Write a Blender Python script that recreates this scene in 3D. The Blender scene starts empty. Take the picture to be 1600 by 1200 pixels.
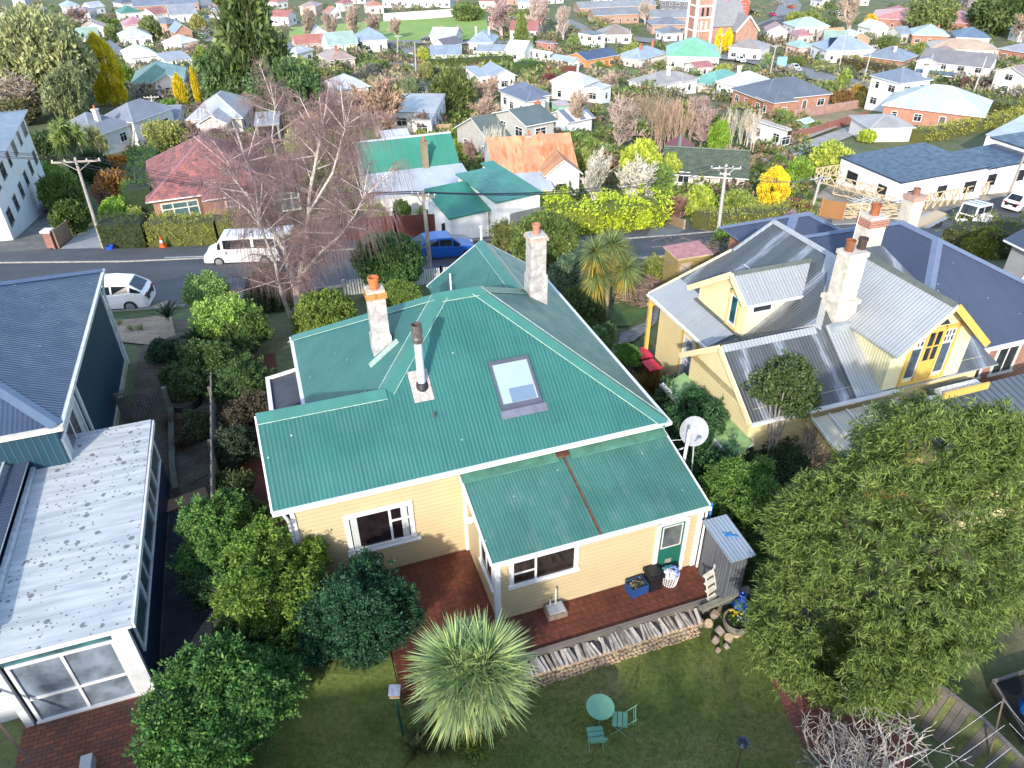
import bpy, math, random
import numpy as np
from mathutils import Matrix, Vector
from math import sin, cos, radians, pi, sqrt, atan2
random.seed(7); np.random.seed(7)
S = bpy.context.scene
COL = S.collection
# ------------------------------------------------------------------ camera
FPX, PITCH, ROLL, YAW, HX, HY = 1149.7035, 0.5977152, -0.0130501, -0.323752, 4.69993, 17.79411
CAMH = 17.0
cam = bpy.data.cameras.new('camera'); camo = bpy.data.objects.new('camera', cam); COL.objects.link(camo)
cam.sensor_width = 36.0; cam.lens = FPX / 1600 * 36.0; cam.clip_start = 0.1; cam.clip_end = 4000
fwd = Vector((0, cos(PITCH), -sin(PITCH))); dn = Vector((0, -sin(PITCH), -cos(PITCH))); rt = Vector((1, 0, 0))
xr = rt * cos(ROLL) - dn * sin(ROLL)
yd = rt * sin(ROLL) + dn * cos(ROLL)
M = Matrix((xr, -yd, -fwd)).transposed().to_4x4(); M.translation = Vector((0, 0, CAMH))
camo.matrix_world = M
S.camera = camo
S.render.resolution_x, S.render.resolution_y = 1024, 768
# ------------------------------------------------------------------ light
SUN_EL, SUN_AZ = 25.0, 193.0
w = bpy.data.worlds.new("World"); S.world = w; w.use_nodes = True
nt = w.node_tree; bg = nt.nodes['Background']
sky = nt.nodes.new('ShaderNodeTexSky'); sky.sky_type = 'NISHITA'; sky.sun_disc = False
sky.sun_elevation = radians(SUN_EL); sky.sun_rotation = radians(SUN_AZ); sky.altitude = 100
nt.links.new(sky.outputs[0], bg.inputs[0]); bg.inputs[1].default_value = 0.15
sl = bpy.data.lights.new('sun', 'SUN'); sl.energy = 2.0; sl.angle = radians(1.2); sl.color = (1.0, 0.93, 0.83)
so = bpy.data.objects.new('sun', sl); COL.objects.link(so)
Ld = Vector((sin(radians(SUN_AZ)) * cos(radians(SUN_EL)), cos(radians(SUN_AZ)) * cos(radians(SUN_EL)), sin(radians(SUN_EL))))
so.rotation_euler = Ld.to_track_quat('Z', 'Y').to_euler()
S.view_settings.view_transform = 'Standard'; S.view_settings.look = 'None'
S.view_settings.exposure = 1.6; S.view_settings.gamma = 1.0

# ------------------------------------------------------------------ photo geometry helpers
def ray(px, py):
    a = px - 800; b = py - 600
    u = (a * cos(ROLL) + b * sin(ROLL)) / FPX; v = (-a * sin(ROLL) + b * cos(ROLL)) / FPX
    return Vector((u, cos(PITCH) - v * sin(PITCH), -(sin(PITCH) + v * cos(PITCH))))
def proj(P):
    X, Y, Z = P[0], P[1], P[2] - CAMH
    d = Y * cos(PITCH) - Z * sin(PITCH); v = -(Y * sin(PITCH) + Z * cos(PITCH))
    a = FPX * X / d; b = FPX * v / d
    return 800 + a * cos(ROLL) - b * sin(ROLL), 600 + a * sin(ROLL) + b * cos(ROLL)
def depth_of(P): return P[1] * cos(PITCH) - (P[2] - CAMH) * sin(PITCH)
def G(px, py, z=0.0):
    r = ray(px, py); t = (z - CAMH) / r.z; return Vector((0, 0, CAMH)) + r * t
def hw(s, t, z=0.0):      # plot grid (shared by the houses of this street) -> world
    return Vector((HX + s * cos(YAW) + t * sin(YAW), HY - s * sin(YAW) + t * cos(YAW), z))
def inv(P):
    dx, dy = P[0] - HX, P[1] - HY
    return dx * cos(YAW) - dy * sin(YAW), dx * sin(YAW) + dy * cos(YAW)
def sm(x, a, b):
    t = min(1, max(0, (x - a) / (b - a))); return t * t * (3 - 2 * t)
PY = [-300, 27, 30, 35, 50, 70, 100, 144, 200, 270, 430, 900, 3000]; PZ = [0, 0, -.5, -2, -5.5, -9.5, -13, -17, -23, -29, -34, -36, -36]
def tz(X, Y):
    z = float(np.interp(Y, PY, PZ))
    z -= min(2.6, .06 * max(0, X - 8)) * sm(Y, 42, 70)
    s, t = inv((X, Y))
    low = sm(s, -14.2, -13.5) * sm(-t, 2.7, 4.0)
    rgt = sm(s, 0.9, 1.6) * sm(-Y, -40, -28)
    z -= 0.6 * max(low, rgt) + .35 * sm(s, 2.2, 3.2) * sm(-Y, -40, -28)
    return z
def T(px, py, h=0.0):
    z = -5.0
    for _ in range(60):
        P = G(px, py, z + h); z = .5 * z + .5 * tz(P.x, P.y)
    P = G(px, py, z + h); P.z = tz(P.x, P.y); return P
def vtop(P, py):          # height above P at which the vertical through P reaches photo row py
    lo, hi = 0.0, 60.0
    for _ in range(50):
        m = (lo + hi) / 2
        if proj((P[0], P[1], P[2] + m))[1] > py: lo = m
        else: hi = m
    return lo
# ------------------------------------------------------------------ materials
MATS = {}
def _base(name):
    m = bpy.data.materials.new(name); m.use_nodes = True; n = m.node_tree; p = n.nodes['Principled BSDF']; return m, n, p
def nd(n, t, **kw):
    o = n.nodes.new(t)
    for k, v in kw.items(): setattr(o, k, v)
    return o
def noise(n, scale, detail=4, coord='Object', stretch=None, rough=.6):
    tc = nd(n, 'ShaderNodeTexCoord'); no = nd(n, 'ShaderNodeTexNoise'); no.inputs['Scale'].default_value = scale
    no.inputs['Detail'].default_value = detail; no.inputs['Roughness'].default_value = rough
    src = tc.outputs[coord]
    if stretch:
        mp = nd(n, 'ShaderNodeMapping'); mp.inputs['Scale'].default_value = stretch; n.links.new(src, mp.inputs[0]); src = mp.outputs[0]
    n.links.new(src, no.inputs['Vector']); return no.outputs['Fac']
def ramp(n, fac, stops):
    r = nd(n, 'ShaderNodeValToRGB'); e = r.color_ramp.elements
    while len(e) < len(stops): e.new(0.5)
    for i, (p, c) in enumerate(stops): e[i].position = p; e[i].color = (*c, 1) if len(c) == 3 else c
    n.links.new(fac, r.inputs[0]); return r.outputs[0]
def mix(n, fac, a, b, mode='MIX'):
    m = nd(n, 'ShaderNodeMix', data_type='RGBA', blend_type=mode)
    for idx, v in ((0, fac), (6, a), (7, b)):
        if isinstance(v, (int, float)): m.inputs[idx].default_value = v
        elif isinstance(v, tuple): m.inputs[idx].default_value = (*v, 1)
        else: n.links.new(v, m.inputs[idx])
    return m.outputs[2]
def math_(n, op, a, b=None):
    m = nd(n, 'ShaderNodeMath', operation=op)
    for i, v in enumerate((a, b)):
        if v is None: continue
        if isinstance(v, (int, float)): m.inputs[i].default_value = v
        else: n.links.new(v, m.inputs[i])
    return m.outputs[0]
def uvw(n):
    tc = nd(n, 'ShaderNodeTexCoord'); sp = nd(n, 'ShaderNodeSeparateXYZ'); n.links.new(tc.outputs['UV'], sp.inputs[0]); return tc.outputs['UV'], sp.outputs[0], sp.outputs[1]
def bump(n, p, h, strength=.4, dist=.02):
    b = nd(n, 'ShaderNodeBump'); b.inputs['Strength'].default_value = strength; b.inputs['Distance'].default_value = dist
    n.links.new(h, b.inputs['Height']); n.links.new(b.outputs[0], p.inputs['Normal'])
def sc(c, k): return tuple(min(1, v * k) for v in c)
def plain(c, rough=.7, var=.25, scale=3, metal=0, bmp=0):
    key = ('pl', c, rough, var, scale, metal, bmp)
    if key in MATS: return MATS[key]
    m, n, p = _base('painted_surface'); f = noise(n, scale)
    n.links.new(ramp(n, f, [(.3, sc(c, 1 - var)), (.7, sc(c, 1 + var * .6))]), p.inputs['Base Color'])
    p.inputs['Roughness'].default_value = rough; p.inputs['Metallic'].default_value = metal
    if bmp: bump(n, p, noise(n, scale * 6), bmp, .03)
    MATS[key] = m; return m
def corr(c, rough=.35, period=.115, var=.12, rust=None, st=.8, metal=0, dirt=.0, streak=.5, line=.82, c2=None):
    """corrugated iron: ribs run up the slope (UV in metres)"""
    key = ('co', c, rough, period, var, rust, st, metal, dirt, streak, line, c2)
    if key in MATS: return MATS[key]
    m, n, p = _base('corrugated_iron'); uv, u, v = uvw(n)
    s = math_(n, 'SINE', math_(n, 'MULTIPLY', u, 2 * pi / period))
    f = noise(n, .35, 3); base = ramp(n, f, [(.35, sc(c, 1 - var)), (.65, sc(c2 or c, 1 + var))])
    fs = noise(n, 1, 5, 'UV', (6, .5, 1)); base = mix(n, math_(n, 'MULTIPLY', streak, math_(n, 'SUBTRACT', fs, .35)), base, sc(c, 1.5))
    lines = math_(n, 'MULTIPLY', math_(n, 'GREATER_THAN', s, .55), 1 - line)
    base = mix(n, lines, base, sc(c, .25))
    # sheet laps
    lap = math_(n, 'GREATER_THAN', math_(n, 'FRACT', math_(n, 'DIVIDE', u, .76)), .955)
    base = mix(n, math_(n, 'MULTIPLY', lap, .25), base, sc(c, .35))
    nr = math_(n, 'MULTIPLY', math_(n, 'LESS_THAN', math_(n, 'FRACT', math_(n, 'DIVIDE', v, .9)), .035), math_(n, 'GREATER_THAN', s, .2)); base = mix(n, math_(n, 'MULTIPLY', nr, .3), base, sc(c, .35))
    vs = nd(n, 'ShaderNodeTexVoronoi'); vs.inputs['Scale'].default_value = 1.6; n.links.new(uv, vs.inputs['Vector']); base = mix(n, math_(n, 'MULTIPLY', math_(n, 'LESS_THAN', vs.outputs['Distance'], .045), .6), base, (.5, .55, .5))
    if dirt:
        fd = noise(n, 2.2, 8, 'UV', (1, .6, 1)); base = mix(n, ramp(n, fd, [(.52, (0, 0, 0)), (.7, (dirt,) * 3)]), base, (.33, .36, .33))
    if rust:
        fr = noise(n, 1.1, 8, 'UV', (1.5, .35, 1)); base = mix(n, ramp(n, fr, [(rust[0], (0, 0, 0)), (rust[0] + .12, (1, 1, 1))]), base, rust[1])
    n.links.new(base, p.inputs['Base Color']); p.inputs['Metallic'].default_value = metal
    n.links.new(ramp(n, noise(n, 1.5, 4), [(.3, (rough - .08,) * 3), (.7, (rough + .15,) * 3)]), p.inputs['Roughness'])
    bump(n, p, s, st * .7, .01)
    MATS[key] = m; return m
def boards(c, period=.15, line=.45, vertical=False, rough=.55, var=.08, hi=1.35):
    key = ('bd', c, period, line, vertical, rough, hi)
    if key in MATS: return MATS[key]
    m, n, p = _base('weatherboard'); uv, u, v = uvw(n); q = u if vertical else v
    fr = math_(n, 'FRACT', math_(n, 'DIVIDE', q, period))
    f = noise(n, .8, 4); base = ramp(n, f, [(.3, sc(c, 1 - var)), (.7, sc(c, 1 + var))])
    fs = noise(n, 2, 5, 'UV', (.4, 3, 1)); base = mix(n, math_(n, 'MULTIPLY', .25, fs), base, sc(c, .75))
    base = mix(n, math_(n, 'MULTIPLY', math_(n, 'LESS_THAN', fr, .13), line), base, sc(c, .3))
    base = mix(n, math_(n, 'MULTIPLY', math_(n, 'GREATER_THAN', fr, .87), .5), base, sc(c, hi))
    n.links.new(base, p.inputs['Base Color']); p.inputs['Roughness'].default_value = rough
    bump(n, p, fr, .6, .02); MATS[key] = m; return m
def brick(c1, c2, mortar=(.35, .32, .28), w=.23, h=.085, msz=.012, rough=.85, offset=.5):
    key = ('br', c1, c2, mortar, w, h, msz, offset)
    if key in MATS: return MATS[key]
    m, n, p = _base('brickwork'); uv, u, v = uvw(n)
    b = nd(n, 'ShaderNodeTexBrick'); b.offset = offset
    n.links.new(uv, b.inputs['Vector']); b.inputs['Scale'].default_value = 1
    b.inputs['Color1'].default_value = (*c1, 1); b.inputs['Color2'].default_value = (*c2, 1); b.inputs['Mortar'].default_value = (*mortar, 1)
    b.inputs['Mortar Size'].default_value = msz; b.inputs['Brick Width'].default_value = w; b.inputs['Row Height'].default_value = h
    f = noise(n, 1.2, 6); col = mix(n, .55, b.outputs['Color'], ramp(n, f, [(.3, (.35, .35, .35)), (.7, (1.15, 1.1, 1.05))]), 'MULTIPLY')
    n.links.new(col, p.inputs['Base Color']); p.inputs['Roughness'].default_value = rough
    bump(n, p, math_(n, 'SUBTRACT', 1, b.outputs['Fac']), .5, .01); MATS[key] = m; return m
def glass(c=(.02, .025, .03), rough=.06, spec=.5):
    key = ('gl', c, rough, spec)
    if key in MATS: return MATS[key]
    m, n, p = _base('window_glass'); f = noise(n, 1.7, 3)
    n.links.new(ramp(n, f, [(.35, sc(c, .6)), (.65, sc(c, 1.5))]), p.inputs['Base Color'])
    p.inputs['Roughness'].default_value = rough; p.inputs['Specular IOR Level'].default_value = spec
    MATS[key] = m; return m
def ground(c1, c2, c3=None, s1=.6, s2=8, rough=.95, bmp=.5, bs=20, fine=.35):
    key = ('gr', c1, c2, c3, s1, s2)
    if key in MATS: return MATS[key]
    m, n, p = _base('ground'); a = noise(n, s1, 6); b = noise(n, s2, 6, rough=.75)
    st = [(.36, c1), (.64, c2)] if not c3 else [(.3, c1), (.5, c2), (.7, c3)]
    col = ramp(n, a, st); col = mix(n, 1.0, col, ramp(n, b, [(.3, (1 - fine,) * 3), (.7, (1 + fine,) * 3)]), 'MULTIPLY')
    n.links.new(col, p.inputs['Base Color']); p.inputs['Roughness'].default_value = rough
    bump(n, p, noise(n, bs, 5), bmp, .05); MATS[key] = m; return m
def leafmat(kind='leaf', trans=.38, rough=.45, spec=.3, hv=.5):
    """foliage: the plant's own colour (object colour) varied leaf by leaf"""
    key = ('lf', kind, trans, rough, hv)
    if key in MATS: return MATS[key]
    m, n, p = _base(kind + '_foliage'); oi = nd(n, 'ShaderNodeObjectInfo'); ge = nd(n, 'ShaderNodeNewGeometry')
    r = ge.outputs['Random Per Island']; f = noise(n, 2.5, 2)
    col = mix(n, 1.0, oi.outputs['Color'], ramp(n, r, [(0, (1 - hv, 1 - hv * .95, 1 - hv * .8)), (.5, (1, 1, 1)), (1, (1 + hv * 1.1, 1 + hv * .9, 1 + hv * .3))]), 'MULTIPLY')
    col = mix(n, 1.0, col, ramp(n, f, [(.35, (.7, .75, .7)), (.65, (1.25, 1.2, 1.15))]), 'MULTIPLY')
    n.links.new(col, p.inputs['Base Color']); p.inputs['Roughness'].default_value = rough; p.inputs['Specular IOR Level'].default_value = spec
    tr = nd(n, 'ShaderNodeBsdfTranslucent'); n.links.new(col, tr.inputs[0]); ms = nd(n, 'ShaderNodeMixShader'); ms.inputs[0].default_value = trans
    n.links.new(p.outputs[0], ms.inputs[1]); n.links.new(tr.outputs[0], ms.inputs[2]); n.links.new(ms.outputs[0], n.nodes['Material Output'].inputs[0])
    MATS[key] = m; return m
def objcol(rough=.8, var=.3, scale=6, bmp=.4):
    key = ('oc', rough, var, scale)
    if key in MATS: return MATS[key]
    m, n, p = _base('bark'); oi = nd(n, 'ShaderNodeObjectInfo'); f = noise(n, scale, 6)
    n.links.new(mix(n, 1.0, oi.outputs['Color'], ramp(n, f, [(.35, (1 - var,) * 3), (.65, (1 + var,) * 3)]), 'MULTIPLY'), p.inputs['Base Color'])
    p.inputs['Roughness'].default_value = rough; MATS[key] = m; return m
# ------------------------------------------------------------------ mesh builder
class MB:
    def __init__(s): s.v = []; s.f = []; s.m = []; s.uv = []
    def face(s, pts, mat, uv=None):
        i = len(s.v); pts = [Vector(p) for p in pts]; s.v += pts; s.f.append(tuple(range(i, i + len(pts)))); s.m.append(mat)
        if uv is None:
            nrm = Vector((0, 0, 0))
            for a in range(len(pts)):
                p, q = pts[a], pts[(a + 1) % len(pts)]; nrm += p.cross(q)
            if nrm.length < 1e-9: nrm = Vector((0, 0, 1))
            nrm.normalize()
            if abs(nrm.z) > .999: U, V = Vector((1, 0, 0)), Vector((0, 1, 0))
            else:
                U = Vector((0, 0, 1)).cross(nrm); U.normalize(); V = nrm.cross(U)
            uv = [(p.dot(U), p.dot(V)) for p in pts]
        s.uv.append(uv)
    def box(s, x0, y0, z0, x1, y1, z1, mat, M=None, skip=''):
        c = [Vector((x, y, z)) for z in (z0, z1) for y in (y0, y1) for x in (x0, x1)]
        if M is not None: c = [M @ p for p in c]
        for k, q in (('d', (0, 2, 3, 1)), ('u', (4, 5, 7, 6)), ('f', (0, 1, 5, 4)), ('b', (2, 6, 7, 3)), ('l', (0, 4, 6, 2)), ('r', (1, 3, 7, 5))):
            if k not in skip: s.face([c[i] for i in q], mat)
    def bar(s, p, q, w, h, mat, up=(0, 0, 1)):
        p, q = Vector(p), Vector(q); d = (q - p); L = d.length; d.normalize(); up = Vector(up)
        if abs(d.dot(up)) > .99: up = Vector((0, 1, 0))
        r = d.cross(up); r.normalize(); u = r.cross(d)
        Mx = Matrix((r, d, u)).transposed().to_4x4(); Mx.translation = p
        s.box(-w / 2, 0, -h / 2, w / 2, L, h / 2, mat, Mx)
    def tube(s, p, q, r0, r1, mat, n=8, cap=True):
        p, q = Vector(p), Vector(q); d = q - p
        if d.length < 1e-6: return
        d.normalize(); a = d.cross(Vector((0, 0, 1)) if abs(d.z) < .9 else Vector((1, 0, 0))); a.normalize(); b = d.cross(a)
        P = [p + (a * cos(2 * pi * i / n) + b * sin(2 * pi * i / n)) * r0 for i in range(n)]
        Q = [q + (a * cos(2 * pi * i / n) + b * sin(2 * pi * i / n)) * r1 for i in range(n)]
        for i in range(n):
            j = (i + 1) % n; s.face([P[i], P[j], Q[j], Q[i]], mat)
        if cap: s.face(Q, mat); s.face(P[::-1], mat)
    def lathe(s, c, prof, mat, n=20, axis='z'):
        c = Vector(c)
        def pt(r, z, a):
            v = Vector((r * cos(a), r * sin(a), z))
            if axis == 'y': v = Vector((v.x, v.z, v.y))
            if axis == 'x': v = Vector((v.z, v.x, v.y))
            return c + v
        for (r0, z0), (r1, z1) in zip(prof, prof[1:]):
            for i in range(n):
                a, b = 2 * pi * i / n, 2 * pi * (i + 1) / n
                q = [pt(r0, z0, a), pt(r0, z0, b), pt(r1, z1, b), pt(r1, z1, a)]
                if r0 < 1e-6: q = [q[0], q[2], q[3]]
                elif r1 < 1e-6: q = q[:3]
                s.face(q, mat)
    def slab(s, pts, th, mat, side=None):
        pts = [Vector(p) for p in pts]; nrm = Vector((0, 0, 0))
        for a in range(len(pts)): nrm += pts[a].cross(pts[(a + 1) % len(pts)])
        if nrm.z < 0: pts = pts[::-1]
        lo = [p - Vector((0, 0, th)) for p in pts]; s.face(pts, mat); s.face(lo[::-1], side or mat)
        for a in range(len(pts)):
            b = (a + 1) % len(pts); s.face([lo[a], lo[b], pts[b], pts[a]], side or mat)
    def cap(s, a, b, w, drop, mat, lift=.035):
        a, b = Vector(a), Vector(b); d = b - a; e = Vector((d.y, -d.x, 0)); e.normalize(); up = Vector((0, 0, lift))
        for sg in (1, -1):
            q = [a + up, b + up, b + e * w * sg - Vector((0, 0, drop - lift * .6)), a + e * w * sg - Vector((0, 0, drop - lift * .6))]
            s.face(q if sg < 0 else q[::-1], mat)
    def build(s, name, parent=None, smooth=False, color=None):
        me = bpy.data.meshes.new(name); me.from_pydata([tuple(v) for v in s.v], [], s.f)
        ms = []; idx = []
        for m in s.m:
            if m not in ms: ms.append(m)
            idx.append(ms.index(m))
        for m in ms: me.materials.append(m)
        me.polygons.foreach_set('material_index', idx)
        uvl = me.uv_layers.new(name='UVMap'); flat = [c for u in s.uv for p in u for c in p]; uvl.data.foreach_set('uv', flat)
        if smooth: me.polygons.foreach_set('use_smooth', [True] * len(me.polygons))
        me.update(); o = bpy.data.objects.new(name, me); COL.objects.link(o)
        if parent: o.parent = parent
        if color: o.color = (*color, 1)
        return o
def thing(name, label, cat, loc=(0, 0, 0), rz=0.0, group=None):
    o = bpy.data.objects.new(name, None); COL.objects.link(o); o.location = loc; o.rotation_euler = (0, 0, rz); o.empty_display_size = .3
    o['label'] = label; o['category'] = cat
    if group: o['group'] = group
    return o
def tag(o, label, cat, group=None):
    o['label'] = label; o['category'] = cat
    if group: o['group'] = group
    return o
def struct(o): o['kind'] = 'structure'; return o
def clone(o, parent=None):
    c = o.copy(); COL.objects.link(c); c.parent = parent
    for ch in list(o.children): clone(ch, c)
    return c
RZ = -YAW   # rotation of the plot grid
def frame(): return None
# ---- quads in numpy (leaves)
def quadmesh(name, P, D, Wd, L, mat, shape='rhomb', bend=0.0):
    """P base points, D leaf directions, Wd side vectors (scaled), L lengths"""
    N = len(P); D = D / (np.linalg.norm(D, axis=1, keepdims=True) + 1e-9)
    if shape == 'rhomb':
        V = np.stack([P, P + D * (L * .45)[:, None] + Wd, P + D * L[:, None], P + D * (L * .45)[:, None] - Wd], 1).reshape(-1, 3); k = 4
        F = np.arange(N * 4).reshape(-1, 4); tot = [4] * N; loops = F.reshape(-1)
    else:  # sword: two quads + tip with bend
        dz = np.zeros_like(P); dz[:, 2] = -1
        A = P; B = P + D * (L * .5)[:, None] + dz * (bend * L * .15)[:, None]; Cc = P + D * L[:, None] + dz * (bend * L * .55)[:, None]
        V = np.stack([A - Wd * .6, A + Wd * .6, B + Wd, B - Wd, Cc], 1).reshape(-1, 3)
        b = np.arange(N) * 5; loops = np.stack([b, b + 1, b + 2, b + 3, b + 3, b + 2, b + 4], 1).reshape(-1); tot = [4, 3] * N
    me = bpy.data.meshes.new(name); me.vertices.add(len(V)); me.vertices.foreach_set('co', V.astype(np.float32).reshape(-1))
    me.loops.add(len(loops)); me.loops.foreach_set('vertex_index', loops.astype(np.int32)); me.polygons.add(len(tot))
    st = np.concatenate([[0], np.cumsum(tot)[:-1]]); me.polygons.foreach_set('loop_start', st.astype(np.int32))
    me.update(calc_edges=True); me.materials.append(mat); return me
rng = np.random.default_rng(3)
def unit(n):
    v = rng.normal(size=(n, 3)); return v / np.linalg.norm(v, axis=1, keepdims=True)
def leaf_cloud(name, C, nrm, n_per, rc, L, W, mat, droop=0.0, outward=.6, shape='rhomb'):
    """C clump centres, nrm outward directions"""
    K = len(C); P = np.repeat(C, n_per, 0) + unit(K * n_per) * (rng.random((K * n_per, 1)) ** .5) * rc
    O = np.repeat(nrm, n_per, 0); D = unit(K * n_per) + O * outward; D[:, 2] -= droop
    D /= np.linalg.norm(D, axis=1, keepdims=True); sd = np.cross(D, unit(K * n_per) + O * .3); sd /= np.linalg.norm(sd, axis=1, keepdims=True) + 1e-9
    Ls = L * (.6 + .8 * rng.random(K * n_per)); return quadmesh(name, P, D, sd * (W / 2) * (.7 + .6 * rng.random((K * n_per, 1))), Ls, mat, shape)
# ------------------------------------------------------------------ terrain
def gridmesh(name, xs, ys, zf, mat, kind='structure'):
    V = [(x, y, zf(x, y)) for y in ys for x in xs]; nx = len(xs)
    F = [(j * nx + i, j * nx + i + 1, (j + 1) * nx + i + 1, (j + 1) * nx + i) for j in range(len(ys) - 1) for i in range(nx - 1)]
    me = bpy.data.meshes.new(name); me.from_pydata(V, [], F); me.materials.append(mat); me.polygons.foreach_set('use_smooth', [True] * len(F)); me.update()
    o = bpy.data.objects.new(name, me); COL.objects.link(o); o['kind'] = kind; return o
xs = list(np.concatenate([np.linspace(-900, -120, 14), np.arange(-110, -26, 4), np.arange(-24, 24, .4), np.arange(26, 130, 4), np.linspace(140, 1000, 14)]))
ys = list(np.concatenate([np.arange(-120, 0, 10), np.arange(0, 32, .4), np.arange(33, 130, 2.5), np.arange(135, 480, 10), np.linspace(500, 2500, 12)]))
M_earth = ground((.05, .075, .02), (.11, .13, .045), (.13, .105, .065), .12, 3)
gridmesh('ground', xs, ys, lambda x, y: tz(x, y) - .02, M_earth)
def drape(name, pts, mat, lift=.02, step=1.5, world=False):
    """a sheet cut to an outline (world xy) that follows the ground"""
    import bmesh
    bm = bmesh.new(); P = [Vector(p[:2]) for p in pts]
    vs = [bm.verts.new((p.x, p.y, 0)) for p in P]; bm.faces.new(vs)
    x0, x1 = min(p.x for p in P), max(p.x for p in P); y0, y1 = min(p.y for p in P), max(p.y for p in P)
    for ax, a, b in ((0, x0, x1), (1, y0, y1)):
        k = a + step
        while k < b:
            n = [0, 0, 0]; n[ax] = 1; co = [0, 0, 0]; co[ax] = k
            bmesh.ops.bisect_plane(bm, geom=bm.verts[:] + bm.edges[:] + bm.faces[:], plane_co=co, plane_no=n); k += step
    bmesh.ops.triangulate(bm, faces=bm.faces[:])
    for v in bm.verts: v.co.z = tz(v.co.x, v.co.y) + lift
    uvl = bm.loops.layers.uv.new('UVMap')
    for f in bm.faces:
        if f.normal.z < 0: f.normal_flip()
        for l in f.loops:
            s, t = inv(l.vert.co); l[uvl].uv = (s, t)
    me = bpy.data.meshes.new(name); bm.to_mesh(me); bm.free(); me.materials.append(mat)
    o = bpy.data.objects.new(name, me); COL.objects.link(o); o['kind'] = 'structure'; return o
def px2(pts): return [T(*p) for p in pts]
def stripq(name, line, width, mat, lift=.03, h=0.0, kind='structure', step=3.0):
    """ribbon along world points"""
    L = []
    for a, b in zip(line, line[1:]):
        a, b = Vector(a[:2]), Vector(b[:2]); n = max(1, int((b - a).length / step))
        L += [a.lerp(b, i / n) for i in range(n)]
    L.append(Vector(line[-1][:2])); mb = MB(); rows = []; d = 0
    for i, p in enumerate(L):
        q = (L[min(i + 1, len(L) - 1)] - L[max(i - 1, 0)]).normalized(); e = Vector((-q.y, q.x)); r = []
        for k in (-.5, 0, .5):
            c = p + e * width * k; r.append(Vector((c.x, c.y, tz(c.x, c.y) + lift + h)))
        rows.append(r)
    for a, b in zip(rows, rows[1:]):
        for k in (0, 1):
            l = (a[0] - b[0]).length; mb.face([a[k + 1], a[k], b[k], b[k + 1]], mat, [(k + 1, d), (k, d), (k, d + l), (k + 1, d + l)])
        if h:
            for k, s in ((0, 1), (2, -1)):
                q = [a[k], a[k] - Vector((0, 0, h + .2)), b[k] - Vector((0, 0, h + .2)), b[k]]; mb.face(q if s > 0 else q[::-1], mat)
        d += l
    return mb.build(name)
M_asph = ground((.045, .047, .052), (.065, .066, .07), None, .5, 12, .85, .3, 60, .2)
M_asph2 = ground((.17, .17, .18), (.22, .22, .22), None, .3, 8, .9, .3, 60, .2)
M_conc = ground((.28, .27, .25), (.4, .39, .36), None, .6, 6, .9, .2, 30, .2)
WHITE = plain((.66, .66, .65), .5, .08); WHITEd = plain((.62, .62, .6), .6, .2, 5); GREYW = plain((.5, .52, .53), .6, .15)
# ------------------------------------------------------------------ roofs
def roof(mb, s0, t0, s1, t1, ze, k, kind, mat, side=None, th=.1):
    """roof over a rectangle at eaves height ze; returns height function and ridge/hip lines"""
    side = side or mat; w, d = s1 - s0, t1 - t0; lines = []
    def sl(p): mb.slab(p, th, mat, side)
    if kind == 'flat': sl([(s0, t0, ze), (s1, t0, ze), (s1, t1, ze + k * d), (s0, t1, ze + k * d)])
    elif kind == 'hip':
        if w >= d:
            r = d / 2; z = ze + k * r; a, b = (s0 + r, t0 + r, z), (s1 - r, t0 + r, z)
            if w - d < .02: b = a
            sl([(s0, t0, ze), (s1, t0, ze), b, a] if b != a else [(s0, t0, ze), (s1, t0, ze), a]); sl([(s1, t1, ze), (s0, t1, ze), a, b] if b != a else [(s1, t1, ze), (s0, t1, ze), a])
            sl([(s0, t1, ze), (s0, t0, ze), a]); sl([(s1, t0, ze), (s1, t1, ze), b])
        else:
            r = w / 2; z = ze + k * r; a, b = (s0 + r, t0 + r, z), (s0 + r, t1 - r, z)
            sl([(s0, t0, ze), (s1, t0, ze), a]); sl([(s1, t1, ze), (s0, t1, ze), b])
            sl([(s0, t1, ze), (s0, t0, ze), a, b]); sl([(s1, t0, ze), (s1, t1, ze), b, a])
        lines = [(a, b, 1)] if a != b else []
        n1 = [(s0, t0, ze), (s1, t0, ze), (s1, t1, ze), (s0, t1, ze)]
        tops = [a, b, b, a] if w >= d else [a, a, b, b]
        lines += [(n1[i], tops[i], .707) for i in range(4)]
    elif kind == 's':   # ridge along s
        m = (t0 + t1) / 2; z = ze + k * d / 2; a, b = (s0, m, z), (s1, m, z)
        sl([(s0, t0, ze), (s1, t0, ze), b, a]); sl([(s1, t1, ze), (s0, t1, ze), a, b]); lines = [(a, b, 1)]
    elif kind == 't':
        m = (s0 + s1) / 2; z = ze + k * w / 2; a, b = (m, t0, z), (m, t1, z)
        sl([(s0, t1, ze), (s0, t0, ze), a, b]); sl([(s1, t0, ze), (s1, t1, ze), b, a]); lines = [(a, b, 1)]
    return lines
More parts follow.
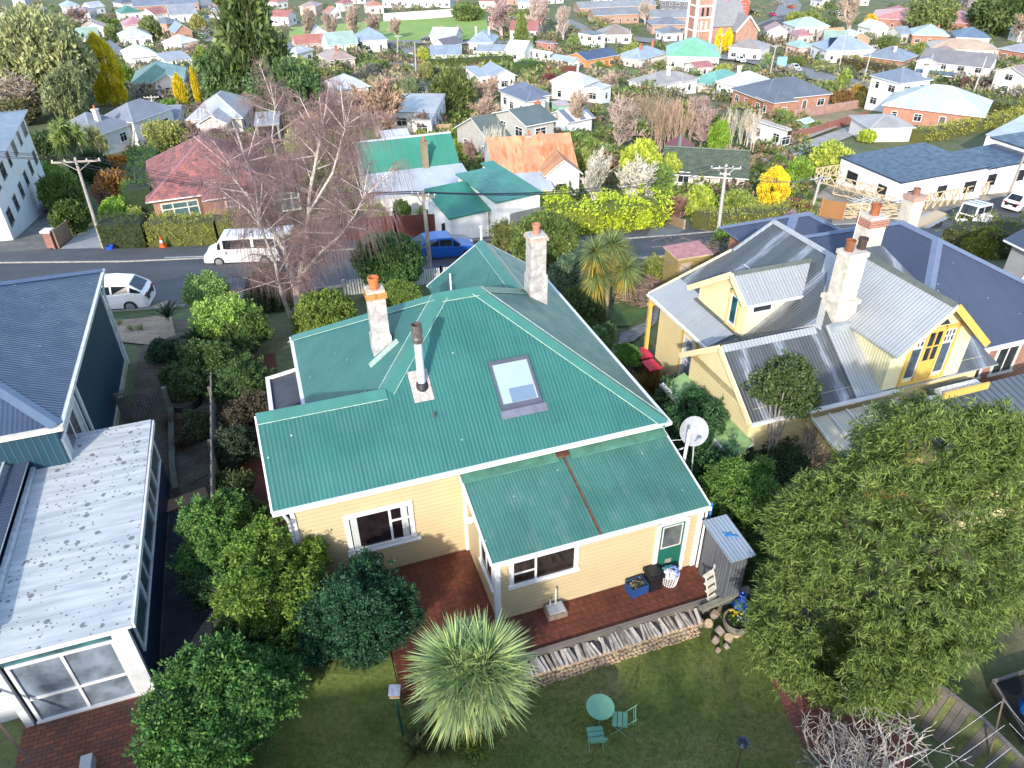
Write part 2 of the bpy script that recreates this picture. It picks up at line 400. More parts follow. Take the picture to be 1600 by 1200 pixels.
def walls(mb, s0, t0, s1, t1, z0, ze, k, kind, mat, over=0.35):
    mb.box(s0, t0, z0, s1, t1, ze, mat, skip='d')
    e = ze - .06 + k * over
    if kind == 's':
        m = (t0 + t1) / 2; z = e + k * (t1 - t0) / 2
        mb.face([(s0, t1, e - .001), (s0, t0, e - .001), (s0, m, z)], mat); mb.face([(s1, t0, e - .001), (s1, t1, e - .001), (s1, m, z)], mat)
        mb.box(s0, t0, ze, s1, t1, e, mat, skip='du')
    if kind == 't':
        m = (s0 + s1) / 2; z = e + k * (s1 - s0) / 2
        mb.face([(s0, t0, e - .001), (s1, t0, e - .001), (m, t0, z)], mat); mb.face([(s1, t1, e - .001), (s0, t1, e - .001), (m, t1, z)], mat)
        mb.box(s0, t0, ze, s1, t1, e, mat, skip='du')
    if kind == 'hip': mb.box(s0, t0, ze, s1, t1, e, mat, skip='du')
FM = {}
def fmat(side, pos, q, z):
    """matrix: x along the wall (left to right seen from outside), y outward, z up"""
    if side == 'f': X, Y, o = (1, 0, 0), (0, -1, 0), (q, pos, z)
    elif side == 'b': X, Y, o = (-1, 0, 0), (0, 1, 0), (q, pos, z)
    elif side == 'r': X, Y, o = (0, 1, 0), (1, 0, 0), (pos, q, z)
    else: X, Y, o = (0, -1, 0), (-1, 0, 0), (pos, q, z)
    m = Matrix((X, Y, (0, 0, 1))).transposed().to_4x4(); m.translation = Vector(o); return m
M_gl = glass(); M_gl2 = glass((.05, .065, .08), .1)
M_curt = plain((.45, .47, .46), .8, .1)
def window(parent, side, pos, q, z, w, h, fr=None, muls=(.5,), trans=(), name='window', frw=.09, gl=None, sill=True, curtain=0, sub=True, proud=.05, inner=.05):
    """q = left end seen from outside, z = bottom; muls vertical bars, trans = (x0,x1,height fraction)"""
    fr = fr or WHITE; m = fmat(side, pos, q, z); mb = MB()
    B = lambda x0, z0, x1, z1, y1, mt: mb.box(x0, .004, z0, x1, y1, z1, mt, m)
    B(-frw, h, w + frw, h + frw, proud, fr); B(-frw, 0, 0, h, proud, fr); B(w, 0, w + frw, h, proud, fr)
    B(-frw - .04 * sill, -frw, w + frw + .04 * sill, 0, proud + .03 * sill, fr)
    for x in muls: B(w * x - inner / 2, 0, w * x + inner / 2, h, proud - .012, fr)
    for x0, x1, f in trans: B(w * x0, h * f - inner / 2, w * x1, h * f + inner / 2, proud - .014, fr)
    g = MB() if sub else mb
    g.box(.001, .002, .001, w - .001, .02, h - .001, gl or M_gl, m)
    o = mb.build(name, parent)
    if sub:
        go = g.build('pane', o)
        if curtain:
            for a, b in ((0.02, curtain), (1 - curtain, .98)): c = MB(); c.box(w * a, .021, .02, w * b, .026, h - .02, M_curt, m); c.build('curtain', o)
    return o
def chimney(parent, s, t, z0, z1, w=.6, mat=None, cap=None, pot=None, npot=1, d=None):
    mat = mat or plain((.4, .38, .35), .9, .35, 4, 0, .5); d = d or w; mb = MB()
    mb.box(s - w / 2, t - d / 2, z0, s + w / 2, t + d / 2, z1 - .25, mat, skip='d')
    mb.box(s - w / 2 - .06, t - d / 2 - .06, z1 - .25, s + w / 2 + .06, t + d / 2 + .06, z1, cap or mat)
    o = mb.build('chimney', parent)
    for i in range(npot):
        m2 = MB(); x = s + (i - (npot - 1) / 2) * .35
        m2.lathe((x, t, z1), [(.13, 0), (.12, .35), (.15, .36), (.15, .42), (.1, .42), (.1, .1)], pot or plain((.4, .13, .05), .8, .3, 8), 10); m2.build('chimney_pot', o)
    return o
HN = [0]
def house(label, L, R, depth, h, kind='hip', k=.5, wall=(.7, .68, .62), rf=(.2, .22, .25), over=.4, name='house', cat='house', wt='plain', rt='corr', win=True, chim=(), wings=(), capc=None, group=None, fence=0, z0=None, frc=None, side='r', door=True, gl=None, back=None, Wm=8, fit=None):
    """L, R = photo points of the two front wall feet; the wall heights, depth and wings are metres"""
    if back:      # R foot and the foot of the far corner of its right-hand wall
        B, Cb = T(*R), T(*back); rz = atan2(Cb.y - B.y, Cb.x - B.x) - pi / 2; depth = depth or (Vector((Cb.x - B.x, Cb.y - B.y))).length; W = Wm
        A = Vector((B.x - W * cos(rz), B.y - W * sin(rz), B.z))
    elif fit: A, W, rz = fit; B = A + Vector((W * cos(rz), W * sin(rz), 0)); B.z = tz(B.x, B.y)
    else: A, B = T(*L), T(*R); v = Vector((B.x - A.x, B.y - A.y)); W = v.length; rz = atan2(v.y, v.x)
    wings = [tuple((w_[i] * W if i in (0, 2) and isinstance(w_[i], float) and abs(w_[i]) <= 1.3 else w_[i]) for i in range(len(w_))) for w_ in wings]
    zg = min(A.z, B.z) if z0 is None else z0; rd = random.Random(HN[0]); HN[0] += 1
    root = thing(name, label, cat, (A.x, A.y, zg), rz, group)
    wm = wall if not isinstance(wall, tuple) else {'plain': lambda: plain(wall, .7, .12, 1.5), 'boards': lambda: boards(wall, .2, .3), 'brick': lambda: brick(wall, sc(wall, .75), (.3, .27, .24))}[wt]()
    rm = rf if not isinstance(rf, tuple) else {'corr': lambda: corr(rf, .4, .3, .15, st=.3, line=.85), 'tile': lambda: brick(rf, sc(rf, .7), sc(rf, .4), .35, .3, .03), 'flat': lambda: plain(rf, .6, .2, .6)}[rt]()
    wb, rb, cb = MB(), MB(), MB(); blocks = [(0, 0, W, depth, h, kind, k)] + list(wings)
    # lowest ground under the house
    cs = [Vector((A.x + cos(rz) * s - sin(rz) * t, A.y + sin(rz) * s + cos(rz) * t)) for s in (0, W) for t in (0, depth)]
    down = min(tz(c.x, c.y) for c in cs) - zg - .5
    capm = capc or sc(rf, 1.25) if isinstance(rf, tuple) else capc; capm = plain(capm, .5, .1) if capm else rm
    for (s0, t0, s1, t1, hh, kd, kk, *rmx) in blocks:
        walls(wb, s0, t0, s1, t1, down, hh, kk, kd, wm, over)
        o2 = over if kd != 'flat' else .15
        for a, b, f in roof(rb, s0 - o2, t0 - o2, s1 + o2, t1 + o2, hh + (0 if kd != 'flat' else .05), kk, kd, rmx[0] if rmx else rm, WHITE if kd != 'flat' else None, .12):
            cb.cap(a, b, .16, .16 * kk * f, capm)
    wb.build('wall', root); r_ = rb.build('roof', root)
    if cb.v: cb.build('ridge_cap', r_)
    if win:
        fm = plain(frc, .5, .05) if frc else WHITE
        for (s0, t0, s1, t1, hh, kd, kk, *_r) in blocks:
            if hh < 1.9: continue
            for fl in range(max(1, int(round(hh / 2.9)))):
                zb = fl * hh / max(1, round(hh / 2.9)) + .95
                for sd, pos, q0, q1 in (('f', t0, s0, s1), ('r', s1, t0, t1), ('l', s0, t1, t0)):
                    Ln = abs(q1 - q0); n = max(1, int(Ln / 3.2)); sg = 1 if q1 > q0 else -1
                    for i in range(n):
                        ww = rd.choice([.8, 1.1, 1.5]); c = q0 + sg * Ln * (i + .5) / n
                        if sd == 'f' and t0 > 0 and 0 < c < W and kind: pass
                        dr = door and sd == 'f' and fl == 0 and i == n // 2 and n > 1
                        if dr: window(root, sd, pos, c - sg * .45, .12, .9, 2.0, fm, (), (), 'door', .1, plain((.12, .1, .09), .5, .2), False, sub=False)
                        else: window(root, sd, pos, c - sg * ww / 2, zb, ww, 1.1, fm, (.5,) if ww > 1 else (), ((0, 1, .7),), gl=gl or M_gl, sub=False)
    for (fs, ft, hh, col) in chim:
        chimney(root, W * fs, depth * ft, h, hh, .6, plain(col, .8, .25, 4), npot=1)
    return root
# ================================================================== the green-roofed house
C_g1 = (.03, .132, .116)
M_roof = corr(C_g1, .38, .115, .12, None, .7, 0, 0, .22, .86)
M_roofL = corr((.048, .15, .12), .4, .1, .2, (.74, (.16, .07, .035)), .6, 0, .12, .5, .84)
M_capg = plain((.044, .165, .14), .4, .12, 2)
M_board = boards((.55, .44, .26), .15, .45)
H_ = thing('house', 'cream weatherboard house with a large green corrugated iron hipped roof, nearest the camera', 'house', hw(0, 0), RZ)
ze, K, Wd, W2, hh_, r_, q_, E_ = 3.47, .688, 11.62, 10.3, 4.554, 2.273, 2.36, 11.39
zt = ze + K * hh_; zr = ze + K * r_; zq = ze + K * q_; D_ = 2 * hh_
rb = MB()
def sl(*p, m=M_roof, th=.05): rb.slab(p, th, m, M_capg)
sl((0, 0, ze), (-hh_, hh_, zt), (-W2 + hh_, hh_, zt), (-W2 + r_, r_, zr), (-Wd, r_, zr), (-Wd, 0, ze))
sl((-W2, D_, ze), (-W2, 2 * r_, ze), (-W2 + r_, r_, zr), (-W2 + hh_, hh_, zt))
sl((-Wd, r_, zr), (-W2 + r_, r_, zr), (-W2, 2 * r_, ze), (-Wd, 2 * r_, ze))
sl((0, 0, ze), (0, E_, ze), (-q_, E_, zq), (-q_, D_ - q_, zq), (-hh_, hh_, zt))
sl((-W2 + hh_, hh_, zt), (-hh_, hh_, zt), (-q_, D_ - q_, zq), (-2 * q_, D_, ze), (-W2, D_, ze))
sl((-q_, D_ - q_, zq), (-q_, E_, zq), (-2 * q_, E_, ze), (-2 * q_, D_, ze))
ro = rb.build('roof', H_)
cb = MB(); cw = MB()
M_edge = plain((.3, .42, .36), .6, .3, 6)
for a, b, f in (((-Wd, r_, zr), (-W2 + r_, r_, zr), 1), ((-W2 + r_, r_, zr), (-W2 + hh_, hh_, zt), .707), ((-W2 + hh_, hh_, zt), (-hh_, hh_, zt), 1), ((-hh_, hh_, zt), (0, 0, ze), .707),
                ((-W2, D_, ze), (-W2 + hh_, hh_, zt), .707), ((-hh_, hh_, zt), (-q_, D_ - q_, zq), .707), ((-q_, D_ - q_, zq), (-q_, E_, zq), 1)):
    cb.cap(a, b, .27, .27 * K * f, M_capg)
    a, b = Vector(a), Vector(b); d = b - a; e = Vector((d.y, -d.x, 0)).normalized()
    for sg in (1, -1):
        o = e * .275 * sg + Vector((0, 0, .03 - .275 * K * f)); cw.tube(a + o, b + o, .014, .014, M_edge, 4)
co = cb.build('ridge_cap', ro); cw.build('cap_edge', co)
# walls
wb = MB(); T0 = .21
def wbox(s0, t0, s1, t1, z0, z1, m=M_board): wb.box(s0, t0, z0, s1, t1, z1, m, skip='d')
wbox(-11.2, T0, -.35, 2 * r_ - .3, -.7, ze + .12)
wbox(-W2 + .35, 2 * r_ - .3, -.35, D_ - .4, -.8, ze + .1); wbox(-2 * q_ + .35, D_ - .4, -.352, E_ - .3, -1.5, ze + .1)
wb.face([(-11.2, 2 * r_ - .3, ze + .1), (-11.2, T0, ze + .1), (-11.2, r_, zr - .1)], M_board)
wb.face([(-2 * q_ + .35, E_ - .3, ze + .05), (-.352, E_ - .3, ze + .05), (-q_, E_ - .3, zq - .1)], M_board)
# lean-to at the back door
LS0, LS1, LT, LZ = -6.37, -.19, -2.66, 2.42
wbox(LS0, LT, LS1, T0 - .01, -.65, LZ)
LTOP = 3.12
wb.face([(LS0, T0 - .02, LZ), (LS0, LT, LZ), (LS0, T0 - .02, LTOP - .08)], M_board)
wb.face([(LS1, LT, LZ), (LS1, T0 - .02, LZ), (LS1, T0 - .02, LTOP - .08)], M_board)
wb.build('wall', H_)
lb = MB(); kL = (LTOP - 2.5) / (LT - .1 - .12)
lp = lambda s, t, dz=0: (s, t, 2.5 + (t - (LT - .1)) * (LTOP - 2.5) / (.12 - LT + .1) + dz)
lb.slab([lp(-6.5, LT - .12), lp(-3.46, LT - .12), lp(-3.46, .12), lp(-6.5, .12)], .05, M_roofL)
lb.slab([lp(-3.38, LT - .12), lp(-.08, LT - .12), lp(-.08, .12), lp(-3.38, .12)], .05, M_roofL)
lo = lb.build('lean_to_roof', H_)
m2 = MB(); M_rust = plain((.13, .05, .03), .85, .5, 9); M_flash = plain((.085, .22, .16), .5, .3, 3)
m2.slab([lp(-3.46, LT - .13, -.02), lp(-3.38, LT - .13, -.02), lp(-3.38, .12, -.02), lp(-3.46, .12, -.02)], .03, M_rust)
m2.box(-3.62, -.1, LTOP - .06, -3.25, .1, LTOP + .03, M_rust); m2.build('rusted_valley', lo)
m2 = MB(); m2.slab([lp(-6.52, -.2, .02), lp(-3.6, -.2, .02), lp(-3.6, .13, .02), lp(-6.52, .13, .02)], .02, M_flash)
m2.slab([lp(-3.2, -.22, .02), lp(-.06, -.22, .02), lp(-.06, .13, .02), lp(-3.2, .13, .02)], .02, M_flash); m2.build('flashing', lo)
# gutters and trim
g = MB()
def gut(a, b, w=.12): g.bar(a, b, w, .11, WHITE)
gut((-Wd - .02, -.05, ze - .07), (.02, -.05, ze - .07)); gut((.06, -.1, ze - .07), (.06, E_, ze - .07)); gut((-W2 - .06, 2 * r_ - .1, ze - .07), (-W2 - .06, D_, ze - .07))
gut((-6.53, LT - .17, 2.43), (-.06, LT - .17, 2.43), .09); g.build('gutter', H_)
g = MB()
for a, b in (((-Wd - .02, 0, ze - .09), (-Wd - .02, r_, zr - .09)), ((-q_, E_ + .02, zq - .09), (-2 * q_, E_ + .02, ze - .09)), ((-q_, E_ + .02, zq - .09), (0, E_ + .02, ze - .09)), ((-6.52, LT - .1, 2.44), (-6.52, .1, 3.05)), ((-.06, LT - .1, 2.44), (-.06, .1, 3.05))):
    g = MB(); g.bar(a, b, .05, .16, WHITE); g.build('barge_board', H_)
g = MB()
for q in ((-6.46, T0 - .06, -.02, -6.34, T0 + .03, 3.4), (LS0 - .04, LT - .04, -.1, LS0 + .12, LT + .12, 2.4), (LS1 - .12, LT - .04, -.1, LS1 + .04, LT + .1, 2.4), (-11.24, T0 - .05, -.2, -11.12, T0 + .08, 3.4)):
    g = MB(); g.box(*q, WHITE); g.build('corner_board', H_)
g = MB(); g.tube((-11.42, .05, 3.35), (-11.3, .12, 2.9), .05, .05, WHITEd, 8); g.tube((-11.3, .12, 2.9), (-11.3, .12, -.1), .05, .05, WHITEd, 8); g.build('downpipe', H_)
g = MB(); g.tube((-.05, LT - .12, 2.38), (-.02, LT + .05, 2.1), .04, .04, WHITE, 8); g.tube((-.02, LT + .02, 2.1), (-.12, LT - .12, .35), .04, .04, WHITE, 8); g.tube((-.12, LT - .12, .35), (-.12, LT - .12, 0), .04, .04, WHITE, 8); g.build('downpipe', H_)
g = MB(); g.tube((.13, LT + .05, 2.35), (.13, LT + .05, 0), .035, .035, plain((.03, .2, .55), .5, .1), 8); g.build('blue_pipe', H_)
g = MB(); g.tube((.12, -.95, 2.0), (.17, -.95, 3.75), .05, .05, WHITE, 8); g.build('vent_pipe', H_)
# windows and door
wf = window(H_, 'f', T0, -9.76, 1.2, 1.68, 1.2, WHITE, (.68,), ((.68, 1, .62),), 'window', .14, glass((.014, .01, .012), .07), True, .13, inner=.07)
g = MB(); g.box(-9.95, T0 - .11, 1.0, -7.8, T0 - .004, 1.06, WHITE); g.build('sill', wf)
window(H_, 'f', LT, -5.88, 1.35, 1.74, .86, WHITE, (.36,), ((0, .36, .45),), 'window', .13, glass((.02, .014, .012), .07), True, 0, inner=.06)
window(H_, 'l', LS0, -1.35, 1.1, 1.05, 1.0, WHITE, (.5,), (), 'window', .1, glass((.02, .014, .012), .07), True, 0)
M_dg = plain((.006, .075, .055), .45, .1)
d = MB(); d.box(-1.5, LT - .03, 0.05, -.72, LT - .002, 2.05, boards((.008, .11, .08), .09, .5, True)); do = d.build('door', H_)
d = MB(); d.box(-1.62, LT - .06, 0, -1.5, LT, 2.17, WHITE); d.box(-.72, LT - .06, 0, -.6, LT, 2.17, WHITE); d.box(-1.62, LT - .061, 2.05, -.6, LT - .001, 2.17, WHITE); d.box(-1.52, LT - .1, -.02, -.7, LT, .05, WHITEd); d.build('frame', do)
d = MB(); d.box(-1.4, LT - .036, 1.15, -.82, LT - .031, 1.95, glass((.08, .09, .09), .25)); d.build('pane', do)
d = MB()
for a in ((-1.43, 1.12, -.79, 1.15), (-1.43, 1.95, -.79, 1.98)): d.box(a[0], LT - .05, a[1], a[2], LT - .031, a[3], WHITE)
d.box(-1.43, LT - .05, 1.15, -1.4, LT - .031, 1.95, WHITE); d.box(-.82, LT - .05, 1.15, -.79, LT - .031, 1.95, WHITE); d.build('pane_frame', do)
d = MB(); d.box(-1.22, LT - .05, .45, -1.02, LT - .031, .62, plain((.35, .33, .28), .5)); d.build('cat_flap', do)
d = MB(); d.lathe((LS0 - .08, -.5, 1.9), [(0, -.1), (.09, -.07), (.12, 0), (.09, .07), (0, .1)], plain((.8, .78, .65), .4), 12); d.build('wall_lamp', H_, True)
# chimneys
def rz_l(s): return ze + K * (s + W2)
M_ren = plain((.42, .4, .385), .9, .45, 3.5, 0, .8); M_och = plain((.42, .2, .06), .85, .45, 9, 0, .4)
cs, ct = -7.72, 4.38
c = MB(); c.box(cs - .3, ct - .27, 4.6, cs + .3, ct + .27, 5.65, M_ren); c.box(cs - .26, ct - .23, 5.65, cs + .26, ct + .23, 6.95, M_ren)
c.face([(cs - .3, ct - .27, 5.65), (cs + .3, ct - .27, 5.65), (cs + .26, ct - .23, 5.75), (cs - .26, ct - .23, 5.75)], M_ren)
ch = c.build('chimney', H_)
c = MB(); c.box(cs - .31, ct - .28, 6.95, cs + .31, ct + .28, 7.13, M_och); c.box(cs - .27, ct - .24, 7.13, cs + .27, ct + .24, 7.2, plain((.5, .45, .36), .9, .3, 8)); c.build('chimney_cap', ch)
M_pot = plain((.45, .13, .04), .75, .35, 10)
c = MB(); c.lathe((cs, ct, 7.2), [(.15, 0), (.14, .25), (.17, .26), (.17, .36), (.13, .36), (.13, .05)], M_pot, 14); c.build('chimney_pot', ch, True)
c = MB(); c.bar((cs - .5, ct - .55, rz_l(cs - .5) + .03), (cs + .45, ct - .45, rz_l(cs + .45) + .03), .22, .03, M_edge); c.build('flashing', ch)
cs, ct = -1.75, 6.75; z_r = ze + K * 1.75
c = MB(); c.box(cs - .33, ct - .3, 4.2, cs + .33, ct + .3, z_r + .95, M_ren); c.box(cs - .28, ct - .26, z_r + .95, cs + .28, ct + .26, z_r + 2.25, M_ren)
ch = c.build('chimney', H_)
c = MB(); c.box(cs - .35, ct - .32, z_r + 2.25, cs + .35, ct + .32, z_r + 2.36, plain((.42, .33, .27), .9, .4, 8)); c.box(cs - .3, ct - .27, z_r + 2.36, cs + .3, ct + .27, z_r + 2.43, M_ren); c.build('chimney_cap', ch)
c = MB(); c.lathe((cs, ct, z_r + 2.4), [(.13, 0), (.12, .3), (.15, .31), (.15, .38), (.11, .38), (.11, .1)], plain((.38, .16, .1), .8, .3, 8), 12); c.build('chimney_pot', ch, True)
# stainless flue
M_steel = plain((.62, .65, .7), .35, .1, 2, .25); M_sdark = plain((.2, .17, .16), .45, .4, 10, .6)
fs, ft = -6.98, 2.18; zf = ze + K * ft
f = MB(); f.tube((fs, ft, zf - .2), (fs, ft, zf + 1.55), .115, .115, M_steel, 20); fo = f.build('flue', H_, True)
f = MB(); f.lathe((fs, ft, zf + 1.5), [(.15, -.02), (.16, .12), (.125, .16), (.125, .22), (.155, .24), (.155, .55), (.14, .55), (.14, .3), (0, .28)], M_sdark, 20); f.build('flue_cowl', fo, True)
f = MB(); n_ = lambda s, t, dz: (s, t, ze + K * t + dz)
f.slab([n_(fs - .33, ft - .42, .05), n_(fs + .25, ft - .42, .05), n_(fs + .25, ft + .38, .05), n_(fs - .33, ft + .38, .05)], .02, plain((.42, .36, .33), .6, .4, 12)); f.build('flashing', fo)
f = MB(); f.lathe((fs, ft, zf), [(.2, -.12), (.2, -.02), (.15, .12), (.118, .14)], plain((.02, .02, .022), .5), 18); f.build('flue_boot', fo, True)
# skylight
k_ = MB(); A_, B_, c_, d_ = -4.83, -3.72, 1.2, 2.28; M_alu = plain((.12, .13, .17), .4, .15, 3, .4)
for s0, t0, s1, t1 in ((A_ - .08, c_ - .08, B_ + .08, c_), (A_ - .08, d_, B_ + .08, d_ + .08), (A_ - .08, c_, A_, d_), (B_, c_, B_ + .08, d_)):
    k_.slab([n_(s0, t0, .13), n_(s1, t0, .13), n_(s1, t1, .13), n_(s0, t1, .13)], .11, M_alu)
sk = k_.build('skylight', H_)
k_ = MB(); k_.slab([n_(A_, c_, .09), n_(B_, c_, .09), n_(B_, d_, .09), n_(A_, d_, .09)], .03, plain((.3, .38, .37), .18, .06, .8)); k_.build('pane', sk)
k_ = MB(); k_.slab([n_(A_ + .3, c_ + .04, .10), n_(B_ - .05, c_ + .04, .10), n_(B_ - .05, c_ + .4, .10), n_(A_ + .3, c_ + .4, .10)], .005, plain((.14, .2, .28), .18, .06, .8)); k_.build('painted_sky_reflection', sk)  # bluish patch over the lower glass, a sky reflection put in as colour
k_ = MB(); k_.slab([n_(A_ - .12, c_ - .3, .05), n_(B_ + .2, c_ - .3, .05), n_(B_ + .2, c_ - .1, .05), n_(A_ - .12, c_ - .1, .05)], .02, plain((.14, .15, .2), .6)); k_.build('flashing', sk)
k_ = MB(); k_.tube(n_(-6.86, 1.34, 0), n_(-6.86, 1.34, .16), .04, .04, M_sdark, 8); k_.build('vent_pipe', H_)
k_ = MB(); k_.tube((-q_, E_, zq), (-q_, E_, zq + .55), .05, .04, WHITE, 8); k_.lathe((-q_, E_, zq + .5), [(0.04, 0), (.07, .06), (0, .14)], WHITE, 8); k_.build('finial', H_)
k_ = MB(); k_.tube((-6.2 + .9, hh_ + .3, zt - .2), (-6.2 + .9, hh_ + .3, zt + .45), .03, .03, WHITEd, 6); k_.build('vent_pipe', H_)
# small dark canopy on the left side
k_ = MB(); k_.slab([(-11.35, 5.6, 2.7), (-W2 - .12, 5.6, 2.9), (-W2 - .12, 7.6, 2.9), (-11.35, 7.6, 2.7)], .05, corr((.035, .04, .055), .4, .09)); cn = k_.build('canopy', H_)
k_ = MB(); k_.bar((-11.4, 5.5, 2.75), (-11.4, 7.75, 2.75), .14, .1, WHITE); k_.bar((-11.4, 7.68, 2.76), (-W2 - .1, 7.68, 2.92), .12, .08, WHITE)
k_.tube((-11.35, 5.6, 0), (-11.35, 5.6, 2.7), .05, .05, WHITE, 6); k_.tube((-11.35, 7.6, 0), (-11.35, 7.6, 2.7), .05, .05, WHITE, 6); k_.build('frame', cn)
# satellite dish
P = hw(.62, -.55); sd = thing('satellite_dish', 'round pale grey satellite dish on a bracket beside the green lean-to roof', 'satellite dish', (P.x, P.y, 2.55), RZ)
def dish(parent, c, n, r, mat, arm=True):
    n = Vector(n).normalized(); q = n.to_track_quat('Z', 'Y').to_matrix(); c = Vector(c); mb = MB(); pr = [(0, -.2 * r), (.4 * r, -.17 * r), (.75 * r, -.08 * r), (r, .03 * r), (r * 1.02, .03 * r), (r, .0), (.75 * r, -.12 * r), (.3 * r, -.22 * r)]
    mb.lathe((0, 0, 0), pr, mat, 28); mb.v = [c + q @ v for v in mb.v]; return mb.build('dish', parent, True)
dish(sd, (0, 0, .75), (-.15, -1, .6), .45, plain((.33, .34, .36), .6, .2, 5))
k_ = MB(); k_.tube((0, .1, .6), (-.1, .1, .1), .035, .035, GREYW, 8); k_.tube((-.1, .1, .1), (-.75, .1, 0), .025, .025, GREYW, 8); k_.tube((.05, 0, .45), (.12, -.05, -.9), .02, .02, GREYW, 6); k_.tube((0, 0, .45), (-1.2, .3, .45), .008, .008, WHITE, 5); k_.build('bracket', sd)
k_ = MB(); k_.tube((0, 0, .35), (-.08, -.45, .75), .015, .015, GREYW, 6); k_.box(-.13, -.52, .7, -.03, -.4, .8, GREYW); k_.build('receiver_arm', sd)

# ================================================================== blue house on the left
M_blue = corr((.045, .065, .11), .35, .13, .15, None, .7, 0, 0, .4, .75)
M_navy = boards((.009, .042, .066), .2, .6, True, hi=3.5); M_capb = plain((.1, .14, .21), .4, .12)
Bh = thing('house', 'navy blue house with dark blue corrugated roof and a white flat-roofed sunroom, left edge', 'house', hw(0, 0), RZ)
b = MB(); zb, kb = 4.3, .42; s1, s0, t0, t1 = -17.1, -28., 4.75, 15.7; hb = (s1 - s0) / 2; zc = zb + kb * hb
L2 = roof(b, s0, t0, s1, t1, zb, kb, 'hip', M_blue, M_capb, .06)
br = b.build('roof', Bh); b = MB()
for a, c2, f in L2: b.cap(a, c2, .22, .22 * kb * f, M_capb)
b.build('ridge_cap', br)
b = MB(); M_navf = boards((.015, .035, .07), .2, .6)
b.box(s0 + .3, t0 + .35, -.8, s1 - .25, t1 - .3, zb + .05, M_navy, skip='d'); wl = b.build('wall', Bh)
b = MB(); b.bar((s1 + .06, t0 - .1, zb - .08), (s1 + .06, t1 + .1, zb - .08), .13, .12, WHITEd); b.bar((s0, t0 - .06, zb - .08), (s1 + .1, t0 - .06, zb - .08), .13, .13, plain((.6, .55, .45), .6, .2)); b.build('gutter', Bh)
b = MB(); b.tube((s1 + .05, t1 - .2, zb - .1), (s1 - .15, t1 - .2, zb - .9), .045, .045, WHITEd, 6); b.tube((s1 - .15, t1 - .2, zb - .9), (s1 - .15, t1 - .2, -.3), .045, .045, WHITEd, 6); b.build('downpipe', Bh)
b = MB(); b.box(s1 - .3, t1 - .42, -.5, s1 - .2, t1 - .28, zb, WHITE); b.box(s1 - .3, 7.95, 0, s1 - .18, 8.1, zb - .1, WHITE); b.box(s1 - .27, 8.1, -.3, s1 - .17, t1 - .4, .25, plain((.45, .45, .3), .8, .3)); b.build('corner_board', Bh)
window(Bh, 'r', s1 - .25, 5.3, 1.0, 2.2, 2.4, WHITE, (.5,), (), 'window', .12, glass((.12, .11, .12), .2), True, .2)
# white meter pipe bits
# low lean-to roof between
b = MB(); b.slab([(-18.35, 6.6, 3.05), (-18.35, -1.5, 3.05), (-23, -1.5, 2.6), (-23, 6.6, 2.6)], .06, M_blue, WHITEd); lr = b.build('lower_roof', Bh)
b = MB(); b.bar((-18.95, 6.6, 3.15), (-18.95, -1.5, 3.15), .06, .06, GREYW); b.bar((-19.9, 4.7, 3.1), (-19.0, 3.3, 3.15), .06, .06, WHITE); b.bar((-19.0, 3.3, 3.15), (-21.5, 2.9, 3.0), .05, .05, GREYW); b.bar((-18.9, 6.3, 3.2), (-22, 6.3, 3.1), .08, .08, WHITEd); b.build('roof_flashing', lr)
b = MB(); b.box(-23, -1.4, -.1, -18.3, 6.4, 2.55, M_navf, skip='d'); b.box(-23, -1.45, -.1, -18.25, 6.2, 1.0, boards((.68, .68, .68), .2, .35), skip='d'); b.build('lower_wall', Bh)
# sunroom
cs0, cs1, ct0, ct1, cz = -18.15, -15.25, -1.75, 6.5, 2.6
def lichen():
    m, n, p = _base('white_sheet_with_lichen'); tc = nd(n, 'ShaderNodeTexCoord')
    vo = nd(n, 'ShaderNodeTexVoronoi'); vo.inputs['Scale'].default_value = 2.6; vo.inputs['Randomness'].default_value = 1; n.links.new(tc.outputs['Object'], vo.inputs['Vector'])
    big = math_(n, 'LESS_THAN', vo.outputs['Distance'], .21); vo2 = nd(n, 'ShaderNodeTexVoronoi'); vo2.inputs['Scale'].default_value = 7; n.links.new(tc.outputs['Object'], vo2.inputs['Vector'])
    small = math_(n, 'LESS_THAN', vo2.outputs['Distance'], .24); msk = math_(n, 'MULTIPLY', math_(n, 'MAXIMUM', big, small), math_(n, 'GREATER_THAN', noise(n, .8, 3), .44))
    pick = math_(n, 'GREATER_THAN', noise(n, 3.1, 2), .43); msk = math_(n, 'MULTIPLY', msk, pick)
    base = ramp(n, noise(n, 1.2, 6, 'UV', (.5, 3, 1)), [(.3, (.33, .36, .38)), (.6, (.5, .52, .52))])
    uv, u, v = uvw(n); seam = math_(n, 'LESS_THAN', math_(n, 'FRACT', math_(n, 'DIVIDE', v, .92)), .025); base = mix(n, math_(n, 'MULTIPLY', seam, .5), base, (.2, .21, .22))
    run = noise(n, 1, 6, 'UV', (.35, 5, 1)); base = mix(n, ramp(n, run, [(.45, (0, 0, 0)), (.75, (.6, .6, .6))]), base, (.28, .3, .31))
    n.links.new(mix(n, math_(n, 'MULTIPLY', msk, .8), base, (.1, .11, .1)), p.inputs['Base Color']); p.inputs['Roughness'].default_value = .7; return m
M_lich = lichen()
b = MB(); b.slab([(cs0 - .1, ct0 - .1, cz), (cs1 + .1, ct0 - .1, cz), (cs1 + .1, ct1 + .1, cz + .1), (cs0 - .1, ct1 + .1, cz + .1)], .09, M_lich, WHITEd); sr = b.build('sunroom_roof', Bh)
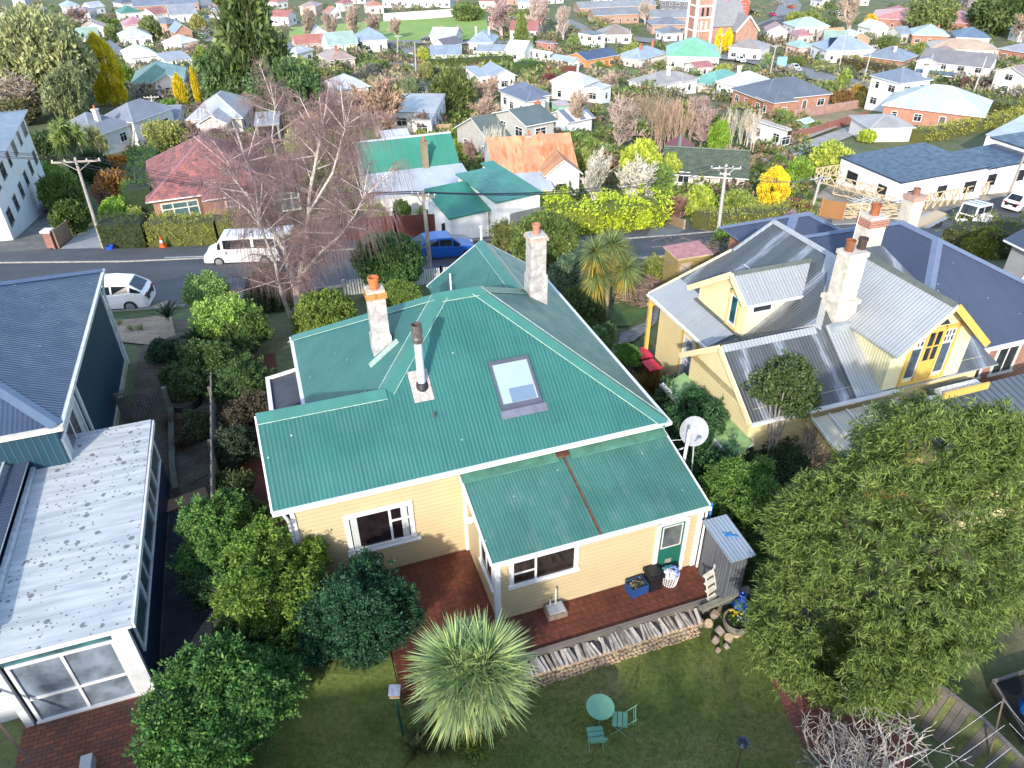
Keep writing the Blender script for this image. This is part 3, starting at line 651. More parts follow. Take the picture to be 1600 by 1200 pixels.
b = MB(); b.box(cs0 - .22, ct0 - .1, cz - .1, cs0 - .11, ct1, cz + .2, plain((.5, .53, .55), .6, .3, 4)); b.box(cs1 + .12, ct0 - .1, cz - .1, cs1 + .18, ct1 + .1, cz + .06, WHITEd); b.build('gutter', sr)
b = MB(); b.box(cs0, ct0, -.05, cs1, ct1, 1.15, boards((.012, .03, .07), .16, .6), skip='d'); b.box(cs0, ct0 + .1, 1.15, cs1 - .03, ct1, 2.5, plain((.02, .03, .045), .7), skip='d'); b.build('sunroom_wall', Bh)
n = 5
for i in range(n):
    a = ct0 + .3 + i * (ct1 - ct0 - .4) / n; window(Bh, 'r', cs1 - .02, a, 1.25, (ct1 - ct0 - .4) / n - .12, 1.15, WHITE, (.5,) if i % 2 else (), (), 'window', .05, glass((.07, .11, .12), .12), False, sub=True, proud=.06)
M_gd = glass((.15, .18, .22), .3)
fdr = window(Bh, 'f', ct0, cs0 + .28, .1, cs1 - cs0 - .75, 2.05, WHITE, (.5,), ((0, 1, .4),), 'sliding_door', .08, M_gd, True, 0, proud=.07, inner=.07)
b = MB(); b.box(cs0, ct0 - .03, 2.22, cs1 - .4, ct0 - .002, 2.5, glass((.04, .1, .11), .2)); b.box(cs1 - .38, ct0 - .12, -.05, cs1, ct0 - .003, 2.5, plain((.55, .56, .57), .5, .15)); b.box(cs0 - .08, ct0 - .1, -.1, cs0 + .1, ct0 - .003, 2.5, plain((.55, .56, .57), .5, .15)); b.box(cs0, ct0 - .1, 2.45, cs1, ct0 - .032, 2.52, WHITE); b.build('door_surround', Bh)

# ================================================================== yellow house on the right
M_galv = corr((.38, .395, .4), .4, .13, .12, (.8, (.2, .14, .1)), .7, .25, 0, .4, .72)
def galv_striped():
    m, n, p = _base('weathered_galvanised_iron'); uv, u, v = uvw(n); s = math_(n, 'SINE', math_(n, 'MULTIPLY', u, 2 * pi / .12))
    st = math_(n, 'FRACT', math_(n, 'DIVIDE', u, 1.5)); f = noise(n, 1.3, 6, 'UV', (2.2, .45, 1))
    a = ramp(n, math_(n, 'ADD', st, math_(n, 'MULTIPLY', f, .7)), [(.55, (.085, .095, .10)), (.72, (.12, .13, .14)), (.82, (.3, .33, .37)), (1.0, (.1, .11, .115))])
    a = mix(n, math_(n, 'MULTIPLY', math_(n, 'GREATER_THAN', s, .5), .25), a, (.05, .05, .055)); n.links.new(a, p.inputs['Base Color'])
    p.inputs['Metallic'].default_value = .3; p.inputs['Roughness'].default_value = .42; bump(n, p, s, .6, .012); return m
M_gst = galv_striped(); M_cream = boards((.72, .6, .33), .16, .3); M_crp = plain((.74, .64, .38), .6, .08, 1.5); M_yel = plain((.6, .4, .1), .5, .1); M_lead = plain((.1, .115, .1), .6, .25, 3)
Y_ = thing('house', 'cream and yellow villa with silver corrugated roofs, dormer and balcony gable, right of centre', 'house', hw(0, 0), RZ)
ye, yk = 2.6, .73
yz = lambda s: ye + .7 * (s - 4.3)
b = MB()
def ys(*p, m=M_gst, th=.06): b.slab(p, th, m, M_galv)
tA, zA, sA = 4.25, 5.75, 8.8
# left facing slope
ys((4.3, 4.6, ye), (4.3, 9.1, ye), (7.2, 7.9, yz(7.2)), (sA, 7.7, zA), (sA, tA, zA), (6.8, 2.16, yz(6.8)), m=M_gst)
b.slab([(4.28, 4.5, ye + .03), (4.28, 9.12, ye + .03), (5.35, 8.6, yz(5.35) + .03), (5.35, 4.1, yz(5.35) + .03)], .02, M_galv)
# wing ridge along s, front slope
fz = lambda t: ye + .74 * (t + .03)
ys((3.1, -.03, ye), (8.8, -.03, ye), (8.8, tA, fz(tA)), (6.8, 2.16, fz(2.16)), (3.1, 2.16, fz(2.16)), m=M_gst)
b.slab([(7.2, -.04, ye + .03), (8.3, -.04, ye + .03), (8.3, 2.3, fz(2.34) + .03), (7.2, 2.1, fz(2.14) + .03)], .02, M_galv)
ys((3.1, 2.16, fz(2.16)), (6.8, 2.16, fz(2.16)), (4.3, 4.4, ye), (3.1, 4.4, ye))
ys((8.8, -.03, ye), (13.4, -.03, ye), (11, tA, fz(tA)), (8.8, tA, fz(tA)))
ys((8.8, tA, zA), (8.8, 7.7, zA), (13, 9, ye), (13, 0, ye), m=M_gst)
yr = b.build('roof', Y_); b = MB()
b.cap((3.1, 2.16, fz(2.16)), (6.8, 2.16, fz(2.16)), .2, .15, M_galv); b.cap((6.8, 2.16, fz(2.16)), (sA, tA, zA), .22, .1, M_galv); b.cap((sA, tA, zA), (sA, 7.7, zA), .16, .1, M_galv); b.cap((sA, 7.7, zA), (7.2, 7.9, yz(7.2)), .16, .06, M_galv)
b.cap((7.0, 4.4, yz(7.0) + .01), (7.0, 6.8, yz(7.0) + .01), .02, .0, WHITE); b.build('ridge_cap', yr)
b = MB()
b.box(3.35, .3, -1.2, 12.9, 4.1, ye + .25, M_cream, skip='d'); b.box(4.7, 4.1, -1.2, 12.9, 8.8, ye + .2, M_cream, skip='d')
b.face([(3.35, 4.1, ye), (3.35, .3, ye), (3.35, 2.16, fz(2.16) - .1)], M_crp); b.build('wall', Y_)
b = MB(); b.slab([(2.5, -.1, 1.35), (3.34, -.1, 1.75), (3.34, 4.4, 1.75), (2.5, 4.4, 1.35)], .06, plain((.2, .33, .13), .6, .3, 3), WHITE); b.bar((2.44, -.2, 1.32), (2.44, 4.5, 1.32), .1, .1, plain((.25, .25, .24), .6)); b.bar((2.54, -.2, 1.34), (2.54, 4.5, 1.34), .06, .12, WHITE)
b.box(2.6, .0, -1.2, 3.34, 4.3, 1.3, M_cream, skip='d'); b.build('side_bay', Y_)
b = MB(); b.bar((3.05, 2.16, fz(2.16) - .05), (3.05, 4.42, ye - .05), .06, .2, M_crp); b.bar((3.05, 2.16, fz(2.16) - .05), (3.05, -.05, ye - .05), .06, .2, M_crp); b.bar((3.1, -.1, ye - .05), (8.9, -.1, ye - .05), .1, .1, WHITE); b.bar((4.22, 4.4, ye - .05), (4.22, 9.15, ye - .05), .12, .1, WHITE)
b.bar((4.3, 9.15, ye - .05), (7.2, 7.95, yz(7.2) - .05), .06, .2, M_crp); b.build('gutter', Y_)
wy = window(Y_, 'l', 4.7, 6.65, -.1, .75, 1.9, WHITE, (), ((0, 1, .5),), 'window', .07, glass((.2, .22, .25), .1), True, .25)
b = MB(); m_ = fmat('l', 4.7, 6.65, -.1)
for a in ((-.22, -.1, -.08, 2.2), (.83, -.1, .97, 2.2), (-.22, 2.05, .97, 2.2), (-.25, -.3, 1.0, -.12)): b.box(a[0], .005, a[1], a[2], .05, a[3], M_yel, m_)
b.build('surround', wy)
b = MB(); b.tube((4.6, 4.5, ye - .1), (4.62, 4.5, -1), .05, .05, WHITE, 8); b.build('downpipe', Y_)
b = MB()
for t in (9.0,): b.box(4.25, t - .07, -1.3, 4.39, t + .07, ye, M_yel); b.box(4.2, t - .1, ye - .5, 4.44, t + .1, ye - .42, M_yel)
b.bar((4.32, 8.9, ye - .3), (4.32, 7.9, ye - .05), .06, .12, M_yel); b.build('verandah_post', Y_)
# dormer
b = MB(); rt_, rz2 = 4.7, 5.45; bs = 8.3
b.slab([(4.95, rt_, rz2), (bs, rt_, rz2), (7.3, 3.62, 4.68), (4.95, 3.62, 4.68)], .06, M_galv); b.slab([(4.95, rt_, rz2), (4.95, 7.25, 3.7), (5.8, 7.25, 3.7), (bs, rt_, rz2)], .06, M_galv)
b.cap((4.95, rt_, rz2), (bs, rt_, rz2), .14, .09, M_lead); b.bar((4.9, rt_, rz2 - .08), (4.9, 3.6, 4.62), .07, .22, M_yel if 0 else M_crp); b.bar((4.9, rt_, rz2 - .08), (4.9, 7.28, 3.62), .07, .22, M_crp)
dm = b.build('dormer', Y_)
b = MB(); b.face([(5.2, 6.9, 3.3), (5.2, 3.85, 3.1), (5.2, 3.85, 4.75), (5.2, rt_, rz2 - .1), (5.2, 6.9, 3.9)], M_crp); b.face([(5.2, 3.85, 3.1), (7.4, 3.85, 4.7), (5.2, 3.85, 4.75)], M_crp); b.build('dormer_wall', dm)
b = MB(); b.bar((5.15, 3.6, 3.2), (5.15, 7.0, 3.25), .15, .06, M_lead); b.bar((4.95, 3.55, 4.64), (7.3, 3.55, 4.64), .08, .08, WHITE); b.build('flashing', dm)
wd = window(Y_, 'l', 5.2, 4.75, 3.45, .36, 1.05, WHITE, (), (), 'window', .05, glass((.02, .09, .1), .08), True)
b = MB(); m_ = fmat('l', 5.2, 4.75, 3.45)
for a in ((-.17, -.15, -.055, 1.25), (.415, -.15, .53, 1.25), (-.17, 1.12, .53, 1.25), (-.2, -.28, .56, -.13)): b.box(a[0], .006, a[1], a[2], .05, a[3], plain((.72, .55, .2), .6), m_)
b.build('surround', wd)
window(Y_, 'f', 3.85, 5.45, 4.2, .75, .3, WHITE, (), (), 'window', .04, M_gl, False)
# balcony gable
b = MB(); gs, gz = 9.82, 5.85; w1, w2, gk = 1.8, 1.95, .9; f0 = -.4
b.slab([(gs, f0, gz), (gs, 4.4, gz), (gs - w1, 2.1, gz - gk * w1), (gs - w1, f0, gz - gk * w1)], .07, M_galv); b.slab([(gs, f0, gz), (gs + w2, f0, gz - gk * w2), (gs + w2, 3, gz - gk * w2), (gs, 4.4, gz)], .07, M_galv)
b.cap((gs, f0, gz), (gs, 4.4, gz), .15, .12, M_lead); gb = b.build('balcony_gable', Y_)
b = MB(); b.bar((gs, f0 - .04, gz - .1), (gs + w2 + .05, f0 - .04, gz - gk * w2 - .13), .06, .24, M_yel); b.bar((gs, f0 - .04, gz - .08), (gs - w1 - .03, f0 - .04, gz - gk * w1 - .08), .05, .1, M_crp); b.build('barge_board', gb)
b = MB(); zl = gz - gk * 1.6; b.face([(gs - 1.6, 0, 2.5), (gs + 1.7, 0, 2.5), (gs + 1.7, 0, gz - gk * 1.7 - .1), (gs, 0, gz - .1), (gs - 1.6, 0, zl - .1)], M_crp)
b.face([(gs - 1.6, 2.4, 3), (gs - 1.6, 0, 2.5), (gs - 1.6, 0, zl - .05), (gs - 1.6, 2.4, zl - .05)], corr((.6, .55, .33), .5, .12, .05)); b.face([(gs + 1.7, 0, 2.5), (gs + 1.7, 3, 2.5), (gs + 1.7, 3, gz - gk * 1.7), (gs + 1.7, 0, gz - gk * 1.7)], M_crp); b.build('gable_wall', gb)
bd = MB(); M_yd = plain((.62, .4, .09), .5, .08)
for a in ((gs - .95, 2.75, gs - .85, 4.85), (gs + .85, 2.75, gs + .95, 4.85), (gs - .38, 2.75, gs - .3, 4.8), (gs + .3, 2.75, gs + .38, 4.8), (gs - .95, 2.66, gs + .95, 2.76), (gs - .95, 4.68, gs + .95, 4.8)): bd.box(a[0], -.07, a[1], a[2], -.004, a[3], M_yd)
bd.box(gs - .298, -.05, 2.77, gs + .298, -.003, 3.5, boards((.62, .4, .09), .1, .5, True)); dd = bd.build('door', Y_)
bd = MB()
for x in (-.29, .04):
    for z in (3.55, 4.12): bd.box(gs + x, -.045, z, gs + x + .25, -.003, z + .5, M_gl)
bd.build('pane', dd); bd = MB()
for x in (-.3, .0, .27): bd.box(gs + x - .01, -.06, 3.5, gs + x + .035, -.002, 4.68, M_yd)
for z in (3.5, 4.06, 4.64): bd.box(gs - .3, -.058, z, gs + .3, -.0025, z + .05, M_yd)
bd.build('glazing_bar', dd)
for x in (-.82, .42): window(Y_, 'f', 0, gs + x, 2.95, .4, 1.15, WHITE, (), (), 'window', .02, glass((.05, .07, .09), .1), False); window(Y_, 'f', 0, gs + x, 4.18, .4, .42, WHITE, (.33, .66), ((0, 1, .5),), 'window', .02, M_gl, False)
bd = MB(); bd.face([(gs - .45, -.02, 4.85), (gs + .5, -.02, 4.85), (gs, -.02, 5.35)], M_gl); bd.build('gable_window', Y_)
bd = MB(); bd.box(gs + .45, -.75, 2.2, gs + 2.4, -.05, 2.3, M_lead); bd.box(gs + .45, -.8, 2.3, gs + 2.4, -.72, 2.55, M_yd); bd.box(gs + .5, -.7, 2.3, gs + 2.3, -.3, 2.42, plain((.6, .6, .58), .8, .5, 14)); bd.build('balcony', Y_)
# lower dark verandah roof and translucent canopy
bd = MB(); bd.slab([(9.0, -.3, 2.1), (16.2, -.3, 2.1), (16.2, -3.8, 1.3), (9.0, -3.8, 1.3)], .06, corr((.13, .15, .17), .4, .28, .12, None, .8, .3, 0, .4, .4)); bd.build('verandah_roof', Y_)
bd = MB(); bd.slab([(5.4, -.12, 2.25), (8.95, -.12, 2.25), (8.95, -1.7, 1.85), (5.4, -1.7, 1.85)], .03, corr((.55, .5, .38), .3, .12, .2)); cy = bd.build('canopy', Y_)
bd = MB(); 
for i in range(6): bd.bar((5.45 + i * .69, -.1, 2.29), (5.45 + i * .69, -1.72, 1.89), .05, .04, WHITE)
bd.bar((5.4, -1.75, 1.85), (9, -1.75, 1.85), .07, .1, GREYW); bd.bar((8.97, -.1, 2.32), (8.97, -1.7, 1.9), .06, .06, M_yel); bd.build('frame', cy)
bd = MB(); bd.box(5.4, -1.6, -1.2, 9, -1.5, 1.0, plain((.7, .42, .1), .6)); bd.box(9.0, -3.6, -1.2, 16, -.4, 1.25, M_cream, skip='d'); bd.build('verandah_wall', Y_)
# chimneys
M_cst = plain((.55, .5, .42), .9, .3, 4, 0, .8)
c = MB(); cx, cy_ = 7.95, 2.5; c.box(cx - .42, cy_ - .4, 3.5, cx + .42, cy_ + .4, 4.9, M_cst); c.box(cx - .48, cy_ - .46, 4.9, cx + .48, cy_ + .46, 5.05, M_cst); c.box(cx - .36, cy_ - .3, 5.05, cx + .36, cy_ + .3, 6.6, M_cst); c.box(cx - .4, cy_ - .34, 6.6, cx + .4, cy_ + .34, 6.75, M_cst); ch = c.build('chimney', Y_)
for dx, m in ((-.15, plain((.2, .07, .03), .8, .3)), (.35, plain((.05, .03, .025), .8, .3))):
    c = MB(); c.lathe((cx + dx, cy_ + .05, 6.75), [(.15, 0), (.14, .3), (.17, .3), (.17, .38), (.13, .38), (.13, .1)], m, 12); c.build('chimney_pot', ch, True)
c = MB(); c.box(cx - .6, cy_ - .65, 4.0, cx + .6, cy_ - .42, 4.3, plain((.3, .34, .36), .5, .2)); c.build('flashing', ch)
c = MB(); cx, cy_ = 11.0, 5.0; c.box(cx - .45, cy_ - .36, 3.5, cx + .45, cy_ + .36, 5.2, M_cst); c.box(cx - .4, cy_ - .31, 5.2, cx + .4, cy_ + .31, 6.3, M_cst); ch = c.build('chimney', Y_)
c = MB(); c.box(cx - .43, cy_ - .37, 6.3, cx + .43, cy_ + .37, 6.57, brick((.4, .12, .06), (.3, .09, .05))); c.box(cx - .38, cy_ - .32, 6.57, cx + .38, cy_ + .32, 6.68, M_cst); c.lathe((cx, cy_, 6.65), [(.17, 0), (.16, .35), (.19, .36), (.19, .44), (.15, .44), (.15, .1)], plain((.25, .08, .03), .8, .3), 12); c.build('chimney_cap', ch)
P = hw(9.0, -1.5); sd = thing('satellite_dish', 'round white satellite dish on the dark lower roof below the yellow balcony door', 'satellite dish', (P.x, P.y, 1.95), RZ)
dish(sd, (0, 0, .75), (-.2, -1, .7), .45, plain((.7, .7, .7), .5, .1)); k_ = MB(); k_.tube((0, .12, .7), (0, .2, .0), .03, .03, WHITE, 8); k_.box(-.1, -.35, .25, .1, -.2, .4, WHITE); k_.tube((0, .1, .4), (0, -.3, .33), .015, .015, WHITE, 6); k_.build('bracket', sd)

aerial_later = 1
# ================================================================== brick house with long dark roof, right edge
def aerial(parent, s, t, z, h=1.6, L=1.2):
    b = MB(); b.tube((s, t, z), (s, t, z + h), .02, .015, GREYW, 5); b.tube((s - L / 2, t, z + h - .1), (s + L / 2, t + .2, z + h - .05), .012, .012, GREYW, 4)
    for i in range(6): x = s - L / 2 + L * i / 5; b.tube((x, t - .25, z + h - .08), (x, t + .35, z + h - .08), .008, .008, GREYW, 4)
    return b.build('tv_aerial', parent)
Dk = thing('house', 'brick house with a long dark blue-grey corrugated hip roof behind the yellow villa', 'house', hw(0, 0), RZ)
M_dk = corr((.05, .062, .10), .4, .14, .1, None, .6, 0, 0, .15, .75); M_dkc = plain((.13, .165, .24), .4, .1)
b = MB(); L2 = roof(b, 10.2, .6, 19.2, 11.5, 2.9, .5, 'hip', M_dk, M_dkc, .08)
L3 = roof(b, 11.0, 9.6, 16.5, 14.4, 2.6, .5, 'hip', M_dk, M_dkc, .08)
dr = b.build('roof', Dk); b = MB()
for a, c2, f in L2 + L3: b.cap(a, c2, .2, .2 * .5 * f, M_dkc)
b.build('ridge_cap', dr)
b = MB(); M_br = brick((.42, .13, .065), (.3, .085, .045)); b.box(10.6, 1.0, -3, 18.8, 11.1, 3.05, M_br, skip='d'); b.box(11.4, 10.0, -3, 16.1, 14.0, 2.7, M_br, skip='d'); b.build('wall', Dk)
b = MB(); b.bar((10.2, .55, 2.85), (19.3, .55, 2.85), .1, .12, WHITE); b.build('gutter', Dk)
for s in (13.1, 14.7): window(Dk, 'f', 1.0, s, 1.25, .95, 1.1, WHITE, (.5,), (), 'window', .1, M_gl, True)
c = MB(); P_ = (17.2, 9.0); c.box(P_[0] - .33, P_[1] - .3, 3, P_[0] + .33, P_[1] + .3, 5.1, plain((.52, .46, .38), .9, .2, 4)); c.box(P_[0] - .38, P_[1] - .35, 5.1, P_[0] + .38, P_[1] + .35, 5.3, plain((.4, .25, .2), .9)); c.lathe((P_[0], P_[1], 5.3), [(.16, 0), (.16, .3), (.12, .3), (.12, .1)], plain((.2, .09, .06), .8), 10); c.build('chimney', Dk)

aerial(Dk, 12.2, 6.5, 4.6, 2.0)
aerial(Y_, 10.5, 5.2, 5.6, 1.7, .9)
# ================================================================== vegetation library
LM = leafmat('leaf'); LMg = leafmat('glossy', .25, .5, .2, .45); LMd = leafmat('twig', .05, .9, .1, .35); BK = objcol()
CACHE = {}
def crown_pts(K, shape, r0=.6, lumps=9, seed=0, lump=.35):
    """clump centres and outward normals in a unit crown (radius 1, z 0..1)"""
    g = np.random.default_rng(seed); v = g.normal(size=(K, 3)); v /= np.linalg.norm(v, axis=1, keepdims=True)
    L = g.normal(size=(lumps, 3)); L /= np.linalg.norm(L, axis=1, keepdims=True)
    a = (v @ L.T).max(1); bulge = 1 - lump + lump * np.clip((a - .55) / .45, 0, 1) ** .6
    r = (r0 + (1 - r0) * g.random(K) ** .6) * bulge
    if shape == 'ball': P = v * r[:, None]; P[:, 2] = (P[:, 2] + 1) / 2
    elif shape == 'dome': P = v * r[:, None]; P[:, 2] = np.abs(P[:, 2]) ** .8
    elif shape == 'cone':
        z = g.random(K) ** 1.25; th = g.random(K) * 2 * pi; rr = (1 - z) ** .8 * (r0 + (1 - r0) * g.random(K)) * (.75 + .25 * np.sin(th * 3 + z * 23))
        P = np.stack([np.cos(th) * rr, np.sin(th) * rr, z], 1); v = np.stack([np.cos(th), np.sin(th), .25 + 0 * z], 1)
    elif shape == 'column':
        z = g.random(K); th = g.random(K) * 2 * pi; prof = np.minimum(1, (1 - z) * 3.2) ** .6 * (.8 + .25 * z * (1 - z) * 4) ; rr = prof * (r0 + (1 - r0) * g.random(K)) * (.88 + .12 * np.sin(th * 4 + z * 17))
        P = np.stack([np.cos(th) * rr, np.sin(th) * rr, z], 1); v = np.stack([np.cos(th), np.sin(th), .5 + 0 * z], 1)
    return P, v / np.linalg.norm(v, axis=1, keepdims=True)
def crown_mesh(kind, var):
    key = (kind, var)
    if key in CACHE: return CACHE[key]
    s = var * 17 + 5
    if kind == 'leafy': P, n = crown_pts(380, 'ball', .45, 9, s, .45); m = leaf_cloud('crown', P * [.9, .9, .92], n, 26, .13, .14, .08, LM)
    elif kind == 'leafy_hi': P, n = crown_pts(1100, 'ball', .45, 16, s, .4); m = leaf_cloud('crown', P * [.92, .92, .95], n, 30, .09, .075, .04, LM)
    elif kind == 'bush': P, n = crown_pts(220, 'dome', .55, 9, s, .35); m = leaf_cloud('crown', P * [.9, .9, .9], n, 24, .14, .13, .07, LM)
    elif kind == 'bush_hi': P, n = crown_pts(1100, 'dome', .45, 18, s, .35); m = leaf_cloud('crown', P * [.93, .93, .93], n, 26, .08, .07, .038, LMg)
    elif kind == 'airy': P, n = crown_pts(330, 'ball', .35, 7, s, .55); m = leaf_cloud('crown', P * [.95, .95, .95], n, 24, .1, .1, .04, LM, .2)
    elif kind == 'conifer': P, n = crown_pts(900, 'cone', .35, 9, s); m = leaf_cloud('crown', P * [.93, .93, 1], n, 16, .07, .11, .035, LM, .15, 1.1)
    elif kind == 'column': P, n = crown_pts(500, 'column', .75, 9, s); m = leaf_cloud('crown', P * [.9, .9, .96], n, 16, .09, .1, .05, LM, -.5, .8)
    elif kind == 'column_hi': P, n = crown_pts(900, 'column', .75, 9, s); m = leaf_cloud('crown', P * [.92, .92, .97], n, 18, .07, .07, .035, LM, -.5, .8)
    elif kind == 'cabbage':
        g = np.random.default_rng(s); hs = g.normal(size=(9, 3)); hs /= np.linalg.norm(hs, axis=1, keepdims=True); hs[:, 2] = abs(hs[:, 2]) * .35 + .55; hs[:, :2] *= .55
        C = np.repeat(hs, 90, 0); D = unit(len(C)); D[:, 2] = D[:, 2] * .8 + .15; sd = np.cross(D, unit(len(C))); sd /= np.linalg.norm(sd, axis=1, keepdims=True)
        m = quadmesh('crown', C, D, sd * .022, .42 + .1 * rng.random(len(C)), LM, 'sword', .6)
    CACHE[key] = m; return m
def bare_mesh(kind, var):
    key = ('bare', kind, var)
    if key in CACHE: return CACHE[key]
    r = random.Random(var * 31 + 7 + len(kind)); mb = MB(); tw = []
    MR = .0022 if kind == 'near' else .006
    def br(p, d, L, rad, lev):
        n = 3
        for i in range(n):
            d2 = (d + Vector((r.uniform(-1, 1), r.uniform(-1, 1), r.uniform(-.4, .7))) * .22).normalized(); q = p + d2 * L / n; rad = max(rad, MR); r2 = max(MR, rad * .8)
            mb.tube(p, q, rad, r2, LMd if lev > 1 else BK, 4 if lev < 2 else 3, False)
            rad = max(rad, MR)
            if lev < MAXL:
                for _ in range(1 if kind == 'near' and lev > 1 else 2):
                    a = Vector((r.uniform(-1, 1), r.uniform(-1, 1), r.uniform(-.2, 1))).normalized()
                    br(q, (d2 + a * SPR).normalized(), L * r.uniform(.5, .72), r2 * .6, lev + 1)
            p, d, rad = q, d2, r2
    MAXL = {'round': 4, 'spread': 4, 'thicket': 3, 'near': 4}[kind]; SPR = {'round': .8, 'spread': 1.3, 'thicket': .35, 'near': 1.1}[kind]
    if kind == 'thicket':
        for i in range(20): br(Vector((r.uniform(-.8, .8), r.uniform(-.8, .8), 0)), Vector((r.uniform(-.15, .15), r.uniform(-.15, .15), 1)), .62, .018, 1)
    else: 
        for i in range(2): br(Vector((0, 0, .0)), Vector((r.uniform(-.3, .3), r.uniform(-.3, .3), 1)), .5, .035, 0)
    # normalise
    xy = max(max(abs(v.x), abs(v.y)) for v in mb.v); z = max(v.z for v in mb.v)
    for v in mb.v: v.x /= xy; v.y /= xy; v.z /= z
    o = mb.build('crown'); m = o.data; bpy.data.objects.remove(o); CACHE[key] = m; return m
def trunk_mesh():
    if 'trunk' not in CACHE:
        mb = MB(); r = random.Random(2)
        mb.tube((0, 0, -.1), (.03, 0, .35), .1, .075, BK, 7, False); mb.tube((.03, 0, .35), (0, .03, .75), .075, .04, BK, 6, False)
        for i in range(5):
            a = i * 1.3; mb.tube((.02, 0, .3 + .06 * i), (.5 * cos(a), .5 * sin(a), .6 + .07 * i), .04, .015, BK, 5, False)
        o = mb.build('trunk'); CACHE['trunk'] = o.data; bpy.data.objects.remove(o)
    return CACHE['trunk']
VN = [0]
def place(name, label, cat, P, r, h, kind, col, group=None, trunk=True, z0=0.0, bark=(.12, .09, .07), ry=None, rot=None):
    """a plant of radius r and height h standing at P; crown starts at z0*h"""
    VN[0] += 1; v = VN[0]; root = thing(name, label, cat, P, rot if rot is not None else v * 1.7, group)
    if kind in ('round', 'spread', 'thicket'): me = bare_mesh(kind, v % 3)
    else: me = crown_mesh(kind, v % 3)
    c = bpy.data.objects.new('crown' if name.endswith('tree') else 'foliage', me); COL.objects.link(c); c.parent = root; c.location = (0, 0, h * z0); c.scale = (r, ry or r, h * (1 - z0)); c.color = (*sc(col, 1.25 if kind in ('round', 'spread', 'thicket') else 1.75), 1)
    if trunk:
        t = bpy.data.objects.new('trunk', trunk_mesh()); COL.objects.link(t); t.parent = root; t.scale = (min(r, h * .6), min(r, h * .6), h * .9); t.color = (*bark, 1)
    return root
def tree(label, bx, by, top, wpx, kind, col, name='tree', cat='tree', group=None, z0=.12, trunk=True, bark=(.12, .09, .07), hk=1.0):
    """foot at photo point (bx,by), top at photo row top, wpx wide"""
    P = T(bx, by); d = depth_of(P); r = wpx / 2 * d / FPX; h = vtop(P, top) * hk
    if kind in ('bush', 'bush_hi'): z0 = 0; trunk = False
    if kind == 'thicket': trunk = False
    if kind in ('round', 'spread'): z0 = 0; trunk = False
    if kind in ('column', 'column_hi', 'conifer'): z0 = .02
    return place(name, label, cat, P, r, h, kind, col, group, trunk, z0, bark)
def shrub(label, cx, cy, wpx, hpx, col, kind='bush', name='shrub', cat='shrub', group=None):
    """cx,cy = photo foot centre"""
    return tree(label, cx, cy, cy - hpx, wpx, kind, col, name, cat, group)
def hedge(label, line, width, h, col, leaf=.09, group=None, dens=1.0, name='hedge', wob=.1, base=0.0, cat='hedge'):
    """clipped hedge along world points"""
    Lp = [Vector((p[0], p[1], 0)) for p in line]; root = thing(name, label, cat, (Lp[0].x, Lp[0].y, tz(Lp[0].x, Lp[0].y)), 0, group)
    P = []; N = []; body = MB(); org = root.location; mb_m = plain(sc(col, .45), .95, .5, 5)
    for a, b in zip(Lp, Lp[1:]):
        d = (b - a); ln = d.length; d.normalize(); e = Vector((-d.y, d.x, 0)); cnt = int(ln * (2 * h + width) * 26 * dens * (.09 / leaf) ** 2 * .9)
        for i in range(cnt):
            u = rng.random() * ln; q = rng.random() * (2 * h + width)
            if q < h: off, z, n = -width / 2, q, -e
            elif q < h + width: off, z, n = q - h - width / 2, h, Vector((0, 0, 1))
            else: off, z, n = width / 2, q - h - width, e
            c = a + d * u; w_ = wob * (sin(u * 2.1 + off * 3) + .6 * sin(u * 5.3 + z * 4)); c = c + e * off + n * abs(w_); z *= 1 + wob * .35 * (sin(u * 1.3 + len(P) * 0) + .7 * sin(u * 3.7 + 1) + .5 * sin(u * 8.1))
            P.append((c.x - org.x, c.y - org.y, tz(c.x, c.y) + base + max(z, .05) - org.z)); N.append(n)
        k = max(1, int(ln / 2))
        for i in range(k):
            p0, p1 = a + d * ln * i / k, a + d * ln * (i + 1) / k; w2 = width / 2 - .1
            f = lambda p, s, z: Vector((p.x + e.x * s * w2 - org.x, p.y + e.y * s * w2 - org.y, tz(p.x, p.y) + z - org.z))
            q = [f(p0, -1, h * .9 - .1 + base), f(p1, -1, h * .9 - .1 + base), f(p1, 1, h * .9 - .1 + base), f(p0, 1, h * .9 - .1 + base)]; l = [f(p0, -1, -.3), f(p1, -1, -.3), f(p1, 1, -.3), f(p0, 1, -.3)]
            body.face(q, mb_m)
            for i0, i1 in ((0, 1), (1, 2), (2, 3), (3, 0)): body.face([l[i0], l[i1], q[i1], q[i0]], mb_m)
    me = leaf_cloud('foliage', np.array(P), np.array([tuple(n) for n in N]), 9, leaf * 1.5, leaf * 1.1, leaf * .55, LM)
    o = bpy.data.objects.new('foliage', me); COL.objects.link(o); o.parent = root; o.color = (*sc(col, 1.7), 1); body.build('branches', root); return root
def foliage(root, P, n, nper, rc, L, W, col, mat=None, droop=0., outward=.6, name='foliage', shape='rhomb'):
    me = leaf_cloud(name, P, n, nper, rc, L, W, mat or LMg, droop, outward, shape); o = bpy.data.objects.new(name, me); COL.objects.link(o); o.parent = root; o.color = (*col, 1); return o
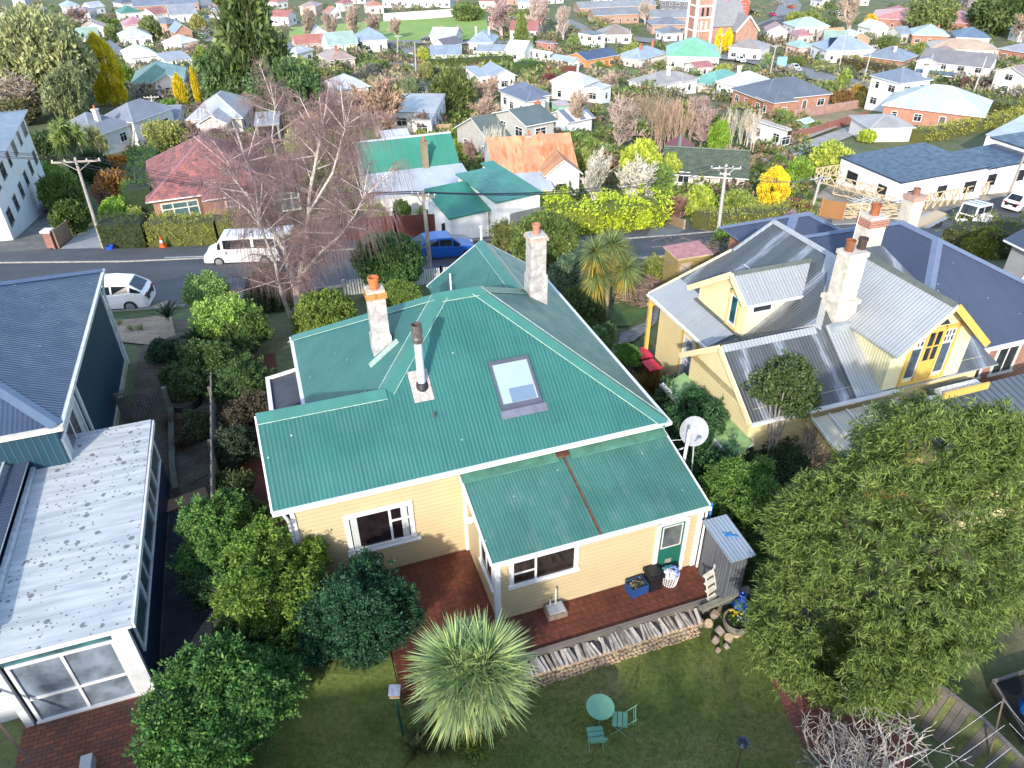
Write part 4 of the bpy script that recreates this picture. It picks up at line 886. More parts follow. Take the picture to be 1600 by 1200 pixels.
def blob_tree(label, C, rx, ry, rz_, K, nper, rc, L, W, col, name='shrub', cat='shrub', seed=1, lumps=12, lump=.3, r0=.7, droop=0., outward=.6, mat=None, stem=True, base=None, barkc=(.1, .07, .05), core=True):
    """unique near plant: ellipsoid of leaf clumps centred on world C"""
    C = Vector(C); zg = tz(C.x, C.y) if base is None else base; root = thing(name, label, cat, (C.x, C.y, zg))
    g = np.random.default_rng(seed + 100); Ps, Ns = [], []
    lobes = [((0, 0, 0), .72, int(K * .8))] + [(tuple((lambda v: v / np.linalg.norm(v))(g.normal(size=3) * [1, 1, .7] + [0, 0, .25]) * (.55 + .25 * g.random())), .26 + .26 * g.random(), int(K * .17)) for _ in range(13)]
    for c, r, k_ in lobes:
        q, m = crown_pts(k_, 'ball', .45, lumps, seed, lump); q[:, 2] = q[:, 2] * 2 - 1; Ps.append(q * r + np.array(c)); Ns.append(m)
    P = np.concatenate(Ps) * [rx, ry, rz_] + [0, 0, C.z - zg]; n = np.concatenate(Ns)
    pick = g.random(len(P)) < .14; ext = P[pick] + n[pick] * ((.04 + .2 * g.random(pick.sum()) ** 1.6) * rx)[:, None] + [0, 0, .03]; P = np.concatenate([P, ext]); n = np.concatenate([n, n[pick]])
    k = P[:, 2] > .05; P, n = P[k], n[k]
    foliage(root, P, n, nper, rc, L * 1.2, W * 1.25, sc(col, 1.75), mat, droop, outward, 'crown' if name == 'tree' else 'foliage')
    if stem:
        mb = MB(); rr = random.Random(seed); c0 = Vector((0, 0, 0)); h = C.z - zg
        for i in range(12):
            a = rr.uniform(0, 2 * pi); e = rr.uniform(-.5, .9); tip = Vector((cos(a) * rx * .8 * cos(e), sin(a) * ry * .8 * cos(e), h + rz_ * .8 * sin(e))); s0 = Vector((rr.uniform(-.1, .1), rr.uniform(-.1, .1), -.1)); m = s0.lerp(tip, .4) + Vector((0, 0, .15 * h))
            w_ = .02 * max(rx, 1) + .015; mb.tube(s0, m, w_ * 1.6, w_, BK, 6, False); mb.tube(m, tip, w_, w_ * .4, BK, 5, False)
        o = mb.build('trunk', root); o.color = (*barkc, 1)
    return root
def swords(root, C, n, L, W, col, mat=None, upb=.2, bend=.6, name='foliage', mn=-.5):
    g = unit(n * 2); g = g[g[:, 2] > mn][:n]; n = len(g); g[:, 2] += upb; g /= np.linalg.norm(g, axis=1, keepdims=True)
    sd = np.cross(g, np.array([[0, 0, 1.]]) + .3 * unit(n)); sd /= np.linalg.norm(sd, axis=1, keepdims=True) + 1e-9
    me = quadmesh(name, np.tile(np.array(C, float), (n, 1)) + g * .06, g, sd * W / 2, L * (.75 + .35 * rng.random(n)), mat or LM, 'sword', bend); o = bpy.data.objects.new(name, me); COL.objects.link(o); o.parent = root; o.color = (*col, 1); return o
# ================================================================== garden of the green-roofed house
def hexpave():
    m, n, p = _base('red_hexagonal_pavers'); uv, u, v = uvw(n)
    vo = nd(n, 'ShaderNodeTexVoronoi', feature='DISTANCE_TO_EDGE'); vo.inputs['Scale'].default_value = 4.6; vo.inputs['Randomness'].default_value = .12; n.links.new(uv, vo.inputs['Vector'])
    e = math_(n, 'LESS_THAN', vo.outputs['Distance'], .045); f = noise(n, 1.2, 6); f2 = noise(n, 9, 6)
    c = ramp(n, f, [(.3, (.065, .016, .009)), (.5, (.11, .026, .012)), (.7, (.16, .042, .02))]); c = mix(n, 1.0, c, ramp(n, f2, [(.3, (.65,) * 3), (.7, (1.3,) * 3)]), 'MULTIPLY')
    c = mix(n, math_(n, 'MULTIPLY', e, .75), c, (.04, .02, .012)); n.links.new(c, p.inputs['Base Color']); p.inputs['Roughness'].default_value = .75; bump(n, p, math_(n, 'MULTIPLY', vo.outputs['Distance'], 8), .3, .01); return m
M_hex = hexpave()
def slabst(name, s0, t0, s1, t1, z0, z1, mat, lift=0):
    b = MB(); b.box(s0, t0, z0, s1, t1, z1, mat); o = b.build(name); o.location = (HX, HY, lift); o.rotation_euler = (0, 0, RZ); return struct(o)
slabst('patio', -9.35, -3.95, .8, .2, -.9, .0, M_hex)
slabst('side_path', -13.0, .2, -11.21, 14.2, -.9, -.015, M_hex); slabst('back_path', -11.3, 7.8, -10.0, 12.5, -.9, -.01, M_hex)
M_lawn = ground((.055, .095, .015), (.11, .14, .028), (.2, .18, .07), .45, 7, .95, .7, 30, .45)
lawn_pts = [hw(-14.0, -2.4), hw(-12.5, -2.1), hw(-11, -2.5), hw(-9.4, -2.2), hw(-9.4, -4.1), hw(.9, -4.1), hw(.9, -9), hw(4, -14), hw(-13, -14)]
drape('lawn', lawn_pts, M_lawn, .04, .25)
M_soil = ground((.05, .038, .026), (.1, .078, .052), (.15, .125, .09), .9, 9, .95, .9, 14, .5)
drape('garden_soil', [hw(-15.3, -1.2), hw(-13.6, -4), hw(-13.1, 0), hw(-13.1, 16), hw(-12.6, 22), hw(-16.9, 22), hw(-16.9, 6)], M_soil, .03, .7)
drape('garden_bed', [hw(-13.6, -1.0), hw(-13.2, -2.3), hw(-9.35, -2.3), hw(-9.35, .2), hw(-13.0, .2)], M_soil, .035, .7)
drape('garden_bed', [hw(.85, -3.5), hw(3.2, -3.5), hw(3.2, 9), hw(.3, 14), hw(.3, .2), hw(.85, .2)], M_soil, .03, .7)
drape('weed_mat_path', [hw(-15.2, -3), hw(-13.9, -3), hw(-13.9, 5.2), hw(-15.2, 5.2)], ground((.008, .011, .018), (.02, .026, .038), None, 2, 14, .8, .6, 20, .5), .06, .5)
drape('sand_bed', [T(180, 498), T(262, 470), T(275, 525), T(235, 540), T(185, 535)], ground((.3, .2, .13), (.42, .3, .2), None, 1, 8, .95, .4), .05, .6)
# grass tufts
def tufts(name, polyf, n, col, L=.07, mat=None, lab=None, cat='grass', seed=4):
    g = np.random.default_rng(seed); P = []
    while len(P) < n:
        s, t = polyf(g); q = hw(s, t); P.append((q.x, q.y, tz(q.x, q.y) + .01))
    P = np.array(P); C = np.repeat(P, 6, 0) + g.normal(size=(n * 6, 3)) * [.05, .05, 0]; D = unit(n * 6) * .7; D[:, 2] = np.abs(D[:, 2]) + .5; sd = np.cross(D, unit(n * 6)); sd /= np.linalg.norm(sd, axis=1, keepdims=True)
    me = quadmesh(name, C, D, sd * .009, L * (.5 + g.random(n * 6)), mat or LM, 'rhomb'); o = bpy.data.objects.new(name, me); COL.objects.link(o); o.color = (*col, 1); o['kind'] = 'stuff'; o['label'] = lab; return o
tufts('grass', lambda g: (g.uniform(-13.2, .8), -4.15 - 5.5 * g.random() ** 1.0), 9000, (.1, .145, .03), .06, lab='short uneven green lawn grass')
tufts('clover', lambda g: (g.uniform(-12.5, .5) + .3 * sin(g.uniform(0, 9)), -4.6 - 4.6 * g.random()), 900, (.12, .16, .06), .05, lab='pale clover and weed leaves in the lawn', seed=8)
# retaining timber
k_ = MB(); 
P0 = hw(-6.0, -4.0); kt = thing('retaining_edge', 'weathered grey timber sleeper edging the red patio above the firewood', 'timber edging', hw(0, 0), RZ)
M_gw = boards((.16, .14, .12), .13, .4); k_.box(-8.5, -4.08, -.62, .75, -3.95, .09, M_gw); k_.build('sleeper', kt); k_ = MB()
for s in (-5.9, -3.4, -.9, .5): k_.box(s, -4.17, -.62, s + .1, -4.085, .12, M_gw)
k_.build('post', kt)
k_ = MB(); k_.bar((-.9, -4.3, .16), (.75, -4.15, .2), .16, .1, plain((.2, .2, .15), .9, .3, 6)); tag(k_.build('timber_rail'), 'mossy timber rail beside the steps, next to the blue bag', 'timber rail'); bpy.context.collection.objects[-1].location = (HX, HY, 0); bpy.context.collection.objects[-1].rotation_euler = (0, 0, RZ)
# firewood
M_wb = plain((.28, .23, .19), .9, .45, 9); M_wt = plain((.46, .33, .2), .85, .35, 9); M_wg = plain((.5, .45, .4), .9, .35, 7)
def logmesh(sd, top):
    r = random.Random(sd); b = MB(); n = 5 + sd % 2; R = .062; pr = []
    for i in range(n): a = 2 * pi * i / n + r.uniform(-.3, .3); pr.append((R * r.uniform(.7, 1.25) * cos(a), R * r.uniform(.7, 1.2) * sin(a)))
    L = .4; A = [Vector((x, 0, z)) for x, z in pr]; B = [Vector((x * .95, L, z * .95)) for x, z in pr]
    for i in range(n): b.face([A[i], A[(i + 1) % n], B[(i + 1) % n], B[i]], (M_wg if (i + sd) % 3 else M_wb) if top else M_wb)
    b.face(A[::-1], M_wt); b.face(B, M_wt); o = b.build('firewood_log'); m = o.data; bpy.data.objects.remove(o); return m
LG = [logmesh(i, 0) for i in range(5)]; LT_ = [logmesh(i + 10, 1) for i in range(5)]; rr = random.Random(5)
def put(me, name, lab, cat, group, P, rz, tilt=(0, 0), sc_=(1, 1, 1), col=None):
    o = bpy.data.objects.new(name, me); COL.objects.link(o); o.location = P; o.rotation_euler = (tilt[0], tilt[1], rz); o.scale = sc_; tag(o, lab, cat, group)
    if col: o.color = (*col, 1)
    return o
S0, S1 = -6.7, -1.05
for row in range(4):
    x = S0 + rr.uniform(0, .1)
    while x < S1:
        z = -.55 + row * .115; q = hw(x, -4.62 + .035 * row + rr.uniform(-.03, .03), z); put(rr.choice(LG), 'firewood_log', 'split firewood log in the stacked front rows, cut end towards the lawn', 'log', 'stacked firewood', q, RZ + rr.uniform(-.1, .1), (0, rr.uniform(0, 3)), (1, 1.2, 1)); x += rr.uniform(.1, .14)
x = S0
while x < S1:
    q = hw(x, -4.6, -.07 + rr.uniform(0, .05)); put(rr.choice(LT_), 'firewood_log', 'grey split firewood log lying across the top of the long stack', 'log', 'top row of the firewood stack', q, RZ + rr.uniform(-.22, .22), (rr.uniform(-.05, .12), rr.uniform(0, 3)), (rr.uniform(.7, 1.1), rr.uniform(1.1, 1.4), .9)); x += rr.uniform(.085, .15)
# sawn rounds
rd_ = MB(); rd_.lathe((0, 0, 0), [(.0, -.12), (.16, -.12), (.175, 0), (.165, .12), (0, .125)], M_wb, 12)
rd_.m = [M_wt if i >= 36 else M_wb for i in range(len(rd_.m))]; ro_ = rd_.build('log_round'); rm_ = ro_.data; bpy.data.objects.remove(ro_)
for i, (s, t, z, tx, k) in enumerate([(-.75, -4.5, -.3, .5, 1), (-.45, -4.35, -.2, .4, .9), (-.5, -4.75, -.42, 1.1, 1.05), (-.2, -4.6, -.3, .9, .8), (-.75, -4.95, -.45, 1.2, .9), (-.35, -5.0, -.5, .3, 1), (-.1, -4.95, -.45, 1.3, .85), (-.85, -5.25, -.48, .2, .55), (-.55, -5.2, -.5, 1.0, .7), (-.95, -4.35, -.35, 1.2, 1.1)]):
    put(rm_, 'log_round', 'sawn log round in the loose heap left of the flower tub', 'log round', 'heap of sawn log rounds', hw(s, t, z), i, (tx, .2), (k * .75,) * 3)
# planter
q = hw(.02, -4.75, -.6); pl = thing('flower_tub', 'round weathered tub planted with yellow and white flowers beside the steps', 'planter', q)
b = MB(); b.lathe((0, 0, 0), [(0, 0), (.27, 0), (.37, .3), (.38, .48), (.35, .48), (.33, .42)], plain((.22, .2, .16), .85, .4, 8), 20); b.build('tub', pl, True)
b = MB(); b.lathe((0, 0, 0), [(.335, .42), (0, .44)], plain((.02, .014, .01), .95), 16); b.build('soil', pl)
foliage(pl, rng.normal(size=(40, 3)) * [.13, .13, .03] + [0, 0, .52], np.tile([0, 0, 1.], (40, 1)), 14, .06, .07, .04, (.06, .14, .03))
foliage(pl, rng.normal(size=(9, 3)) * [.09, .07, .02] + [.02, .12, .6], np.tile([0, 0, 1.], (9, 1)), 12, .035, .05, .05, (.75, .6, .05), name='yellow_flowers')
foliage(pl, rng.normal(size=(16, 3)) * [.12, .09, .02] + [.1, -.08, .58], np.tile([0, 0, 1.], (16, 1)), 9, .03, .045, .045, (.7, .72, .7), name='white_flowers')
# steps and brick path
b = MB()
M_step = plain((.07, .06, .055), .85, .35, 5)
for i in range(5): b.box(.75 + .12 * i, -4.25 - .26 * i, -.75, 2.0 + .1 * i, -4.0 - .26 * i + .0, -.06 - .11 * i, M_step)
o = b.build('garden_steps'); o.location = (HX, HY, 0); o.rotation_euler = (0, 0, RZ); tag(o, 'dark timber garden steps going down beside the flower tub', 'steps')
M_bp = brick((.3, .1, .075), (.22, .07, .055), (.09, .06, .05), .23, .11, .01)
pth = [T(1178, 998), T(1238, 1000), T(1262, 1040), T(1310, 1080), T(1420, 1130), T(1420, 1235), T(1330, 1240), T(1250, 1160), T(1215, 1090)]
drape('brick_path', pth, M_bp, .075, .25)
M_bd = brick((.24, .075, .035), (.12, .05, .035), (.05, .035, .02), .24, .12, .01)
slabst('brick_terrace', -18.3, -4.3, -15.0, -1.75, -.6, .04, M_bd); slabst('concrete_slab', -16.6, -5.5, -14.8, -3.9, -.6, .1, M_conc)
b = MB(); b.box(-15.05, -4.6, -.3, -14.9, -1.9, .22, plain((.4, .4, .37), .9, .3)); b.box(-16.75, -4.3, 0, -16.5, -3.3, .35, plain((.4, .42, .4), .9, .2)); o = b.build('concrete_kerb'); o.location = (HX, HY, 0); o.rotation_euler = (0, 0, RZ); struct(o)
# table and chairs
M_tg = plain((.145, .33, .22), .55, .1, 5)
q = hw(-4.68, -5.9, -.6); q = G(938, 1104, .12); q.z = -.6; tb = thing('garden_table', 'round pale green metal garden table on the lawn', 'table', q)
b = MB(); b.lathe((0, 0, .72), [(0, -.03), (.34, -.03), (.35, -.02), (.35, 0), (0, .003)], M_tg, 36); b.build('table_top', tb)
for a in (.4, 2.5, 4.6):
    b = MB(); b.tube((.06 * cos(a), .06 * sin(a), .7), (.3 * cos(a), .3 * sin(a), 0), .012, .012, M_tg, 6); b.build('leg', tb)
def gchair(lab, P, rz, group='green folding garden chairs'):
    c = thing('garden_chair', lab, 'chair', P, rz, group); b = MB()
    for i in range(3): b.box(-.2, -.19 + .13 * i, .45, .2, -.08 + .13 * i, .47, M_tg)
    b.build('seat', c); b = MB()
    for z in (.62, .74): b.box(-.2, .3 + (z - .6) * .3, z, .2, .315 + (z - .6) * .3, z + .09, M_tg)
    b.build('backrest', c)
    for sx in (-1, 1):
        b = MB(); b.tube((.19 * sx, -.24, 0), (.19 * sx, .38, .86), .01, .01, M_tg, 6); b.build('leg', c); b = MB(); b.tube((.17 * sx, .24, 0), (.17 * sx, -.2, .45), .01, .01, M_tg, 6); b.build('leg', c)
    return c
q = G(931, 1147, -.14); q.z = -.6; gchair('pale green slatted garden chair nearest the camera, below the round table', q, pi + .1)
q = G(969, 1124, -.14); q.z = -.6; gchair('pale green slatted garden chair at the right side of the round table', q, -pi / 2 - .15)
# things at the back door
def at(s, t, z=0): return hw(s, t, z)
b = MB(); M_bl = plain((.012, .06, .2), .45, .2); b.slab([(-.26, -.18, .3), (.26, -.18, .3), (.26, .18, .3), (-.26, .18, .3)], .02, plain((.02, .02, .015), .9))
for x0, y0, x1, y1 in ((-.28, -.2, .28, -.18), (-.28, .18, .28, .2), (-.28, -.18, -.26, .18), (.26, -.18, .28, .18)): b.box(x0, y0, 0, x1, y1, .34, M_bl)
o = b.build('crate'); o.location = at(-2.25, -3.0); o.rotation_euler = (0, 0, RZ + .1); tag(o, 'blue plastic crate of rubbish on the patio, left of the black bin', 'crate')
foliage(o, rng.normal(size=(14, 3)) * [.12, .08, .01] + [0, 0, .31], np.tile([0, 0, 1.], (14, 1)), 5, .04, .07, .05, (.2, .2, .15), name='rubbish')
bn = thing('rubbish_bin', 'black plastic rubbish bin with closed lid by the green back door', 'bin', at(-1.72, -2.98), RZ); M_bk = plain((.012, .012, .016), .4, .1)
b = MB(); b.box(-.2, -.2, 0, .2, .2, .5, M_bk); b.build('body', bn); b = MB(); b.box(-.24, -.24, .5, .24, .24, .58, M_bk); b.box(-.18, -.18, .58, .18, .18, .62, M_bk); b.build('lid', bn)
lb_ = thing('laundry_basket', 'white lattice laundry basket piled with blue and white washing by the back door', 'basket', at(-1.2, -3.05), RZ)
b = MB()
for i in range(20):
    a = 2 * pi * i / 20; b.tube((.2 * cos(a), .2 * sin(a), 0), (.25 * cos(a + .15), .25 * sin(a + .15), .4), .012, .012, WHITE, 4)
for z in (.02, .12, .22, .32, .4): b.lathe((0, 0, z), [(.2 + z * .125, 0), (.21 + z * .125, .03), (.195 + z * .125, .03)], WHITE, 20)
b.build('basket', lb_)
for nm, c, o3, sd in (('blue_cloth', (.2, .28, .6), (.08, 0, .48), 1), ('white_cloth', (.75, .75, .78), (-.08, -.05, .48), 2), ('teal_cloth', (.05, .25, .3), (-.05, .1, .46), 3)):
    b = MB(); r3 = random.Random(sd); b.lathe(o3, [(0, -.1), (.17, -.06), (.16, .03), (.09, .1), (0, .12)], plain(c, .8, .2, 9), 12)
    for v in b.v: v += Vector((r3.uniform(-.03, .03), r3.uniform(-.03, .03), r3.uniform(-.03, .03)))
    b.build(nm, lb_, True)
gl_ = thing('gully_trap', 'small concrete drain block with upright white pipes at the wall foot', 'drain', at(-4.75, -2.95), RZ)
b = MB(); b.box(-.28, -.22, 0, .28, .2, .2, plain((.22, .16, .12), .9, .4, 8)); b.box(-.24, -.18, .2, .24, .16, .25, plain((.36, .37, .38), .8, .2)); b.build('block', gl_); b = MB(); b.tube((.05, .12, .2), (.05, .12, .85), .03, .03, WHITEd, 8); b.tube((-.12, .1, .2), (-.12, .1, .5), .025, .025, WHITEd, 8); b.build('pipe', gl_)
# garden shed
M_shed = corr((.13, .14, .16), .45, .11, .15, (.66, (.1, .06, .045)), .7, .1, 0, .4, .6); M_shr = corr((.3, .36, .42), .4, .11, .15, None, .7, .2, 0, .4, .7)
sh = thing('garden_shed', 'small grey corrugated metal garden shed beside the lean-to', 'shed', hw(0, 0), RZ)
b = MB(); b.box(-.2, -4.22, -.1, .38, -2.98, 1.84, M_shed, skip='d'); b.box(-.2, -4.22, -.1, .38, -2.98, 1.84, M_shed, skip='d') if 0 else None; b.build('wall', sh)
b = MB(); b.slab([(-.31, -4.38, 1.93), (.47, -4.38, 1.93), (.5, -2.86, 2.03), (-.29, -2.86, 2.03)], .05, M_shr); b.build('roof', sh)
b = MB(); b.box(-.225, -4.1, 0, -.204, -3.62, 1.75, M_shed); b.box(-.24, -3.7, .9, -.226, -3.64, 1.05, WHITEd); b.build('door', sh)
tl = MB(); M_tb = plain((.02, .2, .55), .4, .1); tl.bar((-.12, 0, .02), (.1, .05, .03), .05, .03, M_tb); tl.bar((.05, -.02, .02), (.2, -.12, .02), .03, .03, M_tb); tl.bar((.0, .03, .02), (-.12, .16, .02), .025, .02, M_tb)
o = tl.build('hand_tool'); o.location = hw(.12, -3.6, 2.0); o.rotation_euler = (0, 0, RZ); tag(o, 'blue garden hand tool lying on the shed roof', 'tool')
st = thing('step_ladder', 'white folding step stool leaning against the grey shed', 'step stool', hw(-.42, -3.85), RZ + .3)
b = MB(); 
for x in (-.2, .2): b.bar((x, -.25, 0), (x * .8, .1, .95), .03, .03, plain((.6, .55, .45), .5))
b.build('frame', st)
for i in range(4): b = MB(); b.box(-.18, -.24 + .085 * i, .1 + .24 * i, .18, -.1 + .085 * i, .13 + .24 * i, plain((.7, .66, .55), .5)); b.build('tread', st)
bgm = MB(); bgm.lathe((0, 0, 0), [(0, 0), (.19, .02), (.22, .15), (.17, .32), (.05, .45), (.04, .5), (.12, .6), (.08, .62), (0, .5)], plain((.015, .09, .42), .35, .35, 12), 14)
r3 = random.Random(4)
for v in bgm.v: v += Vector((r3.uniform(-.02, .02), r3.uniform(-.02, .02), r3.uniform(-.015, .015)))
o = bgm.build('rubbish_bag', None, True); o.location = hw(.3, -4.45, -.15); tag(o, 'tied blue plastic bag standing at the head of the steps', 'bag')
# bird feeder post, solar lamp
q = T(630, 1150); bf = thing('bird_feeder', 'bird feeder box on a dark green post at the left of the spiky cordyline', 'bird feeder', q)
b = MB(); b.tube((0, 0, 0), (-.1, .25, 1.35), .035, .035, plain((.01, .06, .04), .5), 8); b.build('post', bf); b = MB(); M_fb = plain((.3, .33, .42), .5, .3, 12); b.box(-.22, .16, 1.34, .02, .38, 1.38, M_wt); b.box(-.2, .18, 1.38, -.0, .36, 1.5, plain((.25, .15, .1), .8)); b.slab([(-.24, .14, 1.5), (.04, .14, 1.5), (.04, .4, 1.56), (-.24, .4, 1.56)], .02, M_fb); b.build('box', bf)
q = T(1150, 1202); bf = thing('garden_torch', 'thin brown garden stake topped with a fuzzy blue brush head, bottom right of the lawn', 'garden ornament', q)
b = MB(); b.tube((0, 0, 0), (.05, .12, .75), .018, .018, plain((.12, .05, .03), .7), 6); b.build('stake', bf); b = MB(); b.tube((.05, .12, .75), (.055, .13, .82), .03, .03, WHITE, 8); b.build('collar', bf)
swords(bf, (.06, .14, .86), 160, .13, .012, (.09, .12, .3), None, .4, .1, 'brush', -.4)
# hose, plank, gate, tank
b = MB()
for i in range(5): 
    n = 26
    for k in range(n):
        a0, a1 = 2 * pi * k / n, 2 * pi * (k + 1) / n; R = .62 - .04 * (i % 3); f = lambda a: (R * cos(a), .38 * R / .6 * sin(a) * 1.5, .05 + .045 * i + .02 * sin(3 * a + i)); b.tube(f(a0), f(a1), .03, .03, M_bk, 6, False)
b.tube((-.55, 0, .1), (-1.1, .35, .05), .03, .03, M_bk, 6); o = b.build('hose_coil', None, True); o.location = T(290, 632); tag(o, 'coil of black irrigation pipe lying beside the iron gate', 'hose')
b = MB(); b.box(-.75, -.28, 0, .75, .28, .05, boards((.32, .17, .08), .14, .4)); o = b.build('plank'); o.location = hw(-14.75, 5.35, .07); o.rotation_euler = (0, 0, RZ + .25); tag(o, 'brown plywood sheet laid on the ground at the end of the black path', 'board')
o = thing('spade', 'dark garden spade lying on the soil above the plywood sheet', 'spade', hw(-14.2, 6.2, .12), RZ + .6); b = MB(); b.tube((-.5, 0, .1), (.4, 0, .08), .018, .018, M_bk, 6); b.build('handle', o); b = MB(); b.box(.4, -.1, .05, .65, .1, .08, M_bk); b.build('blade', o)
gt = thing('garden_gate', 'black iron bar gate between weathered timber posts, beside the blue house', 'gate', hw(-16.95, 11.1, -.1), RZ - .05)
b = MB(); M_ir = plain((.03, .025, .03), .5)
for i in range(10): b.tube((.25 + .12 * i, 0, .1), (.25 + .12 * i, 0, 1.1), .01, .01, M_ir, 5)
for z in (.12, .6, 1.1): b.tube((.22, 0, z), (1.38, 0, z), .014, .014, M_ir, 5)
b.build('bars', gt)
for x in (0, 1.5): b = MB(); b.box(x, -.09, -.3, x + .17, .09, 1.25, M_gw); b.build('post', gt)
b = MB(); b.box(-.15, -.12, -.2, .2, -.1 + .05, 1.35, M_gw); b.box(0, -.35, 1.25, .2, .2, 1.31, M_gw); b.build('rail', gt)
b = MB(); b.bar(hw(-15.35, 11.2, .12), hw(-15.15, 7.2, .12), .2, .3, plain((.12, .13, .09), .9, .4, 5)); b.bar(hw(-15.15, 7.2, .12), hw(-15.0, 5.9, .12), .2, .3, plain((.12, .13, .09), .9, .4, 5)); tag(b.build('log_edging'), 'mossy timber edging between the soil bed and the blue house', 'edging')
tk = thing('water_tank', 'dark grey plastic drum partly covered by leaves at the bottom left', 'water tank', G(262, 1165, .35), 0); tk.location.z = 0
b = MB(); b.lathe((0, 0, 0), [(.36, 0), (.4, .1), (.38, .5), (.4, .55), (.38, .95), (.2, 1.1), (.1, 1.12), (0, 1.1)], plain((.045, .055, .075), .45, .2), 20); b.build('drum', tk, True)
# side fence
fn = thing('paling_fence', 'weathered grey paling fence running up beside the red side path', 'fence', hw(0, 0), RZ)
b = MB(); M_pal = boards((.2, .19, .165), .12, .6, True, .9); t = 3.2
while t < 13.6: b.box(-13.62, t, -.2, -13.58, t + .145, 1.35 + .06 * sin(t * 9), M_pal); t += .15
b.build('palings', fn); b = MB(); b.box(-13.7, 3.2, .3, -13.625, 13.6, .4, M_gw); b.box(-13.7, 3.2, 1.0, -13.625, 13.6, 1.1, M_gw); b.build('rail', fn)
for t in (3.2, 6.6, 10, 13.4): b = MB(); b.box(-13.72, t, -.3, -13.625, t + .1, 1.4, M_gw); b.build('post', fn)
# mossy retaining fence bottom right
fp = [G(1432, 1045, .55), G(1530, 1120, .55), G(1625, 1215, .55)]
fb_ = thing('board_fence', 'low mossy green and grey vertical board fence, bottom right corner', 'fence', (0, 0, 0))
M_mb = boards((.15, .15, .09), .16, .75, True, .85); b = MB(); M_m2 = plain((.13, .15, .05), .95, .5, 5)
for a, c in zip(fp, fp[1:]):
    d = Vector((c.x - a.x, c.y - a.y, 0)); n = int(d.length / .16)
    for i in range(n):
        p, q = a + d * i / n, a + d * (i + .93) / n; nn = Vector((-d.y, d.x, 0)).normalized() * -.45; lo = Vector((0, 0, -1.15))
        b.slab([p, q, q + nn + lo, p + nn + lo], .03, M_m2 if (i * 7) % 5 < 2 else M_gw)
b.build('boards', fb_)
b = MB()
for a, c in zip(fp, fp[1:]): b.bar(a + Vector((0, 0, .03)), c + Vector((0, 0, .03)), .1, .06, M_gw)
b.build('rail', fb_)
# raised bed + blue drum
rbp = [T(1545, 1075), T(1640, 1045), T(1700, 1130), T(1600, 1165)]; bd_ = thing('raised_bed', 'timber-edged raised bed of black soil at the right edge', 'garden bed', (0, 0, 0)); b = MB()
for a, c in zip(rbp, rbp[1:] + rbp[:1]): b.bar(a + Vector((0, 0, .15)), c + Vector((0, 0, .15)), .07, .35, M_gw)
b.build('edging', bd_); b = MB(); b.face([p + Vector((0, 0, .24)) for p in rbp], plain((.012, .01, .009), .95, .3, 8)); b.build('soil', bd_)
dr_ = MB(); dr_.lathe((0, 0, 0), [(.3, 0), (.32, .1), (.3, .3), (.32, .5), (.3, .75), (0, .78)], plain((.01, .12, .5), .35), 20); o = dr_.build('drum', None, True); q = G(1624, 1092, .3); o.location = (q.x, q.y, -.2); tag(o, 'bright blue drum at the right edge beside the raised bed', 'drum')
# clothes line
q = G(1570, 1170, .5); cl = thing('clothes_line', 'rotary clothes line with white cords above the mossy board fence', 'clothes line', (q.x, q.y, -.9)); b = MB(); z1 = 2.9
tp = G(1567, 1095, 2.0) - Vector((q.x, q.y, -.9)); b.tube((0, 0, 0), tp, .02, .02, plain((.2, .15, .11), .6), 8); b.build('pole', cl); b = MB()
for (x0, y0, x1, y1) in ((1565, 1096, 1420, 1200), (1570, 1133, 1470, 1205), (1580, 1168, 1540, 1200), (1567, 1092, 1610, 1145), (1577, 1130, 1610, 1165)):
    b.tube(G(x0, y0, 2.0) - cl.location, G(x1, y1, 1.9) - cl.location, .004, .004, WHITE, 4)
b.build('line', cl)
b = MB(); b.bar(hw(-18.5, -2.2, 1.9), hw(-17.6, -3.4, .1), .05, .05, plain((.1, .06, .05), .7)); tag(b.build('prop'), 'brown clothes prop leaning on the white boards at the bottom left', 'pole')
# ---------------------------------------------------------------- plants, near
def btree(lab, cx, cy, z, wpx, asp, K, nper, leaf, col, **kw):
    C = G(cx, cy, z); d = depth_of(C); r = wpx / 2 * d / FPX; return blob_tree(lab, C, r, r, r * asp, K, nper, leaf * 1.6, leaf, leaf * kw.pop('wr', .5), col, **kw)
btree('large dark glossy rounded shrub beside the cream wall and red patio', 555, 960, 1.1, 172, 1.4, 1150, 26, .07, (.021, .058, .03), seed=3, lump=.18, lumps=20, r0=.8)
btree('yellow-green small-leaved shrub left of the dark rounded shrub', 415, 922, 1.4, 200, 1.0, 750, 26, .08, (.075, .125, .024), seed=4, lump=.4)
btree('big mid-green broadleaf shrub at the bottom left above the brick terrace', 345, 1115, 1.3, 215, 1.0, 1300, 26, .085, (.05, .11, .03), seed=5, lump=.35)
btree('blue-green feathery shrub at the left of the big bottom-left shrub', 288, 1120, 1.1, 100, 1.2, 300, 24, .07, (.075, .13, .075), seed=6, lump=.4, wr=.3)
btree('bright green leafy shrub by the lower end of the paling fence', 345, 835, 1.4, 125, 1.4, 480, 24, .08, (.065, .13, .035), seed=7, lump=.5)
btree('dark green low shrub under the bright leafy one by the black path', 335, 905, .6, 100, .9, 300, 24, .075, (.03, .07, .03), seed=8, lump=.4)
btree('yellowish shrub tip against the left end of the cream wall', 458, 845, 1.4, 60, .8, 120, 22, .07, (.22, .2, .03), seed=21, lump=.4)
fl = thing('flax_plant', 'green flax clump at the left corner of the cream wall', 'flax', G(405, 850, .1)); swords(fl, (0, 0, .1), 160, 1.5, .07, (.06, .12, .06), None, .9, .7, 'foliage', .0)
